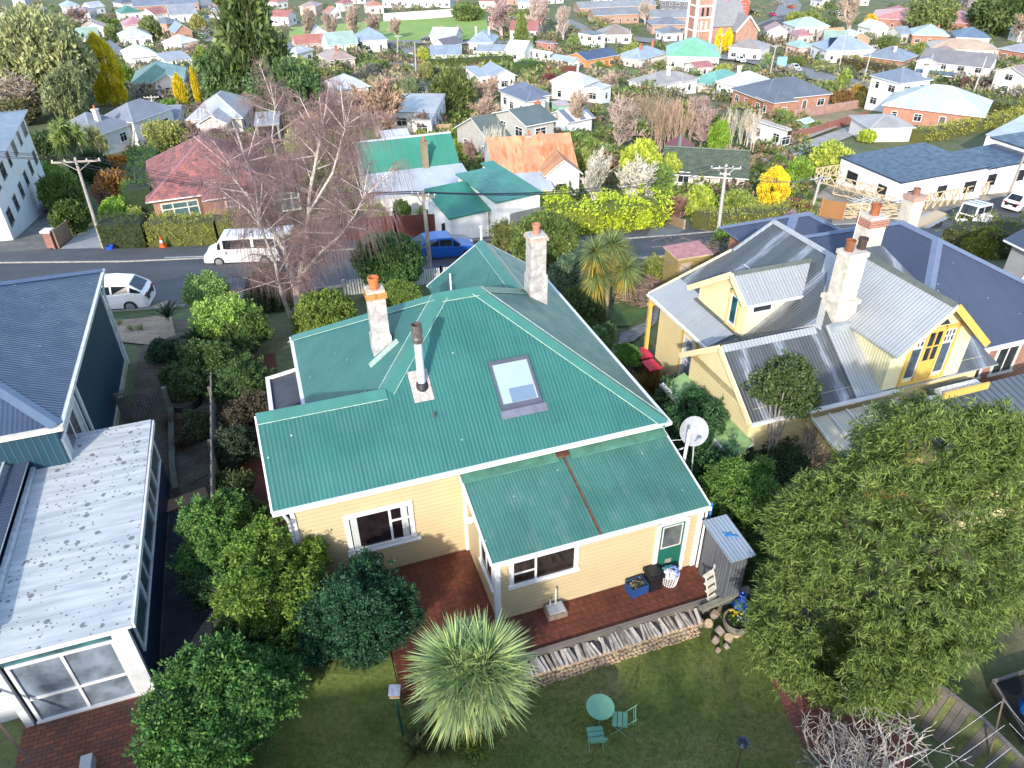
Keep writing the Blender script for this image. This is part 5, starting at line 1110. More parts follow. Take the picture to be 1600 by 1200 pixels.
fl = thing('flax_plant', 'broad pale leaf blades poking out between the two left shrubs', 'flax', G(470, 1010, .2)); swords(fl, (0, 0, .1), 26, 1.1, .09, (.12, .2, .09), None, .5, .7, 'foliage', .0)
btree('dark mixed shrub below the pale green mound by the side path', 375, 600, .8, 85, .9, 300, 24, .08, (.045, .08, .03), seed=9, lump=.45)
btree('very dark shrub with red tinge hanging over the side path', 370, 700, .6, 70, 1.2, 250, 22, .075, (.03, .045, .03), seed=10, lump=.5)
btree('pale green rounded shrub mound beside the road, nearest the birch', 350, 500, 1.0, 105, .85, 520, 24, .1, (.16, .25, .06), seed=11, lump=.45)
btree('pale green rounded shrub mound left of its twin, by the road', 317, 458, 1.0, 70, .9, 300, 24, .1, (.13, .2, .07), seed=12, lump=.4)
btree('dense dark green shrub filling the bed left of the paling fence top', 330, 575, .8, 110, .9, 420, 26, .09, (.05, .085, .03), seed=41, lump=.4)
btree('dark leafy shrub behind the bright one, against the paling fence foot', 372, 815, .9, 90, 1.2, 320, 24, .08, (.035, .07, .03), seed=46, lump=.4)
btree('dark green shrub below the yellow-green one, above the big bottom-left shrub', 385, 1010, .5, 110, .8, 360, 24, .08, (.03, .065, .025), seed=47, lump=.4)
btree('low dark shrub at the top of the soil bed beside the iron gate', 305, 600, .4, 80, .8, 260, 24, .08, (.045, .07, .028), seed=48, lump=.5)
btree('dark shrub in the bed below the black pipe coil', 310, 668, .3, 60, .8, 180, 24, .08, (.05, .06, .03), seed=49, lump=.5)
btree('reddish dark low shrub by the side path, below the dense shrub', 385, 655, .5, 80, .9, 260, 24, .08, (.06, .05, .035), seed=42, lump=.4)
btree('green shrub right of the fence top, beside the red back path', 392, 520, .8, 70, .9, 240, 24, .09, (.06, .1, .03), seed=43, lump=.4)
btree('olive shrub between the paling fence and the side path', 365, 765, .4, 60, 1.3, 220, 24, .08, (.05, .07, .03), seed=44, lump=.5)
btree('leafy shrub left of the spiky dark cordyline', 280, 590, .3, 60, .7, 180, 24, .08, (.05, .08, .03), seed=45, lump=.5)
btree('low dark shrub at the edge of the bare soil left of the fence', 265, 548, .2, 70, .5, 200, 22, .08, (.03, .055, .03), seed=13, lump=.4)
for i, (lab, x, y, L, n, c) in enumerate([('dark flax with arching leaves above the pale sandy bed', 265, 505, 1.5, 60, (.045, .08, .045)), ('spiky dark cordyline below the pale green mound', 318, 560, 1.1, 220, (.05, .09, .035))]):
    f = thing('flax_plant' if i == 0 else 'spiky_cordyline', lab, 'flax' if i == 0 else 'cordyline', T(x, y)); swords(f, (0, 0, .3 + .5 * i), n, L, .07, c, None, .7 - .3 * i, .7, 'foliage', -.2 * i)
for i, (x, y) in enumerate([(187, 508), (205, 517), (221, 516)]):
    f = thing('grass_tussock', 'small yellow-green tussock, %s of three on the sandy bed' % ['left', 'middle', 'right'][i], 'tussock', T(x, y), 0, 'tussocks on the sandy bed'); swords(f, (0, 0, 0), 60, .45, .02, (.25, .28, .08), None, .6, .5, 'foliage', .1)
for i, (x, y) in enumerate([(285, 700), (270, 665), (292, 680)]):
    f = thing('dead_bush', 'brown dry twiggy clump on the soil, %s' % ['nearest the paling fence', 'just below the black pipe coil', 'in the middle of the bed'][i], 'dry plant', T(x, y)); swords(f, (0, 0, 0), 260, .7, .012, (.13, .075, .05), LMd, .3, .3, 'twigs', .0)
# big cordyline
q = T(738, 1165); ag = thing('cordyline_tree', 'large three-headed cordyline with spiky grey-green leaves in front of the patio', 'cordyline', q)
hd = [G(716, 1040, 2.15), G(757, 1036, 2.2), G(722, 1068, 1.9), G(752, 1062, 1.95)]
for i, h in enumerate(hd):
    c = h - q; swords(ag, tuple(c), 620, 1.3, .05, (.33, .43, .2), LMg, .2, .3, 'leaf_head', -.5)
    swords(ag, tuple(c - Vector((0, 0, .15))), 130, 1.1, .045, (.5, .52, .18), LM, -.25, .5, 'yellowing_leaves', -.9)
b = MB(); b.tube((0, 0, -.1), (.0, .1, .9), .13, .11, M_gw, 8)
for h in hd: b.tube((0, .1, .9), h - q, .09, .07, M_gw, 7)
b.build('trunk', ag)
v_ = thing('ivy', 'yellow-green ivy climbing the base of the big cordyline', 'ivy', q); foliage(v_, rng.normal(size=(140, 3)) * [.28, .22, .35] + [.08, -.05, .5], unit(140), 16, .1, .07, .05, (.16, .22, .04))
for i, (x, y) in enumerate([(665, 1145), (690, 1165), (650, 1175)]):
    f = thing('fern', 'brownish fern frond clump, %s of the three left of the cordyline trunk' % ['uppermost', 'rightmost', 'lowest'][i], 'fern', T(x, y), 0, 'ferns left of the cordyline'); swords(f, (0, 0, 0), 26, .8, .09, (.1, .105, .035), None, .4, .8, 'frond', .0)
# right-hand plants
btree('round light-tipped rhododendron behind the grey shed', 1163, 775, 1.2, 132, 1.15, 620, 26, .08, (.065, .12, .03), seed=14, lump=.25, r0=.75)
btree('dark green shrub between the green lean-to roof and the yellow house', 1085, 668, 1.0, 150, .7, 700, 26, .085, (.028, .07, .03), seed=15, lump=.35, r0=.6)
btree('dark green shrub right of the satellite dish, below the yellow bay', 1165, 690, .7, 110, .9, 420, 26, .085, (.028, .065, .035), seed=16, lump=.35, r0=.6)
btree('large dark leafy shrub behind the white vent pipe, left of the round rhododendron', 1095, 745, .6, 120, .9, 500, 26, .085, (.03, .075, .03), seed=31, lump=.35)
btree('dense dark shrub under the small olive tree, right of the dark shrubs', 1200, 735, .4, 120, .8, 420, 26, .085, (.035, .06, .03), seed=32, lump=.4)
btree('dark bushy shrub between the green roof corner and the yellow bay', 1062, 618, .7, 80, .9, 300, 26, .085, (.03, .065, .03), seed=35, lump=.4)
btree('dark green shrub at the foot of the yellow bay, behind the satellite dish', 1108, 655, .9, 80, .9, 300, 26, .085, (.028, .06, .03), seed=36, lump=.4)
btree('dark green shrub against the yellow bay wall', 1120, 622, .5, 90, .8, 320, 26, .085, (.035, .08, .03), seed=33, lump=.4)
btree('leafy green shrub under the left edge of the big weeping tree', 1195, 860, .2, 90, 1.0, 300, 26, .08, (.045, .09, .03), seed=34, lump=.4)
btree('small green shrub at the corner of the green roof near the red bins', 982, 555, .3, 40, .9, 120, 22, .08, (.06, .14, .03), seed=17)
btree('bushy green shrub beside the stone path at the roof edge', 945, 528, .3, 40, 1.1, 140, 22, .09, (.07, .12, .05), seed=18)
f = thing('grass_clump', 'tall bronze grasses beside the red bins', 'ornamental grass', T(1020, 612)); swords(f, (0, 0, 0), 380, 1.5, .03, (.24, .16, .05), None, .8, .5, 'foliage', .1)
# the big weeping tree
bt = thing('tree', 'big weeping narrow-leaved evergreen tree filling the right foreground', 'tree', (9.6, 12.2, tz(9.6, 12.2)))
def bigcrown():
    lobes = [((9.2, 12.2, 3.6), (2.7, 2.7, 2.7)), ((10.6, 13.8, 4.5), (2.7, 2.4, 2.2)), ((7.6, 11.5, 1.9), (1.9, 1.8, 2.0)), ((11.8, 13.0, 3.2), (2.4, 2.2, 2.3)), ((8.7, 10.9, 1.5), (1.8, 1.3, 1.7)), ((9.9, 13.4, 5.6), (1.3, 1.1, 1.0)), ((7.9, 13.0, 3.6), (1.5, 1.4, 1.5)), ((11.6, 13.6, 5.6), (1.2, 1.1, 1.0))]
    P, N = [], []
    for i, (c, r) in enumerate(lobes):
        p, n = crown_pts(1700, 'ball', .5, 16, 40 + i, .5); p[:, 2] = p[:, 2] * 2 - 1; P.append(p * r + np.array(c)); N.append(n)
    P = np.concatenate(P); N = np.concatenate(N); k = P[:, 2] > .1
    for c, r in lobes: k &= (((P - c) / (np.array(r) * .66)) ** 2).sum(1) > 1
    return P[k], N[k]
P, N = bigcrown(); pk = rng.random(len(P)) < .12; P = np.concatenate([P, P[pk] + N[pk] * (.08 + .3 * rng.random(pk.sum()))[:, None]]); N = np.concatenate([N, N[pk]]); P = P - np.array([9.6, 12.2, tz(9.6, 12.2)])
# each clump: leaves radiating down and out from a twig tip
K_ = len(P); npr = 24; C = np.repeat(P, npr, 0) + unit(K_ * npr) * .09; D = unit(K_ * npr) * .75 + np.repeat(N, npr, 0) * .55; D[:, 2] -= .45; D /= np.linalg.norm(D, axis=1, keepdims=True)
sd = np.cross(D, unit(K_ * npr)); sd /= np.linalg.norm(sd, axis=1, keepdims=True); me = quadmesh('crown', C, D, sd * .0155, .11 + .12 * rng.random(K_ * npr), LMg)
o = bpy.data.objects.new('crown', me); COL.objects.link(o); o.parent = bt; o.color = (.135, .195, .052, 1)
b = MB(); r3 = random.Random(9); b.tube((0, 0, -.2), (.1, .1, 1.6), .28, .22, BK, 9, False)
for i in range(9):
    a = i * .7; e = Vector((2.2 * cos(a), 2.0 * sin(a), 3.4 + r3.uniform(-.8, 1.2))); m = Vector((.8 * cos(a), .8 * sin(a), 2.6)); b.tube((.1, .1, 1.5), m, .14, .1, BK, 6, False); b.tube(m, e, .1, .03, BK, 5, False)
o = b.build('trunk', bt); o.color = (.1, .07, .05, 1)
# small tree and bare shrub in front of the yellow house
btree('small dark olive-green tree in front of the striped silver roof', 1228, 605, 3.4, 125, .55, 300, 24, .09, (.05, .075, .03), name='tree', cat='tree', seed=19, lump=.4, barkc=(.3, .28, .25))
def bare(lab, P, r, h, kind, col, name='bare_tree', var=0, cat='tree', group=None):
    root = thing(name, lab, cat, P, var * 1.3, group); c = bpy.data.objects.new('crown', bare_mesh(kind, var)); COL.objects.link(c); c.parent = root; c.scale = (r, r, h); c.color = (*col, 1); return root
q = G(1245, 735, 0); q.z = -.6; bare('tangle of bare grey twigs below the small olive tree, by the yellow house', q, 1.5, 3.0, 'near', (.3, .26, .23), 'bare_shrub', 1, 'shrub')
q = T(1345, 1235); bare('lichen-white bare branching shrub over the brick path, bottom right', q, 2.3, 2.3, 'near', (.4, .36, .34), 'bare_tree', 2); q = T(1300, 1260); bare('second lichen-white bare shrub left of the larger one at the bottom edge', q, 1.7, 1.8, 'near', (.36, .33, .31), 'bare_tree', 0)
# unseen hedge added behind the viewpoint to cast the shade over the garden
hedge('tall unseen hedge added behind the viewpoint to shade the garden', [(-34, -7), (-12, -7), (4, -7), (30, -7)], 2.5, 9.1, (.03, .06, .02), .45, None, .35)
# ================================================================== the street
far = [(-120, 421), (0, 412), (200, 410), (375, 402), (560, 390), (700, 377), (820, 376), (930, 379), (1060, 368), (1180, 358), (1300, 352), (1440, 345), (1500, 322), (1600, 300), (1700, 282)]
near = [(1700, 350), (1600, 368), (1470, 376), (1330, 372), (1200, 388), (1060, 400), (980, 406), (860, 414), (730, 424), (640, 436), (470, 456), (390, 470), (245, 484), (200, 487), (-120, 508)]
farE = px2(far); nearE = px2(near); drape('road', farE + nearE, ground((.038, .04, .046), (.062, .064, .07), (.085, .086, .09), .22, 9, .8, .3, 60, .28), .04, 1.5)
M_foot = ground((.075, .077, .082), (.1, .1, .105), None, .5, 10, .9, .3, 50, .2)
up = px2([(-120, 400), (0, 392), (200, 390), (375, 384), (560, 374), (700, 362), (820, 364), (930, 366), (1060, 356), (1180, 349), (1300, 344)])
drape('footpath', up + [p for p in farE[:11]][::-1], M_foot, .10, 1.5)
stripq('kerb', farE, .16, plain((.3, .29, .27), .9, .3, 3), .05, .09); stripq('kerb', nearE, .16, plain((.3, .29, .27), .9, .3, 3), .05, .09)
stripq('painted_kerb_line', px2([(258, 405.5), (345, 402.5)]), .28, plain((.6, .58, .52), .8, .15), .15)
drape('driveway', px2([(95, 391), (125, 366), (148, 358), (163, 372), (168, 390)]), M_conc, .12, 1.0)
drape('driveway', px2([(-60, 400), (-20, 380), (60, 330), (95, 300), (130, 340), (100, 366), (80, 391)]), ground((.10, .10, .09), (.2, .19, .17), None, .4, 3, .95, .3), .11, 1.0)
drape('driveway', px2([(1010, 372), (1060, 366), (1075, 358), (1030, 345), (1020, 352)]), M_asph2, .11, 1)
drape('building_site_ground', px2([(1270, 352), (1440, 346), (1505, 321), (1640, 292), (1640, 268), (1400, 312), (1300, 285), (1262, 320)]), ground((.22, .18, .13), (.36, .3, .23), None, .5, 5, .95, .5), .09, 1.5)
drape('verge', px2([(-120, 508), (200, 487), (262, 480), (270, 492), (200, 500), (-120, 520)]), ground((.05, .08, .02), (.1, .12, .04), None, 1, 8), .06, 1)
# ------------------------------------------------------------------ vehicles
M_tyre = plain((.015, .015, .017), .85, .1)
def car(lab, P, rz, col, kind='suv', cat='car', name='parked_car', L=4.7, W=1.86, Hh=1.66, group=None, small=False, roofcol=None):
    c = thing(name, lab, cat, P, rz, group); m = plain(col, .25, .04); rf_ = plain(roofcol or col, .3, .04); gl = glass((.015, .02, .025), .05)
    k = L / 4.7; st = {'suv': [(-2.34, .5, .55, .8, .7), (-2.28, .9, .95, .88, .78), (-2.15, 1.08, 1.14, .92, .76), (-1.5, 1.12, Hh - .08, .93, .68), (-.6, 1.03, Hh, .93, .72), (.35, 1.0, Hh - .03, .93, .7), (1.1, .98, 1.03, .92, .74), (1.95, .86, .9, .88, .72), (2.28, .68, .7, .8, .6), (2.34, .45, .48, .76, .6)],
         'van': [(-2.34, .5, .55, .86, .8), (-2.3, 1.0, 1.05, .9, .8), (-2.2, 1.15, Hh - .03, .92, .78), (-.8, 1.15, Hh, .92, .79), (1.1, 1.12, Hh - .03, .92, .77), (1.75, 1.05, 1.1, .91, .75), (2.2, .85, .88, .88, .74), (2.34, .55, .58, .8, .7)],
         'sedan': [(-2.34, .5, .55, .8, .7), (-2.28, .85, .88, .85, .7), (-1.7, .92, .96, .88, .7), (-1.0, .93, Hh - .04, .9, .64), (.2, .92, Hh, .9, .65), (.95, .9, .95, .9, .68), (2.0, .75, .78, .85, .68), (2.34, .5, .52, .76, .6)]}[kind]
    kw = W / 1.86; b = MB(); g = MB(); sec = []
    for x, bz, rz_, hb, hr in st: sec.append([Vector((x * k, sg * h * kw, z)) for sg, h, z in ((-1, hb * .97, .28), (-1, hb, .55), (-1, hb * .98, bz), (-1, hr, rz_), (1, hr, rz_), (1, hb * .98, bz), (1, hb, .55), (1, hb * .97, .28))])
    for a, d in zip(sec, sec[1:]):
        for i in range(7): b.face([a[i], a[i + 1], d[i + 1], d[i]], rf_ if i == 3 else m)
        b.face([a[7], a[0], d[0], d[7]], M_tyre)
        za, zd, ba, bd = a[3].z - a[2].z, d[3].z - d[2].z, a[2], d[2]
        if za > .3 or zd > .3:
            for i, sg in ((2, -1), (4, 1)):
                q = [a[i].lerp(a[i + 1], .12 if i == 2 else .14), a[i].lerp(a[i + 1], .86 if i == 2 else .88), d[i].lerp(d[i + 1], .86 if i == 2 else .88), d[i].lerp(d[i + 1], .12 if i == 2 else .14)]
                mid = sum(q, Vector()) / 4; q = [mid + (p - mid) * (.9 if za > .3 and zd > .3 else .8) + Vector((0, .012 * sg * (1 if i == 2 else 1), .0)) for p in q]; g.face(q, gl)
        if abs(d[3].z - a[3].z) > .25:
            q = [a[3], a[4], d[4], d[3]]; mid = sum(q, Vector()) / 4; nn = (q[1] - q[0]).cross(q[3] - q[0]).normalized(); nn = nn if nn.z > 0 else -nn; g.face([mid + (p - mid) * .86 + nn * .015 for p in q], gl)
    b.face(sec[0], m); b.face(sec[-1][::-1], m); b.build('body', c); g.build('windows', c)
    for x in (-1.42, 1.42):
        for y in (-1, 1):
            w_ = MB(); w_.lathe((0, 0, 0), [(0, -.12), (.34, -.12), (.36, -.08), (.36, .08), (.34, .12), (0, .12)], M_tyre, 18, 'y'); wo = w_.build('wheel', c, True); wo.location = (x * k, y * .84 * kw, .36)
            if not small: r = MB(); r.lathe((0, y * .125, 0), [(.0, y * .02), (.05, y * .02), (.22, 0), (.24, 0)], plain((.35, .36, .38), .35, .2, 20, .5), 10, 'y'); r.build('rim', wo)
    if not small:
        for y in (-1, 1):
            h = MB(); h.box(-2.3 * k, y * .62 * kw - .2, .82, -2.2 * k, y * .62 * kw + .2, .98, plain((.4, .01, .015), .3)); h.build('tail_light', c); h = MB(); h.box(2.1 * k, y * .62 * kw - .2, .66, 2.3 * k, y * .62 * kw + .2, .8, glass((.5, .5, .5), .1)); h.build('headlight', c)
        h = MB(); h.box(-2.38 * k, -.25, .58, -2.345 * k, .25, .7, WHITE); h.build('number_plate', c)
        for y in (-1, 1): h = MB(); h.box(.85 * k, y * (.93 * kw + .1) - .1, 1.0, 1.0 * k, y * (.93 * kw + .1) + .1, 1.14, m); h.build('wing_mirror', c)
    return c
def on(px, py): return T(px, py)
def roll(c, P, rz):   # sit on the slope
    e = .8; a = tz(P.x + e * cos(rz), P.y + e * sin(rz)); b_ = tz(P.x - e * cos(rz), P.y - e * sin(rz)); c.rotation_euler = (0, -atan2(a - b_, 2 * e), rz); c.location.z = P.z + .06
def rdir(a, b): p, q = T(*a), T(*b); return atan2(q.y - p.y, q.x - p.x)
P = on(172, 480); rz = rdir((200, 480), (60, 487)); c = car('white SUV parked on the street, rear sticking out past the navy roof', P, rz, (.78, .78, .78)); roll(c, P, rz)
P = on(694, 401); rz = rdir((640, 402), (740, 393)); c = car('blue SUV parked across the street by the dark red fence', P, rz, (.015, .09, .36), group=None); roll(c, P, rz)
P = on(384, 408); rz = rdir((420, 406), (330, 409)); c = car('white camper van with rear tailgate canopy raised, seen through the birch twigs', P, rz, (.75, .74, .72), 'van', 'van', 'parked_van', 5.2, 1.9, 2.1); roll(c, P, rz)
b = MB(); b.slab([(-3.6, -.85, 2.25), (-2.2, -.85, 2.1), (-2.2, .85, 2.1), (-3.6, .85, 2.25)], .04, WHITE); b.build('tailgate', c); b = MB(); [b.bar((x, -.8, 2.14), (x, .8, 2.14), .05, .05, GREYW) for x in (-1.5, -.3, .8)]; b.build('roof_rack', c)
P = on(1519, 349); rz = rdir((1480, 355), (1560, 334)); c = car('white minibus van with roof racks, hitched before the timber-laden trailer', P, rz, (.75, .75, .75), 'van', 'van', 'parked_van', 5.0, 1.85, 2.1); roll(c, P, rz)
b = MB(); [b.bar((x, -.8, 2.16), (x, .8, 2.16), .05, .05, M_bk) for x in (-1.7, -.5, .7)]; b.build('roof_rack', c)
P = on(1592, 326); rz = rdir((1560, 334), (1600, 322)); c = car('white people carrier cut by the right edge, in front of the minibus', P, rz, (.75, .75, .75), 'suv', 'car', 'parked_car', 4.9, 1.9, 1.8); roll(c, P, rz)
P = on(92, 330); rz = rdir((60, 318), (110, 345)); rz = rdir((85, 325), (88, 310)); c = car('dark red car on the drive beside the tall white house', P, rz, (.25, .01, .03), 'sedan', L=4.3, Hh=1.45); roll(c, P, rz)
P = on(424, 222); c = car('black and yellow car inside the small open carport left of centre', P, rdir((424, 222), (425, 212)) + pi, (.02, .02, .02), 'sedan', L=4.2, Hh=1.4, small=True)
b = MB(); b.box(1.9, -.8, .45, 2.12, .8, .75, plain((.7, .35, .02), .4)); b.build('bonnet_stripe', c)
# trailer
P = on(1448, 353); rz = rdir((1420, 358), (1490, 346)); tr = thing('trailer', 'flat tandem-axle trailer loaded with timber behind the minibus', 'trailer', P, rz)
b = MB(); M_gs = plain((.4, .41, .42), .5, .2, 5, .4); b.box(-2.8, -.95, .55, 2.0, .95, .68, M_gs); b.bar((2.0, 0, .6), (3.2, 0, .5), .1, .1, M_gs); b.build('bed', tr); M_tim = boards((.5, .38, .22), .1, .4)
b = MB(); b.box(-3.4, -.6, .7, 2.2, .5, .9, M_tim); b.build('timber_load', tr)
for x in (-.45, .35):
    for y in (-1, 1): w_ = MB(); w_.lathe((0, 0, 0), [(0, -.1), (.3, -.1), (.32, 0), (.3, .1), (0, .1)], M_tyre, 14, 'y'); wo = w_.build('wheel', tr); wo.location = (x, y * .98, .34)
# cone
P = T(255, 388); P.z += .1; cn = thing('traffic_cone', 'orange traffic cone on the footpath by the clipped hedge', 'traffic cone', P); M_or = plain((.75, .09, .02), .5); b = MB(); b.box(-.25, -.25, 0, .25, .25, .05, M_or); b.lathe((0, 0, .05), [(.2, 0), (.13, .35)], M_or, 14); b.lathe((0, 0, .4), [(.13, 0), (.09, .2)], WHITE, 14); b.lathe((0, 0, .6), [(.09, 0), (.04, .25), (0, .26)], M_or, 14); b.build('cone', cn)
P = T(173, 391); P.z += .1; b = MB(); b.lathe((0, 0, 0), [(.28, 0), (.3, .25), (.27, .27), (.25, .05)], plain((.02, .08, .5), .4), 12); o = b.build('basin'); o.location = P; tag(o, 'small blue basin left on the footpath at the foot of the power pole', 'basin')
# red wheelie bins
for i, (x, y, z) in enumerate([(1005, 548, .05), (1018, 570, .0)]):
    P = G(x, y, z); P.z = tz(P.x, P.y) - .05; bn = thing('wheelie_bin', 'red-lidded wheelie bin %s' % ['farther from the camera, left of the yellow post', 'nearer the camera, by the bronze grasses'][i], 'bin', P, RZ + .1, 'red-lidded wheelie bins'); b = MB(); b.box(-.25, -.3, .05, .25, .3, .95, M_bk); b.build('body', bn); b = MB(); b.slab([(-.3, -.36, .98), (.3, -.36, .98), (.28, .34, 1.05), (-.28, .34, 1.05)], .07, plain((.55, .015, .06), .4)); b.bar((-.22, .36, 1.0), (.22, .36, 1.0), .05, .05, plain((.55, .015, .06), .4)); b.build('lid', bn)
# poles and wires
M_pole = plain((.3, .27, .24), .9, .3, 6)
POLES = {}
def pole(key, lab, base, top, arm=1.1, arot=0.0, r=.14, conc=False, extra=0, cat='power pole'):
    P = T(*base); d0 = ray(*top); t_ = P.y / d0.y if abs(d0.y) > 1e-6 else 1; tp = Vector((0, 0, CAMH)) + d0 * t_; ps = thing('power_pole', lab, cat, P, 0); m = plain((.42, .4, .37), .9, .2, 5) if conc else M_pole
    v = tp - P; b = MB(); b.tube((0, 0, -.3), v, r, r * .7, m, 9); b.build('pole', ps); u = v.normalized(); A_ = Vector((cos(arot), sin(arot), 0)) * arm
    if arm:
        b = MB(); c = v - u * .3; b.bar(c - A_, c + A_, .1, .12, m); b.bar(c - A_ * .6, c - u * .7, .05, .05, m); b.bar(c + A_ * .6, c - u * .7, .05, .05, m); b.build('crossarm', ps)
        for f in (-.95, -.45, .45, .95): b = MB(); b.lathe(c + A_ * f + Vector((0, 0, .06)), [(.04, 0), (.06, .06), (.03, .14), (0, .15)], WHITEd, 8); b.build('insulator', ps)
        POLES[key] = [P + c + A_ * f + Vector((0, 0, .2)) for f in (-.95, -.45, .45, .95)]
    else: POLES[key] = [P + v] * 4
    if extra: b = MB(); b.lathe(v - u * extra + Vector((.2, -.1, 0)), [(0, -.25), (.16, -.25), (.16, .2), (0, .25)], GREYW, 10); b.build('junction_box', ps)
    return ps
pole('a', 'leaning wooden power pole with crossarm at the corner of the clipped hedge', (162, 389), (117, 246), 1.7, .12, .14)
pole('b', 'grey power pole standing between the blue SUV and the green gable', (674, 437), (661, 298), .75, -.3, .15, False, .8)
pole('c', 'pale concrete power pole beside the yellow-green boundary hedge', (1122, 362), (1135, 257), 1.2, -.1, .16, True)
pole('d', 'grey power pole in front of the building site framing', (1266, 335), (1283, 275), 1.0, .1, .16, True)
pole('e', 'tall leaning pole at the right edge beside the white vans', (1568, 323), (1606, 230), 0, 0, .16)
WN = [0]
def wire(p, q, lab, sag=.9, r=.024, grp='power lines strung between the poles'):
    p, q = Vector(p), Vector(q); b = MB(); n = 10; pts = [p.lerp(q, i / n) - Vector((0, 0, sag * 4 * (i / n) * (1 - i / n))) for i in range(n + 1)]
    for a, c in zip(pts, pts[1:]): b.tube(a, c, r, r, M_bk, 3, False)
    return tag(b.build('power_line'), lab, 'power line', grp)
for i in range(4):
    wire(POLES['b'][i], POLES['c'][i], 'power line from the pole by the blue SUV to the pale concrete pole'); wire(POLES['a'][i], POLES['b'][i], 'power line from the leaning crossarm pole to the pole by the blue SUV'); wire(POLES['a'][i], POLES['a'][i] + Vector((-30, 6, 3)), 'power line running left from the leaning crossarm pole'); wire(POLES['c'][i], POLES['d'][i], 'power line from the pale concrete pole to the building site pole')
# picket fence, red fence, timber rails
def board_line(lab, pts, h, mat, name='fence', th=.06, post=2.4, picket=0, cap=None):
    f = thing(name, lab, 'fence', (0, 0, 0)); b = MB(); n = 0
    for a, c in zip(pts, pts[1:]):
        d = Vector((c.x - a.x, c.y - a.y, 0)); L = d.length; d.normalize(); stp = picket or 1.2; k = max(1, int(L / stp))
        for i in range(k):
            p, q = a + d * L * i / k, a + d * L * (i + (.55 if picket else 1)) / k; zp, zq = tz(p.x, p.y), tz(q.x, q.y); e = Vector((-d.y, d.x, 0)) * th / 2
            v = [Vector((p.x, p.y, zp)) - e, Vector((q.x, q.y, zq)) - e, Vector((q.x, q.y, zq)) + e, Vector((p.x, p.y, zp)) + e]; u = [w_ + Vector((0, 0, h)) for w_ in v]
            b.face(u, cap or mat); 
            for i0, i1 in ((0, 1), (1, 2), (2, 3), (3, 0)): b.face([v[i0], v[i1], u[i1], u[i0]], mat)
        m = max(1, int(L / post))
        for i in range(m + 1):
            if n < 40: p = a + d * L * i / m; po = MB(); po.box(p.x - .07, p.y - .07, tz(p.x, p.y) - .2, p.x + .07, p.y + .07, tz(p.x, p.y) + h + .08, mat); po.build('post', f); n += 1
    b.build('boards', f); return f
board_line('white picket fence along the street behind the green gable', [T(540, 462), T(690, 440), T(760, 432)], .95, WHITE, 'picket_fence', .04, 2.4, .16)
board_line('dark red paling fence across the street behind the blue SUV', px2([(540, 378), (620, 372), (750, 366)]), 1.9, boards((.085, .022, .018), .15, .55, True), 'paling_fence')
board_line('brown timber picket panel and brick pillar at the drive entrance', px2([(93, 388), (112, 372)]), 1.5, boards((.2, .13, .08), .2, .5, True), 'fence', .1)
board_line('post and rail timber fence beside the asphalt drive', px2([(1030, 345), (1068, 360)]), .9, boards((.35, .25, .16), .3, .5), 'fence', .08)
P = T(84, 388); b = MB(); b.box(-.3, -.3, 0, .3, .3, 1.4, brick((.35, .09, .05), (.25, .06, .04))); b.box(-.38, -.38, 1.4, .38, .38, 1.55, WHITEd); o = b.build('gate_pillar'); o.location = P; tag(o, 'red brick gate pillar with a white cap by the left drive', 'pillar')
# hedges along the street
hedge('dark green clipped box hedge behind the footpath, right of the leaning pole', px2([(170, 385), (236, 382)]), 2.4, 2.5, (.05, .075, .02), .12, None, .8)
hedge('yellow-green clipped hedge in front of the brick tiled house', px2([(240, 382), (345, 378), (420, 372)]), 2.0, 2.3, (.19, .2, .045), .13, None, .8)
hedge('tall dark clipped hedge running back beside the tiled brick house', px2([(228, 345), (238, 270)]), 2.4, 3.4, (.045, .09, .025), .16, None, .6)
hedge('bright lime conifer hedge across the street behind the cabbage tree', px2([(848, 364), (940, 362), (1022, 351)]), 2.6, 2.6, (.3, .36, .035), .24, None, 1.6, wob=.5)
hedge('low clipped yellow-green hedge behind the pale concrete pole', px2([(1092, 360), (1180, 352), (1260, 340)]), 2.0, 1.7, (.2, .21, .05), .14, None, .7)
tree('yellow-green shrub rising over the dark hedge by the minibus', 1530, 400, 350, 70, 'bush_hi', (.15, .17, .04), name='shrub', cat='shrub')
hedge('dark hedge beside the road in front of the white minibus', px2([(1478, 392), (1530, 398), (1590, 402)]), 3.0, 2.4, (.1, .11, .03), .16, None, .7, wob=.4)
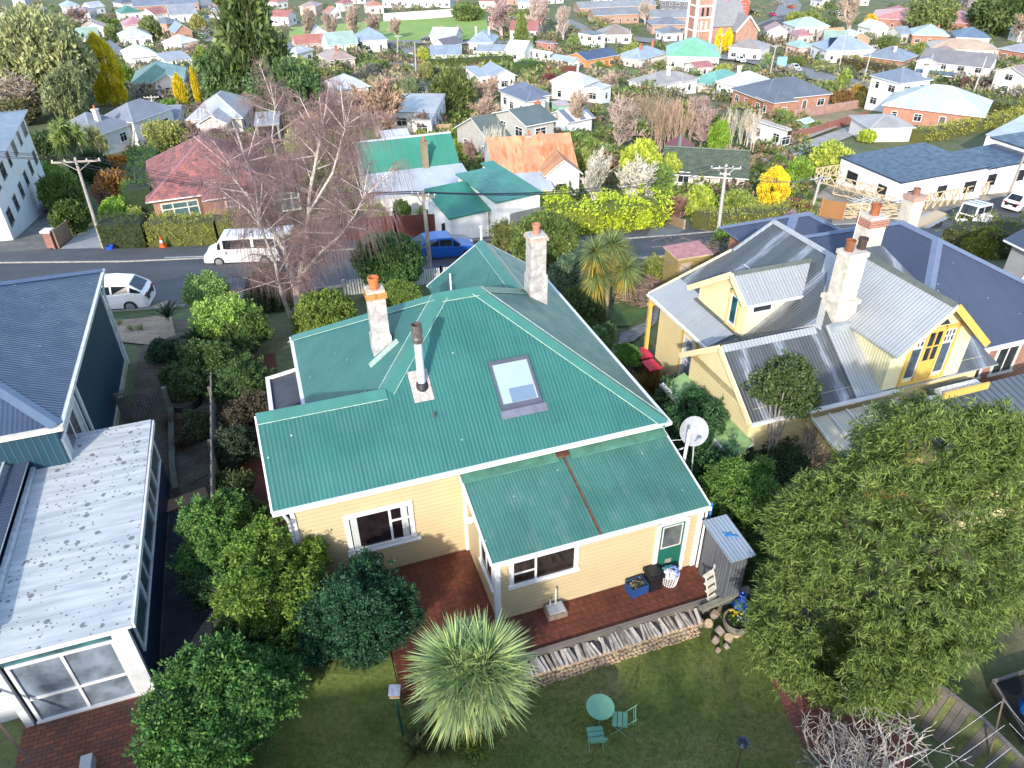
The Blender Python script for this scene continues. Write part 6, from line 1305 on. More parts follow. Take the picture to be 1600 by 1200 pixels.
# small yellow shed, woodpile and wisteria over the road side of the villa
P = hw(7.2, 13.0); P = T(1068, 446); sh = thing('garden_shed', 'small yellow-green weatherboard shed with faded pink top across the garden', 'shed', P, RZ); b = MB(); M_ys = boards((.33, .25, .09), .16, .6); b.box(-1.05, -.75, -.3, 1.1, .8, 2.2, M_ys); b.build('wall', sh); b = MB(); b.slab([(-1.15, -.85, 2.25), (1.2, -.85, 2.25), (1.2, .9, 2.35), (-1.15, .9, 2.35)], .1, plain((.42, .2, .2), .8, .3, 3), plain((.5, .4, .25), .7)); b.build('roof', sh); b = MB(); b.box(-.9, -.8, 0, -.2, -.755, 1.9, plain((.42, .33, .25), .8, .3)); b.build('door', sh)
for i, (x, y, r_, c) in enumerate([(1000, 452, 1.6, (.13, .08, .065)), (970, 462, 1.2, (.17, .12, .1)), (1010, 470, 1.5, (.12, .08, .06))]):
    q = T(x, y); wp = thing('woodpile', ['heap of cut brushwood by the yellow shed', 'smaller heap of pale branches behind the cabbage tree', 'low brushwood heap beside the stone path'][i], 'woodpile', q); b = MB(); r3 = random.Random(i)
    for k in range(150):
        a = r3.uniform(0, 6.28); rad = r_ * sqrt(r3.random()); p = Vector((rad * cos(a), rad * sin(a), r3.uniform(.0, .8) * (1 - rad / r_ * .7))); d = Vector((r3.uniform(-1, 1), r3.uniform(-1, 1), r3.uniform(-.25, .25))) * .6; b.tube(p - d, p + d, .03, .02, plain(sc(c, r3.choice([1, 1.6, 2.4])), .9), 4, False)
    b.build('branches', wp)
q = T(1115, 440); ws = thing('climber', 'bare purple-grey wisteria tangle on a frame beside the yellow shed', 'climber', q); b = MB(); r3 = random.Random(3)
for k in range(420):
    p = Vector((r3.gauss(0, 1.6), r3.gauss(0, 1.0), 2.0 + r3.gauss(0, .25))); d = Vector((r3.uniform(-1, 1), r3.uniform(-.6, .6), r3.uniform(-.35, .3))) * .6; b.tube(p - d, p + d, .022, .012, plain((.2, .15, .15) if k % 2 else (.12, .09, .08), .9), 3, False)
b.tube((-1, 0, 0), (-.8, 0, 2), .09, .07, M_gw, 6); b.tube((1.2, .4, 0), (1, .3, 2), .07, .06, M_gw, 6); b.build('branches', ws)
drape('front_lawn', px2([(962, 465), (990, 462), (1012, 475), (1016, 490), (985, 510), (958, 512), (950, 490)]), ground((.05, .1, .015), (.09, .14, .03), None, 1, 8), .05, .8)
drape('stone_path', px2([(975, 455), (1012, 466), (1030, 480), (1026, 505), (990, 535), (965, 540), (970, 522), (1008, 505), (1014, 488), (1005, 472), (972, 462)]), plain((.22, .21, .2), .9, .5, 3), .07, .8)
# cabbage tree in front
q = T(945, 507); cb_ = thing('cabbage_tree', 'cabbage tree with four spiky yellow-tipped heads beside the small round lawn', 'cabbage tree', q)
zc_ = lambda x, y: (lambda r, t: Vector((0, 0, CAMH)) + r * t)(ray(x, y), q.y / ray(x, y).y)
hs = [zc_(928, 388), zc_(957, 386), zc_(931, 420), zc_(978, 420), zc_(968, 400)]
for i, h in enumerate(hs):
    c = h - q + Vector((0, (-.4, .3, -.5, .1, .6)[i], 0)); swords(cb_, tuple(c), 330, 1.15, .05, (.2, .26, .1), LMg, .05, .5, 'leaf_head', -.6); swords(cb_, tuple(c - Vector((0, 0, .2))), 130, 1.05, .05, (.42, .32, .06), LM, -.5, .9, 'yellow_leaves', -.95)
b = MB(); j = zc_(950, 437) - q; b.tube((0, 0, -.2), j, .17, .12, plain((.33, .24, .17), .9, .3, 6), 9)
for h in hs: b.tube(j, h - q - Vector((0, 0, .2)), .1, .07, plain((.33, .24, .17), .9, .3, 6), 7)
b.build('trunk', cb_)
# street-side shrubs and trees
tree('dense green tree on the street side between birch and grey pole', 612, 455, 365, 118, 'leafy_hi', (.055, .105, .04))
tree('glossy yellow-flecked shrub at the foot of the birch', 512, 515, 452, 110, 'bush_hi', (.09, .13, .03), name='shrub', cat='shrub')
tree('dark green shrub left of the birch trunk', 425, 480, 410, 80, 'bush_hi', (.045, .08, .035), name='shrub', cat='shrub')
tree('green shrub with light tips in front of the white picket fence', 625, 475, 438, 80, 'bush_hi', (.09, .14, .035), name='shrub', cat='shrub')
tree('bushy olive-green tree behind the right-hand rendered chimney', 850, 425, 335, 120, 'leafy_hi', (.085, .12, .035))
tree('dark shrub right of the green roof, with grey-green leaves', 905, 480, 398, 110, 'leafy_hi', (.08, .12, .075), name='tree')
tree('dark shrub between the cabbage tree trunk and the green roof', 905, 515, 445, 95, 'bush_hi', (.05, .08, .03), name='shrub', cat='shrub')
tree('bright green leafy shrub behind the yellow shed', 1130, 395, 345, 60, 'bush', (.08, .15, .03), name='shrub', cat='shrub')
tree('sparse yellowish roadside shrub left of the yellow shed', 1022, 438, 395, 60, 'bush', (.13, .15, .04), name='shrub', cat='shrub')
tree('small shrub at the foot of the street corner near the green gable peak', 790, 395, 345, 70, 'airy', (.13, .14, .05), name='shrub', cat='shrub')
# silver birch
q = T(466, 497); bi = thing('tree', 'bare silver birch with purplish drooping twigs in front of the camper van', 'birch tree', q); BKw = plain((.55, .49, .44), .8, .4, 5); TWm = plain((.25, .16, .16), .9, .3, 2)
def bp(x, y, dy=0): r = ray(x, y); t = (q.y + dy) / r.y; return Vector((0, 0, CAMH)) + r * t - q
limbs = [([(466, 497, 0), (462, 455, 0), (445, 395, .5), (410, 330, 1), (388, 260, 2), (368, 200, 2.5)], .17), ([(464, 470, 0), (468, 430, 0), (478, 380, 0), (484, 300, -.5), (498, 230, -1), (510, 165, -1.5)], .15), ([(455, 497, 0), (440, 460, -.5), (430, 410, -1), (405, 350, -2), (385, 300, -2.5)], .12),
         ([(470, 432, 0), (500, 395, -.8), (530, 370, -1.5), (555, 335, -2), (572, 300, -2.2)], .09), ([(445, 395, .5), (438, 340, 1.5), (442, 280, 2.5), (425, 215, 3.2), (430, 160, 4)], .1), ([(484, 330, -.5), (520, 270, -1), (535, 215, -2), (545, 185, -2.2)], .07), ([(410, 330, 1), (375, 290, 0), (355, 250, -1)], .07), ([(478, 380, 0), (512, 330, 1.5), (525, 290, 2)], .07)]
b = MB(); tips = []; r3 = random.Random(12)
for pts, r0 in limbs:
    V_ = [bp(*p) for p in pts]
    for i, (a, c) in enumerate(zip(V_, V_[1:])):
        k = len(V_) - 1; b.tube(a, c, r0 * (1 - i / k * .8), r0 * (1 - (i + 1) / k * .8), BKw, 8, False)
        if i: 
            for _ in range(9): tips.append((a.lerp(c, r3.random()), (c - a).normalized(), r0 * .35))
b.build('trunk', bi); b = MB(); sub = []
for p, d, r_ in tips:
    v = Vector((r3.uniform(-1, 1), r3.uniform(-1, 1), r3.uniform(.0, .9))).normalized(); e = p + v * r3.uniform(1.0, 2.2); b.tube(p, e, r_ * .6, .012, BKw, 4, False); sub += [(p.lerp(e, f), v) for f in (.4, .6, .8, 1, 1)]
b.build('branches', bi); b = MB()
for p, v in sub:
    for _ in range(11):
        o_ = Vector((v.x * .5 + r3.uniform(-.7, .7), v.y * .5 + r3.uniform(-.7, .7), r3.uniform(-.1, .5))); m = p + o_ * .6; e = m + Vector((o_.x * .35, o_.y * .35, -r3.uniform(.5, 1.6))); b.tube(p, m, .006, .005, TWm, 3, False); b.tube(m, e, .005, .003, TWm, 3, False)
b.build('twigs', bi)
# ================================================================== houses along the street
house('tall two-storey white house with grey roof, cut by the left edge', None, (22, 377), 0, 5.6, 'hip', .18, (.68, .7, .7), (.2, .23, .27), .5, wt='boards', back=(84, 310), Wm=14, frc=(.15, .15, .15), chim=())
TI = brick((.42, .15, .13), (.13, .075, .085), (.2, .08, .07), .42, .34, .02)
bg_ = house('brick bungalow with mottled red tiled hip roof beside the birch', (247, 347), (432, 333), 12, 2.9, 'hip', .6, (.45, .17, .09), TI, .5, wt='brick', capc=(.3, .13, .14), win=False, wings=[(.45, -1.6, .98, 4, 2.9, 'hip', .6)])
for x_, t_, w_ in ((.7, 0, 3.0), (6.2, -1.6, 1.0), (8.0, -1.6, 1.6), (10.4, -1.6, 2.2)): window(bg_, 'f', t_, x_, .75, w_, 1.55, plain((.6, .58, .5), .5, .1), (.3, .72) if w_ > 2 else (.5,), ((0, 1, .68),), gl=glass((.06, .11, .11), .1), inner=.1, frw=.12)
GR = corr((.04, .2, .14), .4, .2, .1, st=.4); SV = corr((.42, .46, .5), .4, .2, .15, st=.4)
house('white cottage with green upper roof and silver lower roof across the street', (592, 343), (742, 332), 4.2, 2.6, 'flat', .18, (.6, .6, .57), SV, .3, wt='boards', wings=[(0, 4.5, .96, 10, 3.3, 's', .8, GR)], chim=[(.62, 1.05, 5.9, (.2, .17, .11))], frc=(.5, .5, .48))
g_ = house('white garage block with green sloping roofs and roller door across the street', (777, 374), (843, 365), 6.5, 3.5, 'flat', .05, (.68, .68, .66), GR, .2, win=False, wings=[(-3.6, 1.0, -.05, 5.0, 2.6, 'flat', .25, GR), (1.0, 7.0, 5.0, 9.5, 3.0, 'flat', .1, GR)])
b = MB(); b.box(1.2, -.05, 0, 4.2, -.01, 2.3, boards((.2, .22, .21), .12, .5)); b.build('garage_door', g_); window(g_, 'f', 2, -2.4, 1.2, .5, 1.3, WHITEd, (), (), sub=False); b = MB(); b.box(-3.9, 1.93, 0, -2.9, 1.97, 1.9, M_bk); b.build('door', g_)
RU = corr((.5, .26, .14), .7, .2, .3, (.5, (.42, .13, .05)), .4, 0, .2)
house('old white cottage with rusty orange iron roofs behind the garage block', (775, 312), (897, 305), 7, 2.8, 's', .7, (.62, .62, .6), RU, .3, wt='boards', wings=[(.58, -2.0, .99, 8, 3.0, 't', .75, RU), (.1, -4, .6, 0, 2.4, 'flat', .1, SV)], chim=[(.5, .5, 5.5, (.35, .3, .25))])
# red-painted stripes on the rusty gable roof
NV = corr((.02, .032, .062), .35, .45, .1, st=.3)
nh = house('new white house with navy roofs and wide dark windows on the building site', (1305, 287), (1400, 318), 12, 3.2, 'flat', .03, (.74, .74, .74), NV, .5, frc=(.03, .03, .03), capc=None, wings=[(2.5, 12, .9, 21, 2.8, 'flat', .04, NV), (1.5, 21, .98, 40, 3.7, 'flat', .02, NV)], door=False)
# scaffold-like timber deck frame
M_tim2 = plain((.55, .43, .26), .8, .2, 6); df = thing('timber_framing', 'new timber deck rails and cross-braced framing around the white new house', 'timber framing', (0, 0, 0)); b = MB()
def lattice(p, q, h, z0=0.0):
    a, c = T(*p), T(*q); d = (c - a); n = max(2, int(d.length / 1.4)); 
    for i in range(n):
        u, v = a + d * i / n, a + d * (i + 1) / n; u.z = tz(u.x, u.y) + z0; v.z = tz(v.x, v.y) + z0; H1 = Vector((0, 0, h)); b.bar(u, u + H1, .1, .1, M_tim2); b.bar(u, v, .1, .1, M_tim2); b.bar(u + H1, v + H1, .1, .1, M_tim2); b.bar(u, v + H1, .08, .08, M_tim2); b.bar(u + H1, v, .08, .08, M_tim2)
lattice((1268, 300), (1310, 292), 1.1, 1.6); lattice((1270, 305), (1370, 335), 1.1, 1.6); lattice((1290, 330), (1372, 345), 1.0, .1); lattice((1410, 335), (1500, 318), 1.8, 0); lattice((1505, 314), (1598, 290), 1.6, 0); lattice((1300, 308), (1395, 330), 1.0, .4)
b.build('frames', df); b = MB(); r3 = random.Random(2)
for k in range(60): x, y = r3.uniform(1290, 1390), r3.uniform(322, 345); q_p = T(x, y); a = r3.uniform(-.3, .4); b.bar(q_p + Vector((0, 0, .2)), q_p + Vector((2.4 * cos(a), 2.4 * sin(a), .3)), .12, .06, M_tim2)
b.build('loose_timber', df)
board_line('new orange-brown timber fence panel left of the dark roof', px2([(1280, 338), (1315, 345)]), 1.8, boards((.4, .2, .08), .2, .4, True), 'fence')
# retaining blocks behind
# ================================================================== the town beyond
HS = [
 ('grey-roofed pale house with a white chimney behind the left cabbage tree', (92, 238), (213, 246), 10, 3.2, 'hip', .55, (.6, .6, .58), (.19, .21, .25), dict(wings=[(.3, 7, 1.1, 15, 3.2, 'hip', .55)], chim=[(.75, .5, 5.6, (.65, .6, .58))])),
 ('long low grey-roofed wing right of the white-chimney house', (222, 215), (298, 212), 7, 2.6, 's', .35, (.6, .58, .5), (.22, .24, .28), {}),
 ('house with pale silver-blue hipped roof above the tiled bungalow', (302, 215), (404, 212), 13, 3.0, 'hip', .6, (.6, .58, .52), (.42, .46, .5), dict(wings=[(.3, -3, .8, 3, 2.8, 't', .5)])),
 ('white cottage with pale green roof behind the golden cypress', (212, 152), (296, 148), 14, 3.2, 'hip', .5, (.65, .62, .6), (.17, .33, .23), dict(wings=[(.45, -2, 1.0, 5, 3.2, 't', .5)])),
 ('bright white-roofed house behind the round clipped bush', (196, 108), (252, 104), 18, 3.5, 'hip', .5, (.7, .7, .7), (.7, .7, .7), {}),
 ('low white building with flat grey roof left of the clipped tree', (250, 112), (303, 108), 14, 3.2, 'flat', .05, (.62, .62, .62), (.3, .3, .32), {}),
 ('white-grey gabled cottage in front of the pink-roofed one', (188, 74), (240, 70), 14, 3.2, 'hip', .5, (.66, .66, .66), (.52, .54, .55), {}),
 ('cottage with a dusky pink roof, upper left', (193, 53), (234, 50), 12, 3.5, 'hip', .5, (.6, .45, .42), (.42, .17, .2), {}),
 ('small orange brick house with steep blue-grey gable by the left street', (268, 66), (303, 63), 14, 3.5, 't', .8, (.5, .22, .14), (.2, .27, .34), dict(wt='brick')),
 ('white cottage with dark green roof, upper left', (184, 33), (224, 30), 14, 3.5, 'hip', .5, (.62, .62, .58), (.05, .2, .15), {}),
 ('pale blue-roofed cottage behind the gum tree top', (97, 22), (127, 20), 14, 3.5, 'hip', .5, (.6, .6, .6), (.35, .45, .5), {}),
 ('white cottage with pale grey roof right of the gum tree top', (132, 22), (166, 24), 14, 3.5, 't', .6, (.7, .7, .7), (.48, .52, .55), {}),
 ('mauve-roofed house behind bare twigs, upper left', (118, 33), (154, 32), 14, 3.5, 'hip', .5, (.55, .5, .48), (.28, .22, .26), {}),
 ('long low brick block with dark roof at the top left', (212, 21), (312, 16), 14, 3.5, 's', .3, (.48, .22, .15), (.17, .2, .26), dict(wt='brick')),
 ('white house with dark hipped roof beside the bare street trees, top left', (180, 18), (210, 15), 14, 4, 'hip', .6, (.6, .6, .6), (.10, .12, .17), {}),
 ('pair of white gables with grey roof left of the left street', (264, 36), (310, 33), 14, 3.5, 's', .5, (.68, .68, .66), (.24, .27, .32), {}),
 ('small house with navy roof in the top left corner', (22, 10), (50, 9), 14, 3.5, 's', .5, (.5, .5, .5), (.06, .09, .16), {}),
 ('small open carport with silver roof sheltering the black car', (404, 224), (440, 222), 6, 2.6, 'flat', .05, (.25, .22, .2), (.42, .46, .5), dict(win=False, carport=True)),
 ('white flat-roofed modern house half hidden by the big bare tree', (612, 206), (697, 206), 13, 3.2, 'flat', .02, (.68, .68, .68), (.42, .42, .42), dict(wings=[(.6, -4, 1.0, 0, 2.8, 'flat', .02)])),
 ('white-roofed house behind the bare tree left of centre', (515, 163), (578, 158), 12, 3.2, 'hip', .5, (.62, .62, .62), (.55, .57, .58), {}),
 ('house with brownish pink tiled roof near the centre street', (500, 110), (556, 106), 14, 3, 'hip', .5, (.5, .45, .38), (.36, .25, .2), dict(chim=[(.45, .3, 5.5, (.4, .15, .1))])),
 ('cottage with pale mint green roof behind the pink-tiled house', (505, 87), (560, 84), 14, 3.5, 's', .5, (.62, .62, .6), (.35, .5, .42), {}),
 ('low building with red-orange roof near the playing field', (458, 82), (520, 79), 12, 3, 's', .35, (.5, .4, .35), (.45, .14, .09), {}),
 ('small pale-roofed cottage behind the red-orange roof', (484, 69), (515, 67), 10, 3.5, 't', .6, (.6, .6, .58), (.5, .55, .5), {}),
 ('blue-grey hipped villa with porch beside the centre street corner', (558, 82), (606, 80), 15, 4, 'hip', .6, (.62, .62, .6), (.28, .36, .45), {}),
 ('white gabled cottage with dark grey roof right of the centre street', (678, 85), (722, 89), 14, 3.6, 't', .6, (.7, .7, .7), (.14, .14, .16), {}),
 ('blue-roofed house with two white chimneys, right of centre street', (733, 84), (778, 84), 14, 3.6, 'hip', .6, (.6, .6, .6), (.28, .36, .46), dict(chim=[(.2, .5, 7, (.6, .58, .55)), (.75, .5, 7, (.6, .58, .55))])),
 ('low shed with blue-grey roof in front of the dark gabled cottage', (675, 101), (720, 100), 10, 2.8, 's', .3, (.65, .65, .65), (.24, .3, .37), {}),
 ('long low white building with pale blue-grey roof above the clipped hedge', (746, 96), (803, 96), 8, 3, 's', .3, (.62, .6, .52), (.3, .37, .42), {}),
 ('white-fronted cottage with blue-grey gable beside the dark round tree', (752, 143), (805, 140), 14, 3.2, 't', .5, (.7, .7, .7), (.26, .3, .37), dict(wings=[(-.5, 3, 0, 12, 2.8, 'flat', .03)])),
 ('rambling house with dark green-grey roofs and white dormer behind the rusty cottage', (716, 255), (860, 235), 14, 3.2, 's', .5, (.4, .38, .35), (.10, .135, .125), dict(wings=[(.35, -3, .8, 4, 5.4, 's', .3)], chim=[(.9, .2, 6.5, (.4, .15, .1))])),
 ('small white lean-to shed roof above the green cottage', (598, 250), (646, 247), 5, 2.4, 'flat', .05, (.5, .5, .5), (.66, .66, .67), dict(win=False)),
 ('white house with navy blue hipped roofs on short piles, centre', (783, 180), (858, 172), 11, 3.2, 'hip', .5, (.66, .68, .62), (.12, .15, .22), dict(wings=[(-.1, -3, .5, 4, 3.2, 'hip', .5)])),
 ('square white villa with silver pyramid roof, centre', (862, 160), (930, 150), 14, 4.0, 'hip', .55, (.66, .68, .68), (.55, .56, .57), dict(wings=[(.4, -3, 1.1, 1, 3, 'flat', .1)])),
 ('orange-walled building with navy roof, centre top', (888, 106), (963, 103), 12, 3.4, 's', .35, (.6, .24, .08), (.05, .08, .16), {}),
 ('white-fronted cottage with light blue gable before the navy roof', (862, 113), (904, 110), 12, 3, 't', .5, (.66, .66, .66), (.36, .46, .52), {}),
 ('long villa with blue-grey roof and two red brick chimneys', (962, 106), (1040, 100), 16, 3.8, 'hip', .45, (.66, .64, .6), (.27, .35, .44), dict(chim=[(.35, .4, 6.5, (.42, .14, .09)), (.8, .4, 6.8, (.42, .14, .09))])),
 ('cream house with bright green roof, right of the red-chimney villa', (1040, 108), (1121, 111), 16, 4, 'hip', .5, (.68, .66, .6), (.14, .42, .26), {}),
 ('white bungalow with speckled grey tiled roof and white chimney', (982, 148), (1074, 143), 13, 3.2, 'hip', .4, (.7, .7, .68), (.3, .28, .26), dict(chim=[(.6, .3, 5.8, (.68, .68, .66))], wings=[(.7, -1, 1.15, 6, 3, 'hip', .4)])),
 ('white house with teal green roof and timber fence, right of centre', (1076, 148), (1162, 140), 14, 3.2, 'hip', .5, (.66, .6, .56), (.12, .36, .3), {}),
 ('white house with large pale silver hipped roof, right of centre', (1118, 158), (1205, 150), 16, 3.6, 'hip', .5, (.66, .66, .66), (.58, .6, .62), dict(chim=[(.3, .6, 6.6, (.65, .62, .58))])),
 ('large orange brick bungalow with dark grey hipped roof and small porch', (1142, 176), (1292, 170), 15, 3.2, 'hip', .45, (.52, .2, .11), (.115, .135, .165), dict(wt='brick', wings=[(.0, -3, .32, 2, 3.2, 'hip', .45)])),
 ('white cube-shaped modern two-storey house with dark flat roof', (903, 80), (944, 78), 14, 6, 'flat', .01, (.72, .72, .72), (.08, .09, .1), {}),
 ('small red-roofed outbuilding under the bright green roof', (1068, 121), (1112, 120), 6, 2.8, 's', .3, (.6, .58, .55), (.42, .13, .1), {}),
 ('long orange brick row house nearest the crossroads', (918, 35), (998, 36), 12, 4, 's', .35, (.5, .26, .18), (.2, .21, .23), dict(wt='brick', group='rows of brick units by the crossroads')),
 ('long brick row house farthest back by the crossroads', (896, 22), (1024, 22), 12, 4, 's', .35, (.5, .26, .18), (.24, .25, .27), dict(wt='brick', group='rows of brick units by the crossroads')),
 ('short brick row house left of the church tower', (1010, 53), (1072, 52), 12, 3.6, 'hip', .35, (.5, .28, .2), (.17, .19, .22), dict(wt='brick', group='rows of brick units by the crossroads')),
 ('brick row house between the long row and the church tower', (1012, 40), (1080, 40), 12, 3.6, 's', .35, (.5, .26, .18), (.22, .23, .25), dict(wt='brick', group='rows of brick units by the crossroads')),
 ('big dark-roofed shop hall at the top behind the church tower', (1030, 20), (1090, 22), 30, 6, 'hip', .12, (.12, .12, .14), (.45, .45, .45), {}),
 ('red-fronted shop with twin arched gables at the top', (1104, 24), (1168, 22), 20, 5, 's', .4, (.5, .1, .07), (.3, .28, .28), dict(wings=[(.05, -2, .4, 3, 5.5, 't', .6), (.6, -2, .95, 3, 5.5, 't', .6)])),
 ('long white building with brown hipped roof below the church', (1137, 92), (1200, 95), 12, 4, 'hip', .4, (.72, .71, .68), (.3, .25, .23), {}),
 ('small sage green garden shed above the glasshouse', (862, 187), (890, 186), 4, 2.6, 'flat', .03, (.25, .42, .33), (.42, .3, .28), dict(win=False)),
 ('low white shed with blue and white striped roof panels', (856, 207), (924, 200), 5, 2.2, 's', .4, (.6, .62, .62), 'STRIPE', dict(win=False)),
 ('low dark mauve-roofed house behind the cube house', (838, 82), (868, 80), 10, 3, 'hip', .4, (.4, .15, .12), (.2, .15, .17), {}),
 ('small white-domed roofed shed left of the mauve-roofed house', (832, 98), (858, 96), 7, 2.8, 'hip', .5, (.65, .65, .65), (.66, .66, .66), {}),
 ('large low house with mossy green tiled roof behind the wild garden', (1035, 292), (1160, 304), 8, 1.9, 's', .4, (.45, .42, .38), (.12, .16, .10), dict(rt='tile', wings=[(.0, 4, .3, 10, 2.2, 't', .6, plain((.2, .05, .05), .7))])),
 ('white house half hidden by bare branches, right of the thicket', (1168, 236), (1214, 232), 10, 3.4, 'hip', .5, (.66, .66, .64), (.32, .3, .28), {}),
 ('cottage with pale teal roof near the main road, upper right', (1222, 56), (1293, 54), 15, 3.4, 'hip', .45, (.64, .6, .56), (.42, .56, .52), {}),
 ('pinkish red-roofed cottage below the pale teal one', (1232, 70), (1268, 69), 12, 3.2, 'hip', .5, (.6, .45, .42), (.4, .15, .16), {}),
 ('pink-walled cottage with mint green roof left of the solar roof', (1226, 90), (1268, 88), 12, 3.4, 'hip', .5, (.62, .42, .4), (.3, .52, .42), {}),
 ('cottage with ochre orange roof, upper right', (1274, 70), (1322, 66), 12, 3.2, 's', .5, (.5, .42, .36), (.5, .3, .13), {}),
 ('white house with blue-grey roof carrying dark solar panels', (1264, 98), (1362, 96), 15, 3.8, 'hip', .5, (.68, .7, .72), (.25, .33, .42), dict(solar=True)),
 ('orange brick house with blue-grey hip roof beside the main road', (1345, 104), (1428, 110), 14, 3.4, 'hip', .45, (.52, .19, .1), (.19, .235, .29), dict(wt='brick', chim=[(.65, .3, 6, (.66, .66, .66))])),
 ('orange brick house with pale grey-green roof, upper right', (1416, 70), (1478, 72), 14, 3.6, 'hip', .45, (.5, .17, .09), (.42, .52, .48), dict(wt='brick', chim=[(.7, .3, 6, (.45, .15, .1))])),
 ('white cross-gabled house in front of the long red roof', (1338, 60), (1385, 58), 14, 3.6, 't', .55, (.7, .7, .68), (.62, .64, .64), {}),
 ('blue-grey roofed house right of the white cross-gabled one', (1384, 68), (1420, 66), 12, 3.4, 's', .5, (.55, .52, .48), (.2, .25, .31), {}),
 ('broad house with peach tiled roof, upper right', (1442, 92), (1556, 94), 12, 3.4, 'hip', .35, (.6, .58, .52), (.56, .38, .24), {}),
 ('large split-level house with brown-grey roof and blue balcony by the road', (1428, 124), (1548, 130), 13, 4.8, 's', .35, (.6, .6, .58), (.22, .2, .2), dict(wings=[(.0, -2.5, .3, 5, 4.8, 't', .35)], balcony=True)),
 ('brick house with grey roof at the right edge above the cream garage house', (1556, 92), (1622, 98), 12, 3.6, 'hip', .4, (.5, .16, .09), (.3, .31, .34), dict(wt='brick')),
 ('cream house with brown gable roof and garage at the right edge', (1545, 143), (1618, 150), 12, 5.0, 't', .4, (.58, .56, .5), (.32, .22, .2), {}),
 ('house with dark blue roof and white gable behind the peach roof', (1482, 74), (1542, 76), 14, 3.6, 'hip', .45, (.6, .6, .6), (.11, .17, .26), {}),
 ('long school-like building with salmon red roofs at the upper right', (1358, 44), (1545, 52), 26, 4, 'hip', .22, (.42, .14, .1), (.58, .2, .15), dict(wt='brick')),
 ('tall white two-storey house with blue-grey hip roof', (1350, 178), (1440, 170), 12, 6.2, 'hip', .45, (.74, .74, .74), (.17, .21, .27), dict(chim=[(.85, .1, 8, (.7, .7, .68))])),
 ('orange brick bungalow with pale mint hipped roof and white windows', (1375, 190), (1538, 203), 13, 3.2, 'hip', .45, (.55, .21, .12), (.5, .6, .54), dict(wt='brick')),
 ('low outbuilding with mottled grey hip roof behind the new white house', (1325, 222), (1420, 220), 8, 2.4, 'hip', .3, (.66, .64, .6), (.32, .31, .29), dict(win=False)),
 ('small glass-sided green shed on the lawn, right', (1242, 208), (1264, 205), 3, 2.0, 's', .4, (.2, .32, .26), (.45, .55, .52), dict(win=False)),
 ('dark multi-storey flats at the top right edge', (1498, 12), (1534, 12), 14, 10, 'flat', .01, (.16, .13, .12), (.2, .2, .2), {}),
 ('white-fronted gabled house at the far right above the brick one', (1574, 66), (1612, 66), 12, 3.6, 't', .5, (.66, .62, .58), (.5, .5, .5), {}),
 ('pale-roofed house top centre behind the bare park trees', (360 + 110, 24), (505, 24), 14, 4, 'hip', .4, (.55, .35, .3), (.36, .24, .22), {}),
 ('long low dark-roofed clubhouse behind the white park fence', (598, 12), (712, 12), 16, 4.5, 's', .3, (.5, .5, .52), (.14, .17, .24), {}),
 ('white gabled cottage behind the peach roof, at the top right', (1555, 52), (1590, 52), 12, 3.6, 't', .5, (.68, .68, .66), (.45, .4, .36), {}),
 ('pale blue cottage at the foot of the left street', (2, 62), (14, 60), 10, 3.4, 's', .5, (.45, .55, .65), (.4, .45, .5), {}),
 ('pale cottage glimpsed behind the gum tree, far left', (0, 36), (28, 36), 12, 3.4, 'hip', .5, (.66, .64, .62), (.5, .4, .38), {}),
 ('low navy roof at the right edge below the roadside hedge', (1560, 440), (1650, 470), 8, 2.6, 's', .45, (.3, .3, .3), (.05, .075, .12), {}),
 ('white-trimmed house with wide pale blue-grey roof right of the new white house', (1530, 246), (1640, 262), 14, 3.2, 'flat', .06, (.7, .7, .7), (.46, .52, .57), {}),
]
def stripem():
    m, n, p = _base('striped_roof'); uv, u, v = uvw(n); n.links.new(mix(n, math_(n, 'GREATER_THAN', math_(n, 'FRACT', math_(n, 'DIVIDE', u, 2.2)), .5), (.15, .18, .24), (.6, .62, .62)), p.inputs['Base Color']); p.inputs['Roughness'].default_value = .5; return m
# more roofs glimpsed between the trees near the top of the town
rf_ = random.Random(77); FILL = []
ROOFS = [('silver', (.5, .52, .54)), ('slate grey', (.17, .19, .22)), ('terracotta', (.42, .17, .1)), ('pale green', (.3, .45, .36)), ('brown', (.26, .2, .17)), ('blue-grey', (.27, .34, .42)), ('white', (.66, .66, .66)), ('dull red', (.36, .12, .1))]
for x, y in [(60, 30), (75, 48), (50, 62), (150, 60), (140, 78), (165, 98), (262, 50), (245, 34), (285, 80), (255, 78), (230, 120), (345, 8), (375, 14), (400, 26), (430, 12), (455, 12), (540, 16), (560, 6), (585, 22), (520, 28), (445, 40), (350, 38), (365, 56), (660, 8), (700, 2), (770, 14), (800, 8), (830, 14), (860, 6), (620, 120), (570, 122), (470, 100), (440, 96), (698, 72), (710, 112), (820, 60), (868, 126), (1005, 60), (1045, 66), (960, 66), (1100, 60), (1210, 64), (1300, 82), (1330, 78), (1255, 60), (1440, 30), (1580, 34), (1400, 30), (1280, 12), (1340, 8), (1460, 4), (1540, 24), (940, 6), (985, 4), (1240, 128), (1180, 128), (1610, 82), (1470, 104), (905, 128), (812, 96)]:
    if any(l[1][0] - 6 < x < l[2][0] + 6 and abs(y - l[1][1]) < 9 for l in HS): continue
    nm_, c_ = rf_.choice(ROOFS); w_ = rf_.uniform(22, 40) * (1 + y / 160)
    if y < 110: HS.append(('small far house with a %s roof among trees near the photo top' % nm_, (x - w_ / 2, y), (x + w_ / 2, y + rf_.uniform(-3, 3)), 11, rf_.uniform(3, 3.8), rf_.choice(['hip', 'hip', 't', 's']), .5, rf_.choice([(.66, .66, .63), (.6, .56, .48), (.5, .25, .17), (.62, .6, .6)]), c_, dict(group='far houses with %s roofs' % nm_)))
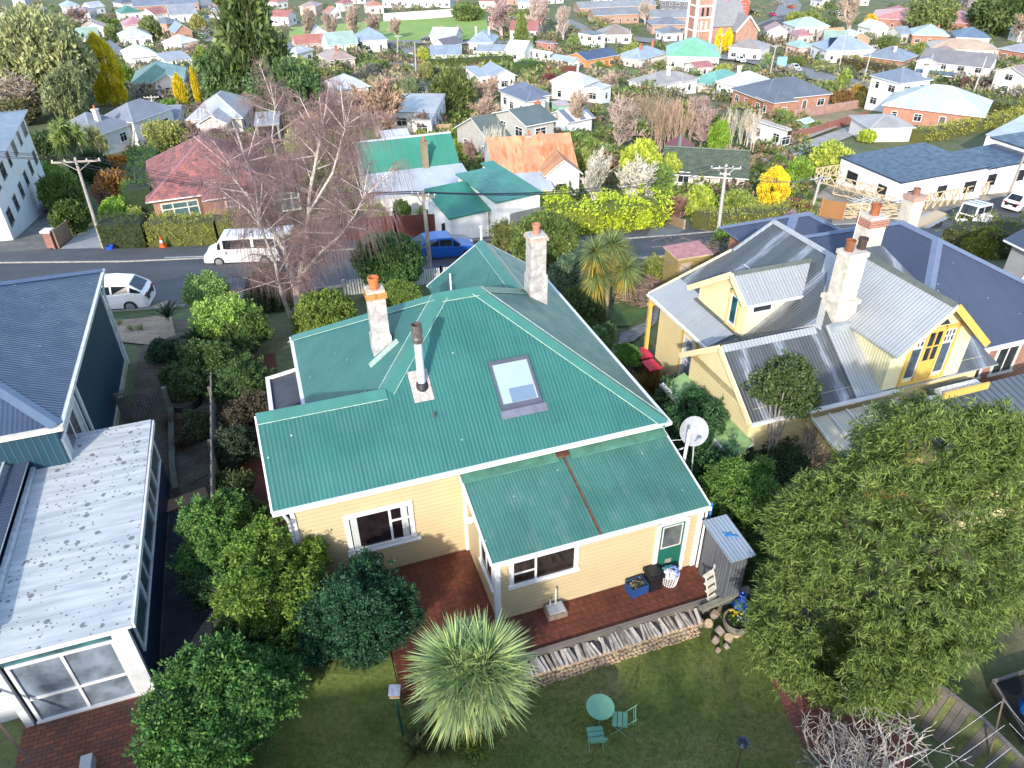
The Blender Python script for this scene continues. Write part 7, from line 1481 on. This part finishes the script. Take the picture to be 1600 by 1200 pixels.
for lab, L, R, dp, h, kd, k, wc, rc, ex in HS:
    ex = dict(ex); so_, cp, bal = ex.pop('solar', 0), ex.pop('carport', 0), ex.pop('balcony', 0)
    if R[0] - L[0] > 12 and not cp and L[1] < 300 and max(L[1], R[1]) < 262:
        A_, B_ = T(*L), T(*R); v_ = Vector((B_.x - A_.x, B_.y - A_.y)); W_, rz_ = v_.length, atan2(v_.y, v_.x); tgt = R[0] - L[0]; bot = max(L[1], R[1])
        for _ in range(12):
            q_ = [proj((lambda x, y: (x, y, tz(x, y)))(A_.x + cos(rz_) * s_ - sin(rz_) * t_, A_.y + sin(rz_) * s_ + cos(rz_) * t_)) for s_ in (0, W_) for t_ in (0, dp)]
            x0_, x1_, yb_ = min(p[0] for p in q_), max(p[0] for p in q_), max(p[1] for p in q_); k_ = tgt / (x1_ - x0_)
            if k_ < 1: W_ *= k_ ** .9; dp = max(min(dp, 7), dp * k_ ** .9) if dp > 4 else dp * k_ ** .9
            pa = proj(A_); A_ = T(pa[0] + (L[0] - x0_) * .8, pa[1] + (bot - yb_) * .8)
        ex['fit'] = (A_, W_, rz_); h = h * .92
    if isinstance(rc, tuple): lum = sum(rc) / 3; rc = tuple((v * .8 + lum * .2) * (.8 if lum > .36 else .95) for v in rc)
    r = house(lab, L, R, dp, h, kd, k, wc, stripem() if rc == 'STRIPE' else rc, name='shed' if 'shed' in lab else 'carport' if cp else 'house', cat='shed' if 'shed' in lab else 'carport' if cp else 'house', **ex)
    A, B = T(*L), T(*R); W = (Vector((B.x - A.x, B.y - A.y))).length
    if so_: b = MB(); b.slab([(.5, .5, h + .42), (W * .55, .5, h + .42), (W * .55, 5, h + 2.67), (2.2, 5, h + 2.67)], .08, glass((.01, .015, .035), .15)); b.build('solar_panels', r)
    if bal: b = MB(); b.box(.5, -4.2, 2.3, W * .55, -2.6, 2.5, WHITE); b.box(.5, -4.2, 2.5, W * .55, -4.1, 3.4, plain((.08, .13, .2), .4)); b.build('balcony', r)
    if cp: b = MB(); b.box(.3, -.03, .05, W - .3, -.005, 2.35, plain((.012, .012, .012), .9)); b.build('carport_shade', r)  # black sheet across the front paints the shade inside the carport
# church
P = T(1172, 84); rzc = rdir((1140, 84), (1260, 78)); ch = thing('church', 'red brick church with white-banded square tower and grey slate nave', 'church', T(1158 - 76, 78), rzc)
M_cb = brick((.46, .2, .14), (.36, .15, .1)); M_cw = plain((.7, .64, .6), .7, .1); u_ = depth_of(T(1150, 78)) / FPX
tw = 27 * u_; ht = vtop(T(1090, 78), 0) * 1.05
b = MB(); b.box(0, 0, -2, tw, tw, ht, M_cb); b.build('tower', ch); b = MB()
for z in (.35, .6, .82, .98): b.box(-.15, -.15, ht * z, tw + .15, tw + .15, ht * z + .5, M_cw)
for x in (0, tw):
    for y in (0, tw): b.box(x - .45, y - .45, -2, x + .45, y + .45, ht + 2.2, M_cw)
b.build('stone_bands', ch); b = MB()
for x in (.3, .6): b.box(tw * x, -.06, ht * .64, tw * x + .8, -.02, ht * .8, M_gl)
for x in (.3, .6): b.box(tw * x, -.06, ht * .4, tw * x + .8, -.02, ht * .55, M_cw)
b.build('louvre', ch); nl = 62 * u_; nz = ht * .42; b = MB(); b.box(tw + .01, 1, -2, tw + nl, 14, nz, M_cb); b.build('nave_wall', ch); b = MB(); M_sl = plain((.22, .22, .23), .7, .15, 1); roof(b, tw - .2, .5, tw + nl + .4, 14.5, nz, 1.0, 's', M_sl); b.build('nave_roof', ch)
b = MB(); x0 = tw + nl * .55; roof(b, x0, -4, x0 + 9, 7, nz * .8, 1.1, 't', M_sl); b.box(x0 + .4, -3.6, -2, x0 + 8.6, 6, nz * .8, M_cb); b.face([(x0 + .4, -3.6, nz * .8), (x0 + 8.6, -3.6, nz * .8), (x0 + 4.5, -3.6, nz * .8 + 4.4)], M_cb); b.bar((x0, -4.05, nz * .8), (x0 + 4.5, -4.05, nz * .8 + 4.9), .3, .5, M_cw); b.bar((x0 + 9, -4.05, nz * .8), (x0 + 4.5, -4.05, nz * .8 + 4.9), .3, .5, M_cw); b.build('transept', ch)
# ---------------------------------------------------------------- roads, field
M_gf = ground((.16, .28, .05), (.24, .34, .08), None, .02, .3, .95, .3, 2, .15)
drape('park_field', px2([(452, 62), (452, 44), (560, 36), (715, 28), (760, 28), (765, 62), (610, 66)]), M_gf, .25, 12)
def rd(pts, w, mat=None, lift=.35): stripq('road', px2(pts), w, mat or M_asph2, lift, step=8)
rd([(338, 66), (336, 40), (330, 15), (326, -3)], 9); rd([(640, 150), (634, 110), (630, 82), (628, 68)], 8); rd([(440, 70), (628, 67), (800, 68)], 8)
rd([(1080, 84), (1190, 98), (1290, 124), (1400, 145), (1500, 156), (1620, 172)], 10); rd([(1175, 98), (1150, 84)], 8)
rd([(1190, 50), (1225, 32), (1235, 8), (1225, -6)], 11); rd([(870, 30), (905, 45), (960, 58), (1060, 68), (1150, 62), (1240, 25)], 11); rd([(1530, 8), (1600, 12)], 8)
rd([(1190, 265), (1240, 236), (1330, 205), (1345, 200)], 3.5, M_conc, .15); rd([(1190, 240), (1260, 215), (1300, 200)], 2, M_conc)
drape('dry_lawn', px2([(1245, 188), (1330, 172), (1355, 184), (1282, 200)]), ground((.2, .16, .08), (.28, .23, .12), None, .1, 2), .15, 3)
drape('back_lawn', px2([(500, 215), (560, 200), (615, 215), (600, 240), (520, 245), (480, 265)]), ground((.06, .13, .02), (.12, .19, .04), None, .1, 1), .1, 3)
drape('side_lawn', px2([(960, 112), (1030, 106), (1020, 118), (968, 122)]), ground((.12, .2, .03), (.2, .24, .05), None, .1, 1), .15, 3)
b = None
# cars in the distance
cars = [((642, 93), 'white car parked in the centre street, upper of two', (.7, .7, .7)), ((643, 112), 'pale blue car parked in the centre street, lower of two', (.35, .45, .5)), ((669, 65), 'dark car on the road along the playing field', (.03, .04, .05)), ((335, 20), 'white car far up the left street', (.7, .7, .7)), ((337, 26), 'dark car just below the white one far up the left street', (.08, .08, .1)), ((334, 40), 'dark blue car in the middle of the left street', (.03, .06, .14)), ((334, 56), 'black car at the near end of the left street', (.02, .02, .02)), ((317, 60), 'white car by the brick house on the left street', (.65, .65, .65)),
 ((1156, 98), 'white car on the main road under the white building', (.75, .75, .75)), ((1241, 111), 'silver car on the main road beside the small blue sign', (.5, .52, .54)), ((1354, 122), 'dark blue SUV on the main road before the brown hedge', (.01, .02, .06)), ((1465, 150), 'pale blue car behind the white two-storey house', (.5, .55, .62)), ((1177, 23), 'black car parked by the red-fronted shop', (.02, .02, .02)), ((1163, 36), 'dark car turning at the crossroads', (.05, .06, .08)), ((1207, 26), 'pinkish red car at the left edge of the upper right road', (.4, .03, .1)), ((1235, 14), 'orange-red car on the upper right road', (.5, .06, .03)), ((1308, 24), 'white car among trees at the top right', (.7, .7, .7)), ((1411, 116), 'white car on the drive beside the split-level house', (.7, .7, .7))]
for (x, y), lab, c in cars:
    P = T(x, y); rz = rdir((x - 8, y - 1.5), (x + 8, y + 2)) if x > 1100 else (pi / 2 if x < 660 else 0); q = car(lab, P + Vector((0, 0, .35)), rz, c, 'sedan' if 'SUV' not in lab else 'suv', Hh=1.5, small=True, group='cars far down in the town')
# far fences and hedges
def hg(lab, pts, w, h, c, lf=.5, **kw): return hedge(lab, px2(pts), w, h, c, lf, None, kw.pop('dens', .8), **kw)
hg('long clipped green hedge behind the centre cottages', [(668, 112), (800, 105)], 3, 3.2, (.11, .15, .035), .4)
hg('brown clipped hedge beside the main road', [(1312, 106), (1390, 120)], 3, 3, (.15, .12, .05), .35)
hg('long sunlit hedge curving above the new white house', [(1430, 222), (1500, 208), (1560, 196), (1640, 172)], 2.5, 1.8, (.22, .22, .05), .28)
hg('clipped square hedge at the corner by the mint-roofed bungalow', [(1502, 163), (1545, 168)], 4, 2.6, (.13, .15, .04), .3)
hg('second clipped hedge right of the square one, near the main road', [(1548, 176), (1585, 182)], 4, 2.6, (.13, .15, .04), .3)
hg('low green hedge beside the dry lawn', [(1215, 185), (1240, 205), (1280, 205)], 2, 1.6, (.13, .17, .04), .25)
hg('green hedge behind the fence near the dark gabled cottage', [(815, 118), (835, 114)], 5, 3.2, (.07, .14, .03), .3)
board_line('pinkish brick boundary wall around the dry lawn', px2([(1240, 186), (1300, 176), (1345, 168)]), 1.6, brick((.5, .24, .2), (.42, .2, .17)), 'garden_wall', .25, 50)
board_line('reddish fence running down beside the pale path', px2([(1352, 186), (1290, 205), (1235, 222)]), 1.5, boards((.3, .12, .09), .4, .4, True), 'fence', .15, 50)
board_line('dark brown fence beside the split-level house', px2([(1500, 136), (1545, 142)]), 2.2, boards((.16, .06, .05), .4, .4, True), 'fence', .15, 50)
board_line('tan timber fence in front of the flat-roofed modern house', px2([(660, 210), (706, 208)]), 1.4, boards((.35, .24, .15), .3, .4, True), 'fence', .15, 50)
board_line('long white fence along the far side of the playing field', px2([(600, 34), (712, 26)]), 3.2, plain((.62, .6, .58), .8, .2, .5), 'fence', .2, 50)
board_line('dark red fence behind the silver-roofed villa', px2([(828, 122), (900, 116)]), 2, boards((.2, .06, .05), .4, .4, True), 'fence', .15, 50)
board_line('long low pale wall beside the centre cottages', px2([(722, 100), (800, 102)]), 2.4, plain((.5, .52, .5), .8, .2), 'garden_wall', .3, 50)
board_line('orange-brown timber fence around the teal-roofed house', px2([(1165, 172), (1210, 168)]), 2, boards((.3, .13, .07), .4, .4, True), 'fence', .15, 50)
# sign
P = T(1218, 116); sg = thing('street_sign', 'small pale blue sign board on posts beside the main road', 'sign', P); b = MB(); b.box(-1.3, -.08, 2.0, 1.3, .0, 4.4, plain((.2, .5, .6), .5)); b.build('panel', sg); b = MB(); b.tube((-1.2, .05, 0), (-1.2, .05, 4.4), .08, .08, WHITE, 6); b.tube((1.2, .05, 0), (1.2, .05, 4.4), .08, .08, WHITE, 6); b.build('post', sg)
for i, (base, top, lab) in enumerate([((243, 192), (236, 149), 'wooden pole behind the white-chimney house'), ((620, 95), (622, 55), 'pale pole at the centre street corner'), ((650, 120), (648, 66), 'thin lamp pole in the centre street'), ((1202, 120), (1213, 70), 'pole with crossarm left of the small blue sign'), ((1348, 130), (1364, 70), 'tall pale pole by the brown hedge'), ((1310, 112), (1322, 50), 'lamp pole between solar-roofed house and brick house'), ((1518, 152), (1542, 88), 'leaning pale pole beside the dark brown fence'), ((1446, 132), (1458, 85), 'pole in front of the split-level house'), ((1125, 86), (1128, 52), 'pole with crossarms beside the golden conifers'), ((1090, 80), (1092, 35), 'slim lamp column left of the church tower'), ((985, 78), (985, 45), 'slim lamp column by the crossroads'), ((1505, 70), (1512, 48), 'short pole behind the peach roof'), ((1530, 68), (1532, 48), 'second short pole right of the one behind the peach roof'), ((205, 240), (210, 203), 'white corner post of the white-chimney house fence')]):
    pole('f%d' % i, lab, base, top, 1.2 if i in (0, 1, 3, 4, 8) else 0, .1, .16, True)
# ---------------------------------------------------------------- trees in the town
TR = [
 ('huge grey-green gum tree filling the upper left', 90, 175, 12, 165, 'leafy_hi', (.19, .205, .11)), ('second grey-green gum crown at the left edge', 12, 150, 22, 110, 'leafy_hi', (.14, .16, .08)),
 ('lower drooping crown of the gum tree right of the bare tree', 118, 190, 90, 80, 'airy', (.13, .15, .08)),
 ('tall golden yellow cypress, upper left', 178, 163, 56, 56, 'column_hi', (.38, .32, .02)), ('small golden cypress right of the green-roofed cottage', 288, 170, 116, 22, 'column_hi', (.4, .33, .02)), ('slender golden cypress right of the other small one', 311, 160, 106, 13, 'column_hi', (.4, .33, .02)),
 ('clipped green conifer left of the dark spruce', 322, 120, 74, 32, 'column', (.17, .22, .05)), ('round dark green clipped bush by the white roof', 203, 135, 100, 34, 'bush', (.08, .13, .03)),
 ('towering dark spruce left of centre', 408, 170, -80, 175, 'conifer', (.075, .105, .04)), ('broad spreading dark conifer below the tall spruce', 455, 190, 85, 130, 'airy', (.06, .1, .04)), ('dark conifer behind the broad one, reaching down left', 375, 175, 60, 110, 'airy', (.06, .1, .04)),
 ('wide bare grey tree left of the golden cypress', 55, 185, 100, 125, 'spread', (.33, .28, .24)), ('bare lilac-grey trees at top left', 130, 40, 8, 50, 'round', (.3, .22, .22)),
 ('dark green bush behind the tall white house', 75, 250, 205, 70, 'leafy', (.05, .08, .03)), ('cabbage tree in front of the white-chimney house', 125, 270, 188, 62, 'cabbage', (.16, .2, .07)), ('smaller cabbage tree right of the first', 162, 262, 200, 45, 'cabbage', (.2, .21, .1)),
 ('dark reddish green tree at the left edge above the white house', 30, 195, 155, 80, 'leafy', (.08, .08, .04)), ('green tree behind the white-chimney house', 130, 178, 150, 50, 'airy', (.13, .18, .07)),
 ('bright green bush right of the tall white house', 80, 300, 255, 60, 'leafy', (.12, .18, .04)), ('tall leafy bush behind the leaning pole', 108, 335, 262, 66, 'leafy', (.1, .15, .04)), ('dark green bush right of the cabbage trees', 150, 285, 235, 60, 'leafy', (.04, .07, .03)), ('orange-leaved shrub by the clipped hedge end', 188, 275, 243, 45, 'leafy', (.3, .15, .03)), ('brown and orange shrub behind the leaning pole', 190, 325, 262, 70, 'leafy', (.2, .11, .04)), ('purple-brown bare shrub in front of the orange one', 168, 330, 280, 55, 'spread', (.22, .15, .13)), ('dark shrub with yellow flowers beside the drive', 120, 365, 315, 62, 'leafy', (.05, .08, .02)), ('yellow flowering bush top beside the red car', 93, 335, 318, 22, 'bush', (.5, .42, .03)), ('bright green domed bush behind the dark box hedge', 192, 345, 305, 68, 'bush_hi', (.14, .24, .04)), ('pale lower bush beside the domed one', 212, 348, 322, 40, 'bush', (.22, .25, .08)),
 ('olive tree with twisted stems left of the tiled roof', 262, 240, 185, 80, 'airy', (.2, .21, .07)), ('pink-grey bare bush right of the twisted olive tree', 300, 235, 185, 50, 'round', (.26, .19, .17)), ('green shrub between white-chimney house and silver roof', 268, 175, 150, 36, 'bush', (.1, .18, .04)),
 ('yellow-green tree beside the carport', 345, 235, 205, 40, 'leafy', (.15, .18, .05)), ('light green weeping bush right of the carport', 465, 235, 195, 36, 'bush', (.25, .3, .1)), ('green bush behind the carport', 445, 210, 178, 44, 'leafy', (.08, .14, .04)), ('yellow bush left of the back lawn', 488, 195, 172, 24, 'bush', (.32, .3, .04)),
 ('weeping purple bare tree left of the big brown one', 505, 190, 140, 70, 'round', (.17, .11, .12)), ('big brown fan-shaped bare tree, left of centre', 590, 215, 112, 110, 'round', (.27, .19, .15)), ('second brown bare tree beside the fan-shaped one', 560, 205, 135, 75, 'round', (.24, .17, .14)), ('small bare dark tree before the flat-roofed house', 655, 212, 170, 50, 'spread', (.16, .12, .12)), ('pale leafless tree trunk group behind the green cottage', 632, 235, 196, 30, 'thicket', (.45, .4, .35)),
 ('tall yellow-green shrub right of the pale trunks', 662, 248, 200, 34, 'leafy', (.15, .17, .05)), ('yellow-green shrub beside the flat-roofed house lawn', 685, 232, 205, 30, 'bush', (.2, .25, .05)), ('round orange clipped shrub on the white wall', 668, 162, 150, 10, 'bush', (.5, .25, .02)), ('round green bush by the pale path right of the modern house', 715, 218, 194, 26, 'bush', (.09, .16, .04)),
 ('feathery tree standing over the left end of the green cottage', 598, 320, 240, 50, 'airy', (.13, .15, .07)), ('grassy mound of pampas on the back lawn', 525, 215, 196, 44, 'bush', (.3, .27, .16)),
 ('dark olive round-headed tree right of the centre street', 710, 178, 105, 70, 'leafy', (.08, .1, .035)), ('grey-green tree at the near end of the centre street', 640, 155, 118, 34, 'airy', (.14, .17, .1)), ('yellow-green shrub at the street corner', 662, 97, 70, 22, 'bush', (.25, .28, .06)), ('olive shrub pair by the centre street', 665, 125, 96, 28, 'leafy', (.17, .18, .07)), ('hedge-like green bush left of the centre street', 590, 108, 92, 55, 'bush', (.12, .16, .04)),
 ('pink-brown bare tree behind the dark gabled rambling house', 752, 200, 148, 70, 'round', (.32, .24, .2)), ('purplish small bare tree beside the dark-roofed rambling house', 735, 260, 215, 40, 'round', (.24, .16, .15)), ('pale bare fruit tree before the rambling house', 772, 262, 190, 40, 'thicket', (.5, .47, .42)), ('yellow-green cone shrub against the rambling house', 797, 240, 217, 18, 'column', (.22, .24, .06)),
 ('dark green conifer left of the cube house', 815, 80, 20, 44, 'conifer', (.13, .17, .06)), ('green shrub under the dark conifer', 822, 88, 68, 34, 'bush', (.17, .2, .07)), ('tall mauve bare park tree, left of the conifer', 785, 60, -14, 55, 'round', (.34, .25, .26)), ('tall mauve bare trees behind the conifer', 848, 55, -14, 60, 'round', (.36, .28, .28)), ('mauve bare tree left of the crossroads', 880, 62, 6, 34, 'round', (.38, .31, .3)), ('bare tree between the brick rows', 1008, 38, -6, 26, 'round', (.4, .34, .32)),
 ('evergreen clump at the edge of the playing field', 728, 33, 2, 46, 'leafy', (.1, .14, .05)), ('small round evergreen right of the field clump', 745, 32, 10, 24, 'leafy', (.09, .13, .04)),
 ('palm-like tree in front of the cube house', 896, 78, 54, 24, 'cabbage', (.16, .21, .08)), ('cone-shaped green shrub behind the silver-roofed villa', 935, 114, 96, 22, 'column', (.11, .17, .04)), ('dark red shrub beside the red fence', 858, 130, 112, 26, 'bush', (.14, .05, .05)), ('small dark green bush by the garden path, centre', 832, 140, 117, 20, 'bush', (.12, .13, .05)),
 ('big dark grey-brown bare tree in the middle of the wild garden', 962, 245, 140, 92, 'round', (.3, .24, .23)), ('tall brown thicket of bare poles, centre right', 1035, 240, 145, 75, 'thicket', (.26, .19, .15)), ('second brown pole thicket right of the first', 1060, 235, 150, 70, 'thicket', (.28, .2, .17)), ('third bare thicket behind the other two', 1010, 200, 140, 70, 'thicket', (.27, .2, .16)), ('grey bare tree right of the thickets', 1095, 235, 165, 60, 'round', (.3, .23, .22)), ('leaning pale bare trunks beside the white house', 1148, 240, 165, 75, 'thicket', (.42, .37, .33)), ('brown round bare shrub above the garden path', 1155, 285, 230, 90, 'round', (.26, .19, .16)), ('brownish bare tree behind the silver villa', 955, 150, 112, 55, 'round', (.34, .27, .24)),
 ('bright green bushy tree among the bare poles', 1118, 250, 188, 36, 'leafy', (.13, .22, .03)), ('pale grey lichen-covered bare tree left of the lime hedge', 930, 335, 235, 80, 'round', (.42, .4, .37)), ('pale grey lichen-covered bare tree nearest the middle of the lime hedge', 1000, 340, 232, 95, 'spread', (.46, .44, .4)), ('dense low green bush under the lichen trees', 1010, 335, 255, 80, 'leafy', (.11, .17, .04)), ('yellow-lime tree behind the lichen tree', 1000, 290, 218, 70, 'leafy', (.27, .31, .05)), ('lime tree top right of the lichen trees', 1045, 290, 240, 40, 'leafy', (.24, .28, .06)),
 ('round green shrub above the lichen trees', 925, 240, 210, 36, 'bush', (.12, .18, .05)), ('green leafy shrub patch below the striped shed', 895, 225, 203, 62, 'bush', (.1, .16, .05)), ('pale sage shrub right of the green patch', 942, 245, 222, 40, 'bush', (.15, .2, .09)), ('yellow-green shrub left of the lichen trees', 905, 268, 232, 52, 'leafy', (.18, .21, .06)),
 ('small dark cypress beside the old white gable', 878, 328, 290, 14, 'column_hi', (.12, .17, .03)), ('taller lime conifer at the left end of the lime hedge', 862, 352, 303, 26, 'column_hi', (.26, .32, .03)), ('lime bush at the left end of the lime hedge', 845, 355, 312, 26, 'bush', (.25, .3, .05)),
 ('yellow-green round tree beside the pale concrete pole', 1090, 338, 288, 58, 'leafy', (.22, .27, .05)), ('red-brown bare shrub between the hedges', 1060, 352, 305, 60, 'round', (.17, .1, .09)), ('olive shrub behind the low clipped hedge', 1150, 335, 300, 60, 'leafy', (.16, .2, .05)), ('yellow shrub right of the concrete pole', 1165, 345, 318, 30, 'bush', (.24, .27, .05)),
 ('golden weeping conifer beside the building site', 1204, 322, 262, 52, 'column_hi', (.52, .42, .04)), ('purple-brown shrub right of the golden conifer', 1245, 345, 308, 50, 'round', (.14, .06, .06)), ('bright green tree left of the timber deck', 1245, 292, 245, 45, 'leafy', (.14, .22, .04)), ('yellow-green tree behind the timber deck', 1290, 280, 222, 70, 'leafy', (.24, .28, .06)), ('small dark bush by the garden path, right', 1215, 262, 238, 26, 'bush', (.07, .13, .03)), ('lime tree in front of the mottled grey roof', 1352, 222, 202, 32, 'leafy', (.26, .31, .05)), ('mauve shrub beside the small shed on the building site', 1230, 350, 325, 36, 'bush', (.2, .15, .18)),
 ('cabbage tree behind the dark-roofed brick bungalow', 1313, 150, 110, 32, 'cabbage', (.17, .22, .06)), ('dark red-brown bush beside the dry lawn', 1312, 168, 138, 38, 'leafy', (.15, .09, .04)), ('green bush between bungalow and cabbage tree', 1292, 138, 124, 30, 'bush', (.14, .18, .05)), ('orange shrub right of the cabbage tree', 1338, 160, 132, 26, 'leafy', (.25, .17, .04)), ('dark bush left of the white two-storey house', 1340, 168, 142, 26, 'leafy', (.08, .08, .03)),
 ('big bare grey tree below the upper right road', 1325, 56, -30, 62, 'round', (.34, .28, .25)), ('olive bush at the road bend, upper right', 1242, 42, 18, 34, 'leafy', (.16, .19, .05)), ('second olive bush right of the one at the bend', 1268, 40, 16, 34, 'leafy', (.13, .16, .05)), ('yellow autumn tree before the long red roof', 1358, 44, 22, 24, 'leafy', (.42, .3, .04)), ('tall leafy gum in front of the long red roof', 1448, 50, -20, 80, 'airy', (.12, .15, .06)), ('broad dark evergreen at the top right', 1555, 52, -20, 100, 'leafy', (.07, .1, .04)), ('grey-brown trees at the right edge, top', 1592, 66, 20, 60, 'round', (.28, .22, .18)), ('dark green round tree between white gable and brick house', 1383, 82, 56, 34, 'leafy', (.1, .13, .05)), ('small bush by the solar-roofed house', 1245, 102, 86, 30, 'bush', (.1, .13, .04)), ('small yellow-green bush beside the main road', 1283, 106, 92, 26, 'bush', (.17, .19, .06)), ('round clipped green bush beside the split-level house', 1428, 124, 108, 20, 'bush', (.17, .24, .05)), ('round pale green bush on the corner lawn', 1568, 190, 176, 22, 'bush', (.24, .28, .08)), ('brown shrub by the cream garage', 1587, 148, 128, 24, 'leafy', (.16, .1, .06)),
 ('left golden conifer beside the church', 1121, 84, 46, 14, 'column', (.5, .38, .02)), ('right golden conifer beside the church', 1135, 82, 46, 16, 'column', (.5, .38, .02)), ('pale sandy round bush by the white building', 1172, 92, 86, 14, 'bush', (.42, .33, .12)), ('green palm at the right end of the white building', 1198, 100, 84, 16, 'cabbage', (.16, .22, .08)),
 ('green tree left of the centre houses', 475, 118, 90, 44, 'leafy', (.12, .17, .05)), ('dark shrub row below the spruce, right', 500, 130, 105, 40, 'leafy', (.12, .14, .05)), ('pale shrub by the white-roofed house', 540, 125, 110, 40, 'bush', (.18, .2, .09)), ('dark evergreens by the left street top', 308, 38, 24, 26, 'bush', (.12, .18, .04)), ('brown-green tree by the left street', 312, 50, 22, 26, 'leafy', (.2, .2, .08)), ('dark shrubs left of the white roofs', 170, 44, 28, 36, 'leafy', (.1, .14, .04)), ('round grey-green tree left of the pink roof', 176, 58, 37, 26, 'leafy', (.14, .17, .07)), ('dark leafy tree right of the pink roof', 240, 62, 24, 36, 'leafy', (.11, .14, .06)), ('pink bare tree in front of the small brick gable', 300, 92, 64, 50, 'round', (.42, .32, .3)),
 ('lime conifer top rising from the hedge, left part', 885, 362, 322, 34, 'leafy', (.3, .36, .035)), ('lime conifer top rising from the hedge, just right of the dark cypress', 915, 362, 326, 36, 'leafy', (.28, .34, .035)), ('lime conifer top rising from the middle of the hedge', 955, 362, 325, 40, 'leafy', (.31, .37, .035)), ('lime conifer at the right end of the hedge', 998, 358, 322, 40, 'leafy', (.29, .35, .035)),
 ('green shrub behind the red fence, left of the grey pole', 592, 362, 318, 42, 'leafy', (.16, .2, .05)), ('dark round shrub in front of the green cottage', 630, 352, 312, 30, 'leafy', (.06, .1, .03)), ('pale olive shrub behind the grey pole', 668, 358, 322, 44, 'leafy', (.15, .18, .08)), ('yellow-green shrub by the green cottage porch', 706, 350, 308, 34, 'leafy', (.17, .2, .05)),
 ('grey twiggy bare tree before the striped shed', 860, 225, 168, 50, 'round', (.34, .27, .24)), ('tan bare tree left of the old brown thicket', 905, 205, 140, 64, 'round', (.36, .28, .24)), ('purple-grey bare tree behind the brick bungalow corner', 1090, 190, 148, 56, 'round', (.33, .25, .25)), ('brown hedge-like bare shrub right of the thickets', 1185, 215, 178, 60, 'round', (.32, .25, .21)),
 ('bare pink-brown tree right of the dark olive tree', 760, 165, 118, 60, 'round', (.36, .27, .24)), ('brown bare bush left of the big brown fan tree', 540, 185, 150, 44, 'round', (.33, .25, .2)), ('yellow-green shrub mass beyond the back lawn', 700, 250, 215, 50, 'leafy', (.17, .2, .05)), ('dark leafy tree behind the modern flat house', 745, 140, 118, 30, 'leafy', (.1, .13, .05)),
 ('bushy olive tree between the navy house and silver villa', 845, 165, 135, 28, 'leafy', (.15, .18, .06)), ('green tree behind the orange-walled building', 985, 88, 68, 28, 'leafy', (.17, .2, .07)), ('yellow-green tree right of the bright green roof', 1128, 122, 98, 26, 'leafy', (.22, .25, .06)), ('green tree left of the large peach roof', 1432, 92, 66, 26, 'leafy', (.15, .18, .06)),
]
for lab, bx, by, tp, wd, kd, c in TR:
    nm = 'shrub' if kd in ('bush',) else 'cabbage_tree' if kd == 'cabbage' else 'bare_tree' if kd in ('round', 'spread', 'thicket') else 'conifer_tree' if kd in ('conifer', 'column', 'column_hi') else 'tree'
    tree(lab, bx, by, tp, wd, kd, c, nm, {'shrub': 'shrub', 'cabbage_tree': 'cabbage tree', 'bare_tree': 'tree', 'conifer_tree': 'conifer'}.get(nm, 'tree'), z0=.08)
for i, x in enumerate([487, 523, 558, 590, 622]): tree('bare tree, %s from the left, in the row along the playing field' % ['first', 'second', 'third', 'fourth', 'fifth'][i], x, 66 - i, 6 + (i % 2) * 8 + (20 if i == 4 else 0), 40, 'round', (.3, .235, .205), 'bare_tree', 'tree', 'bare trees along the playing field')
for i, x in enumerate([690, 718]): tree('small pink bare tree across the playing field, %s' % ['left of two', 'right of two'][i], x, 63, 38, 14, 'round', (.42, .32, .3), 'bare_tree', 'tree', 'bare trees along the playing field')
# low garden growth between the plots: one mass each side of town
NOGO = [[(1080, 84), (1190, 98), (1290, 124), (1400, 145), (1500, 156), (1620, 172)], [(1190, 50), (1225, 32), (1236, 8)], [(870, 30), (905, 45), (960, 58), (1060, 68), (1150, 62)], [(626, 68), (634, 110), (642, 150)], [(326, -3), (330, 15), (338, 66)], [(440, 68), (800, 68)]]
def growth(name, lab, n, reg, size, cols, seed):
    g = np.random.default_rng(seed); 
    for ci, c in enumerate(cols):
        P = []
        for _ in range(n // len(cols)):
            x, y = reg(g)
            while (445 < x < 775 and 22 < y < 68) or any(min(a[0], b_[0]) - 4 < x < max(a[0], b_[0]) + 4 and abs(y - (a[1] + (b_[1] - a[1]) * min(1, max(0, (x - a[0]) / ((b_[0] - a[0]) or 1))))) < 6 for ln_ in NOGO for a, b_ in zip(ln_, ln_[1:])): x, y = reg(g)
            q = T(x, y); P.append((q.x, q.y, q.z))
        P = np.array(P); k = len(P); sz = size * (.5 + g.random(k)); n_ = 90; d = unit(k * n_); d[:, 2] = abs(d[:, 2]); C = np.repeat(P, n_, 0) + d * (np.repeat(sz, n_) * (.6 + .4 * g.random(k * n_)))[:, None] * [1, 1, .8]
        D = unit(k * n_) + d * .6; D /= np.linalg.norm(D, axis=1, keepdims=True); sd = np.cross(D, unit(k * n_)); sd /= np.linalg.norm(sd, axis=1, keepdims=True); Ls = np.repeat(sz, n_) * .33
        me = quadmesh(name, C, D, sd * (Ls * .3)[:, None], Ls, LM); o = bpy.data.objects.new(name, me); COL.objects.link(o); o.color = (*sc(c, 1.35), 1); o['kind'] = 'stuff'; o['label'] = lab
growth('garden_undergrowth', 'low mixed garden growth between the far houses', 1700, lambda g: (g.uniform(-20, 1620), 8 + 150 * g.random() ** .9), 2.4, [(.13, .17, .06), (.2, .21, .09), (.09, .12, .05), (.22, .17, .12), (.24, .21, .17)], 5)
growth('garden_undergrowth', 'low shrubby growth in the gardens beyond the street', 760, lambda g: (g.uniform(200, 1260), g.uniform(165, 335)), 1.5, [(.11, .15, .04), (.17, .19, .06), (.07, .1, .03), (.2, .14, .1)], 6)
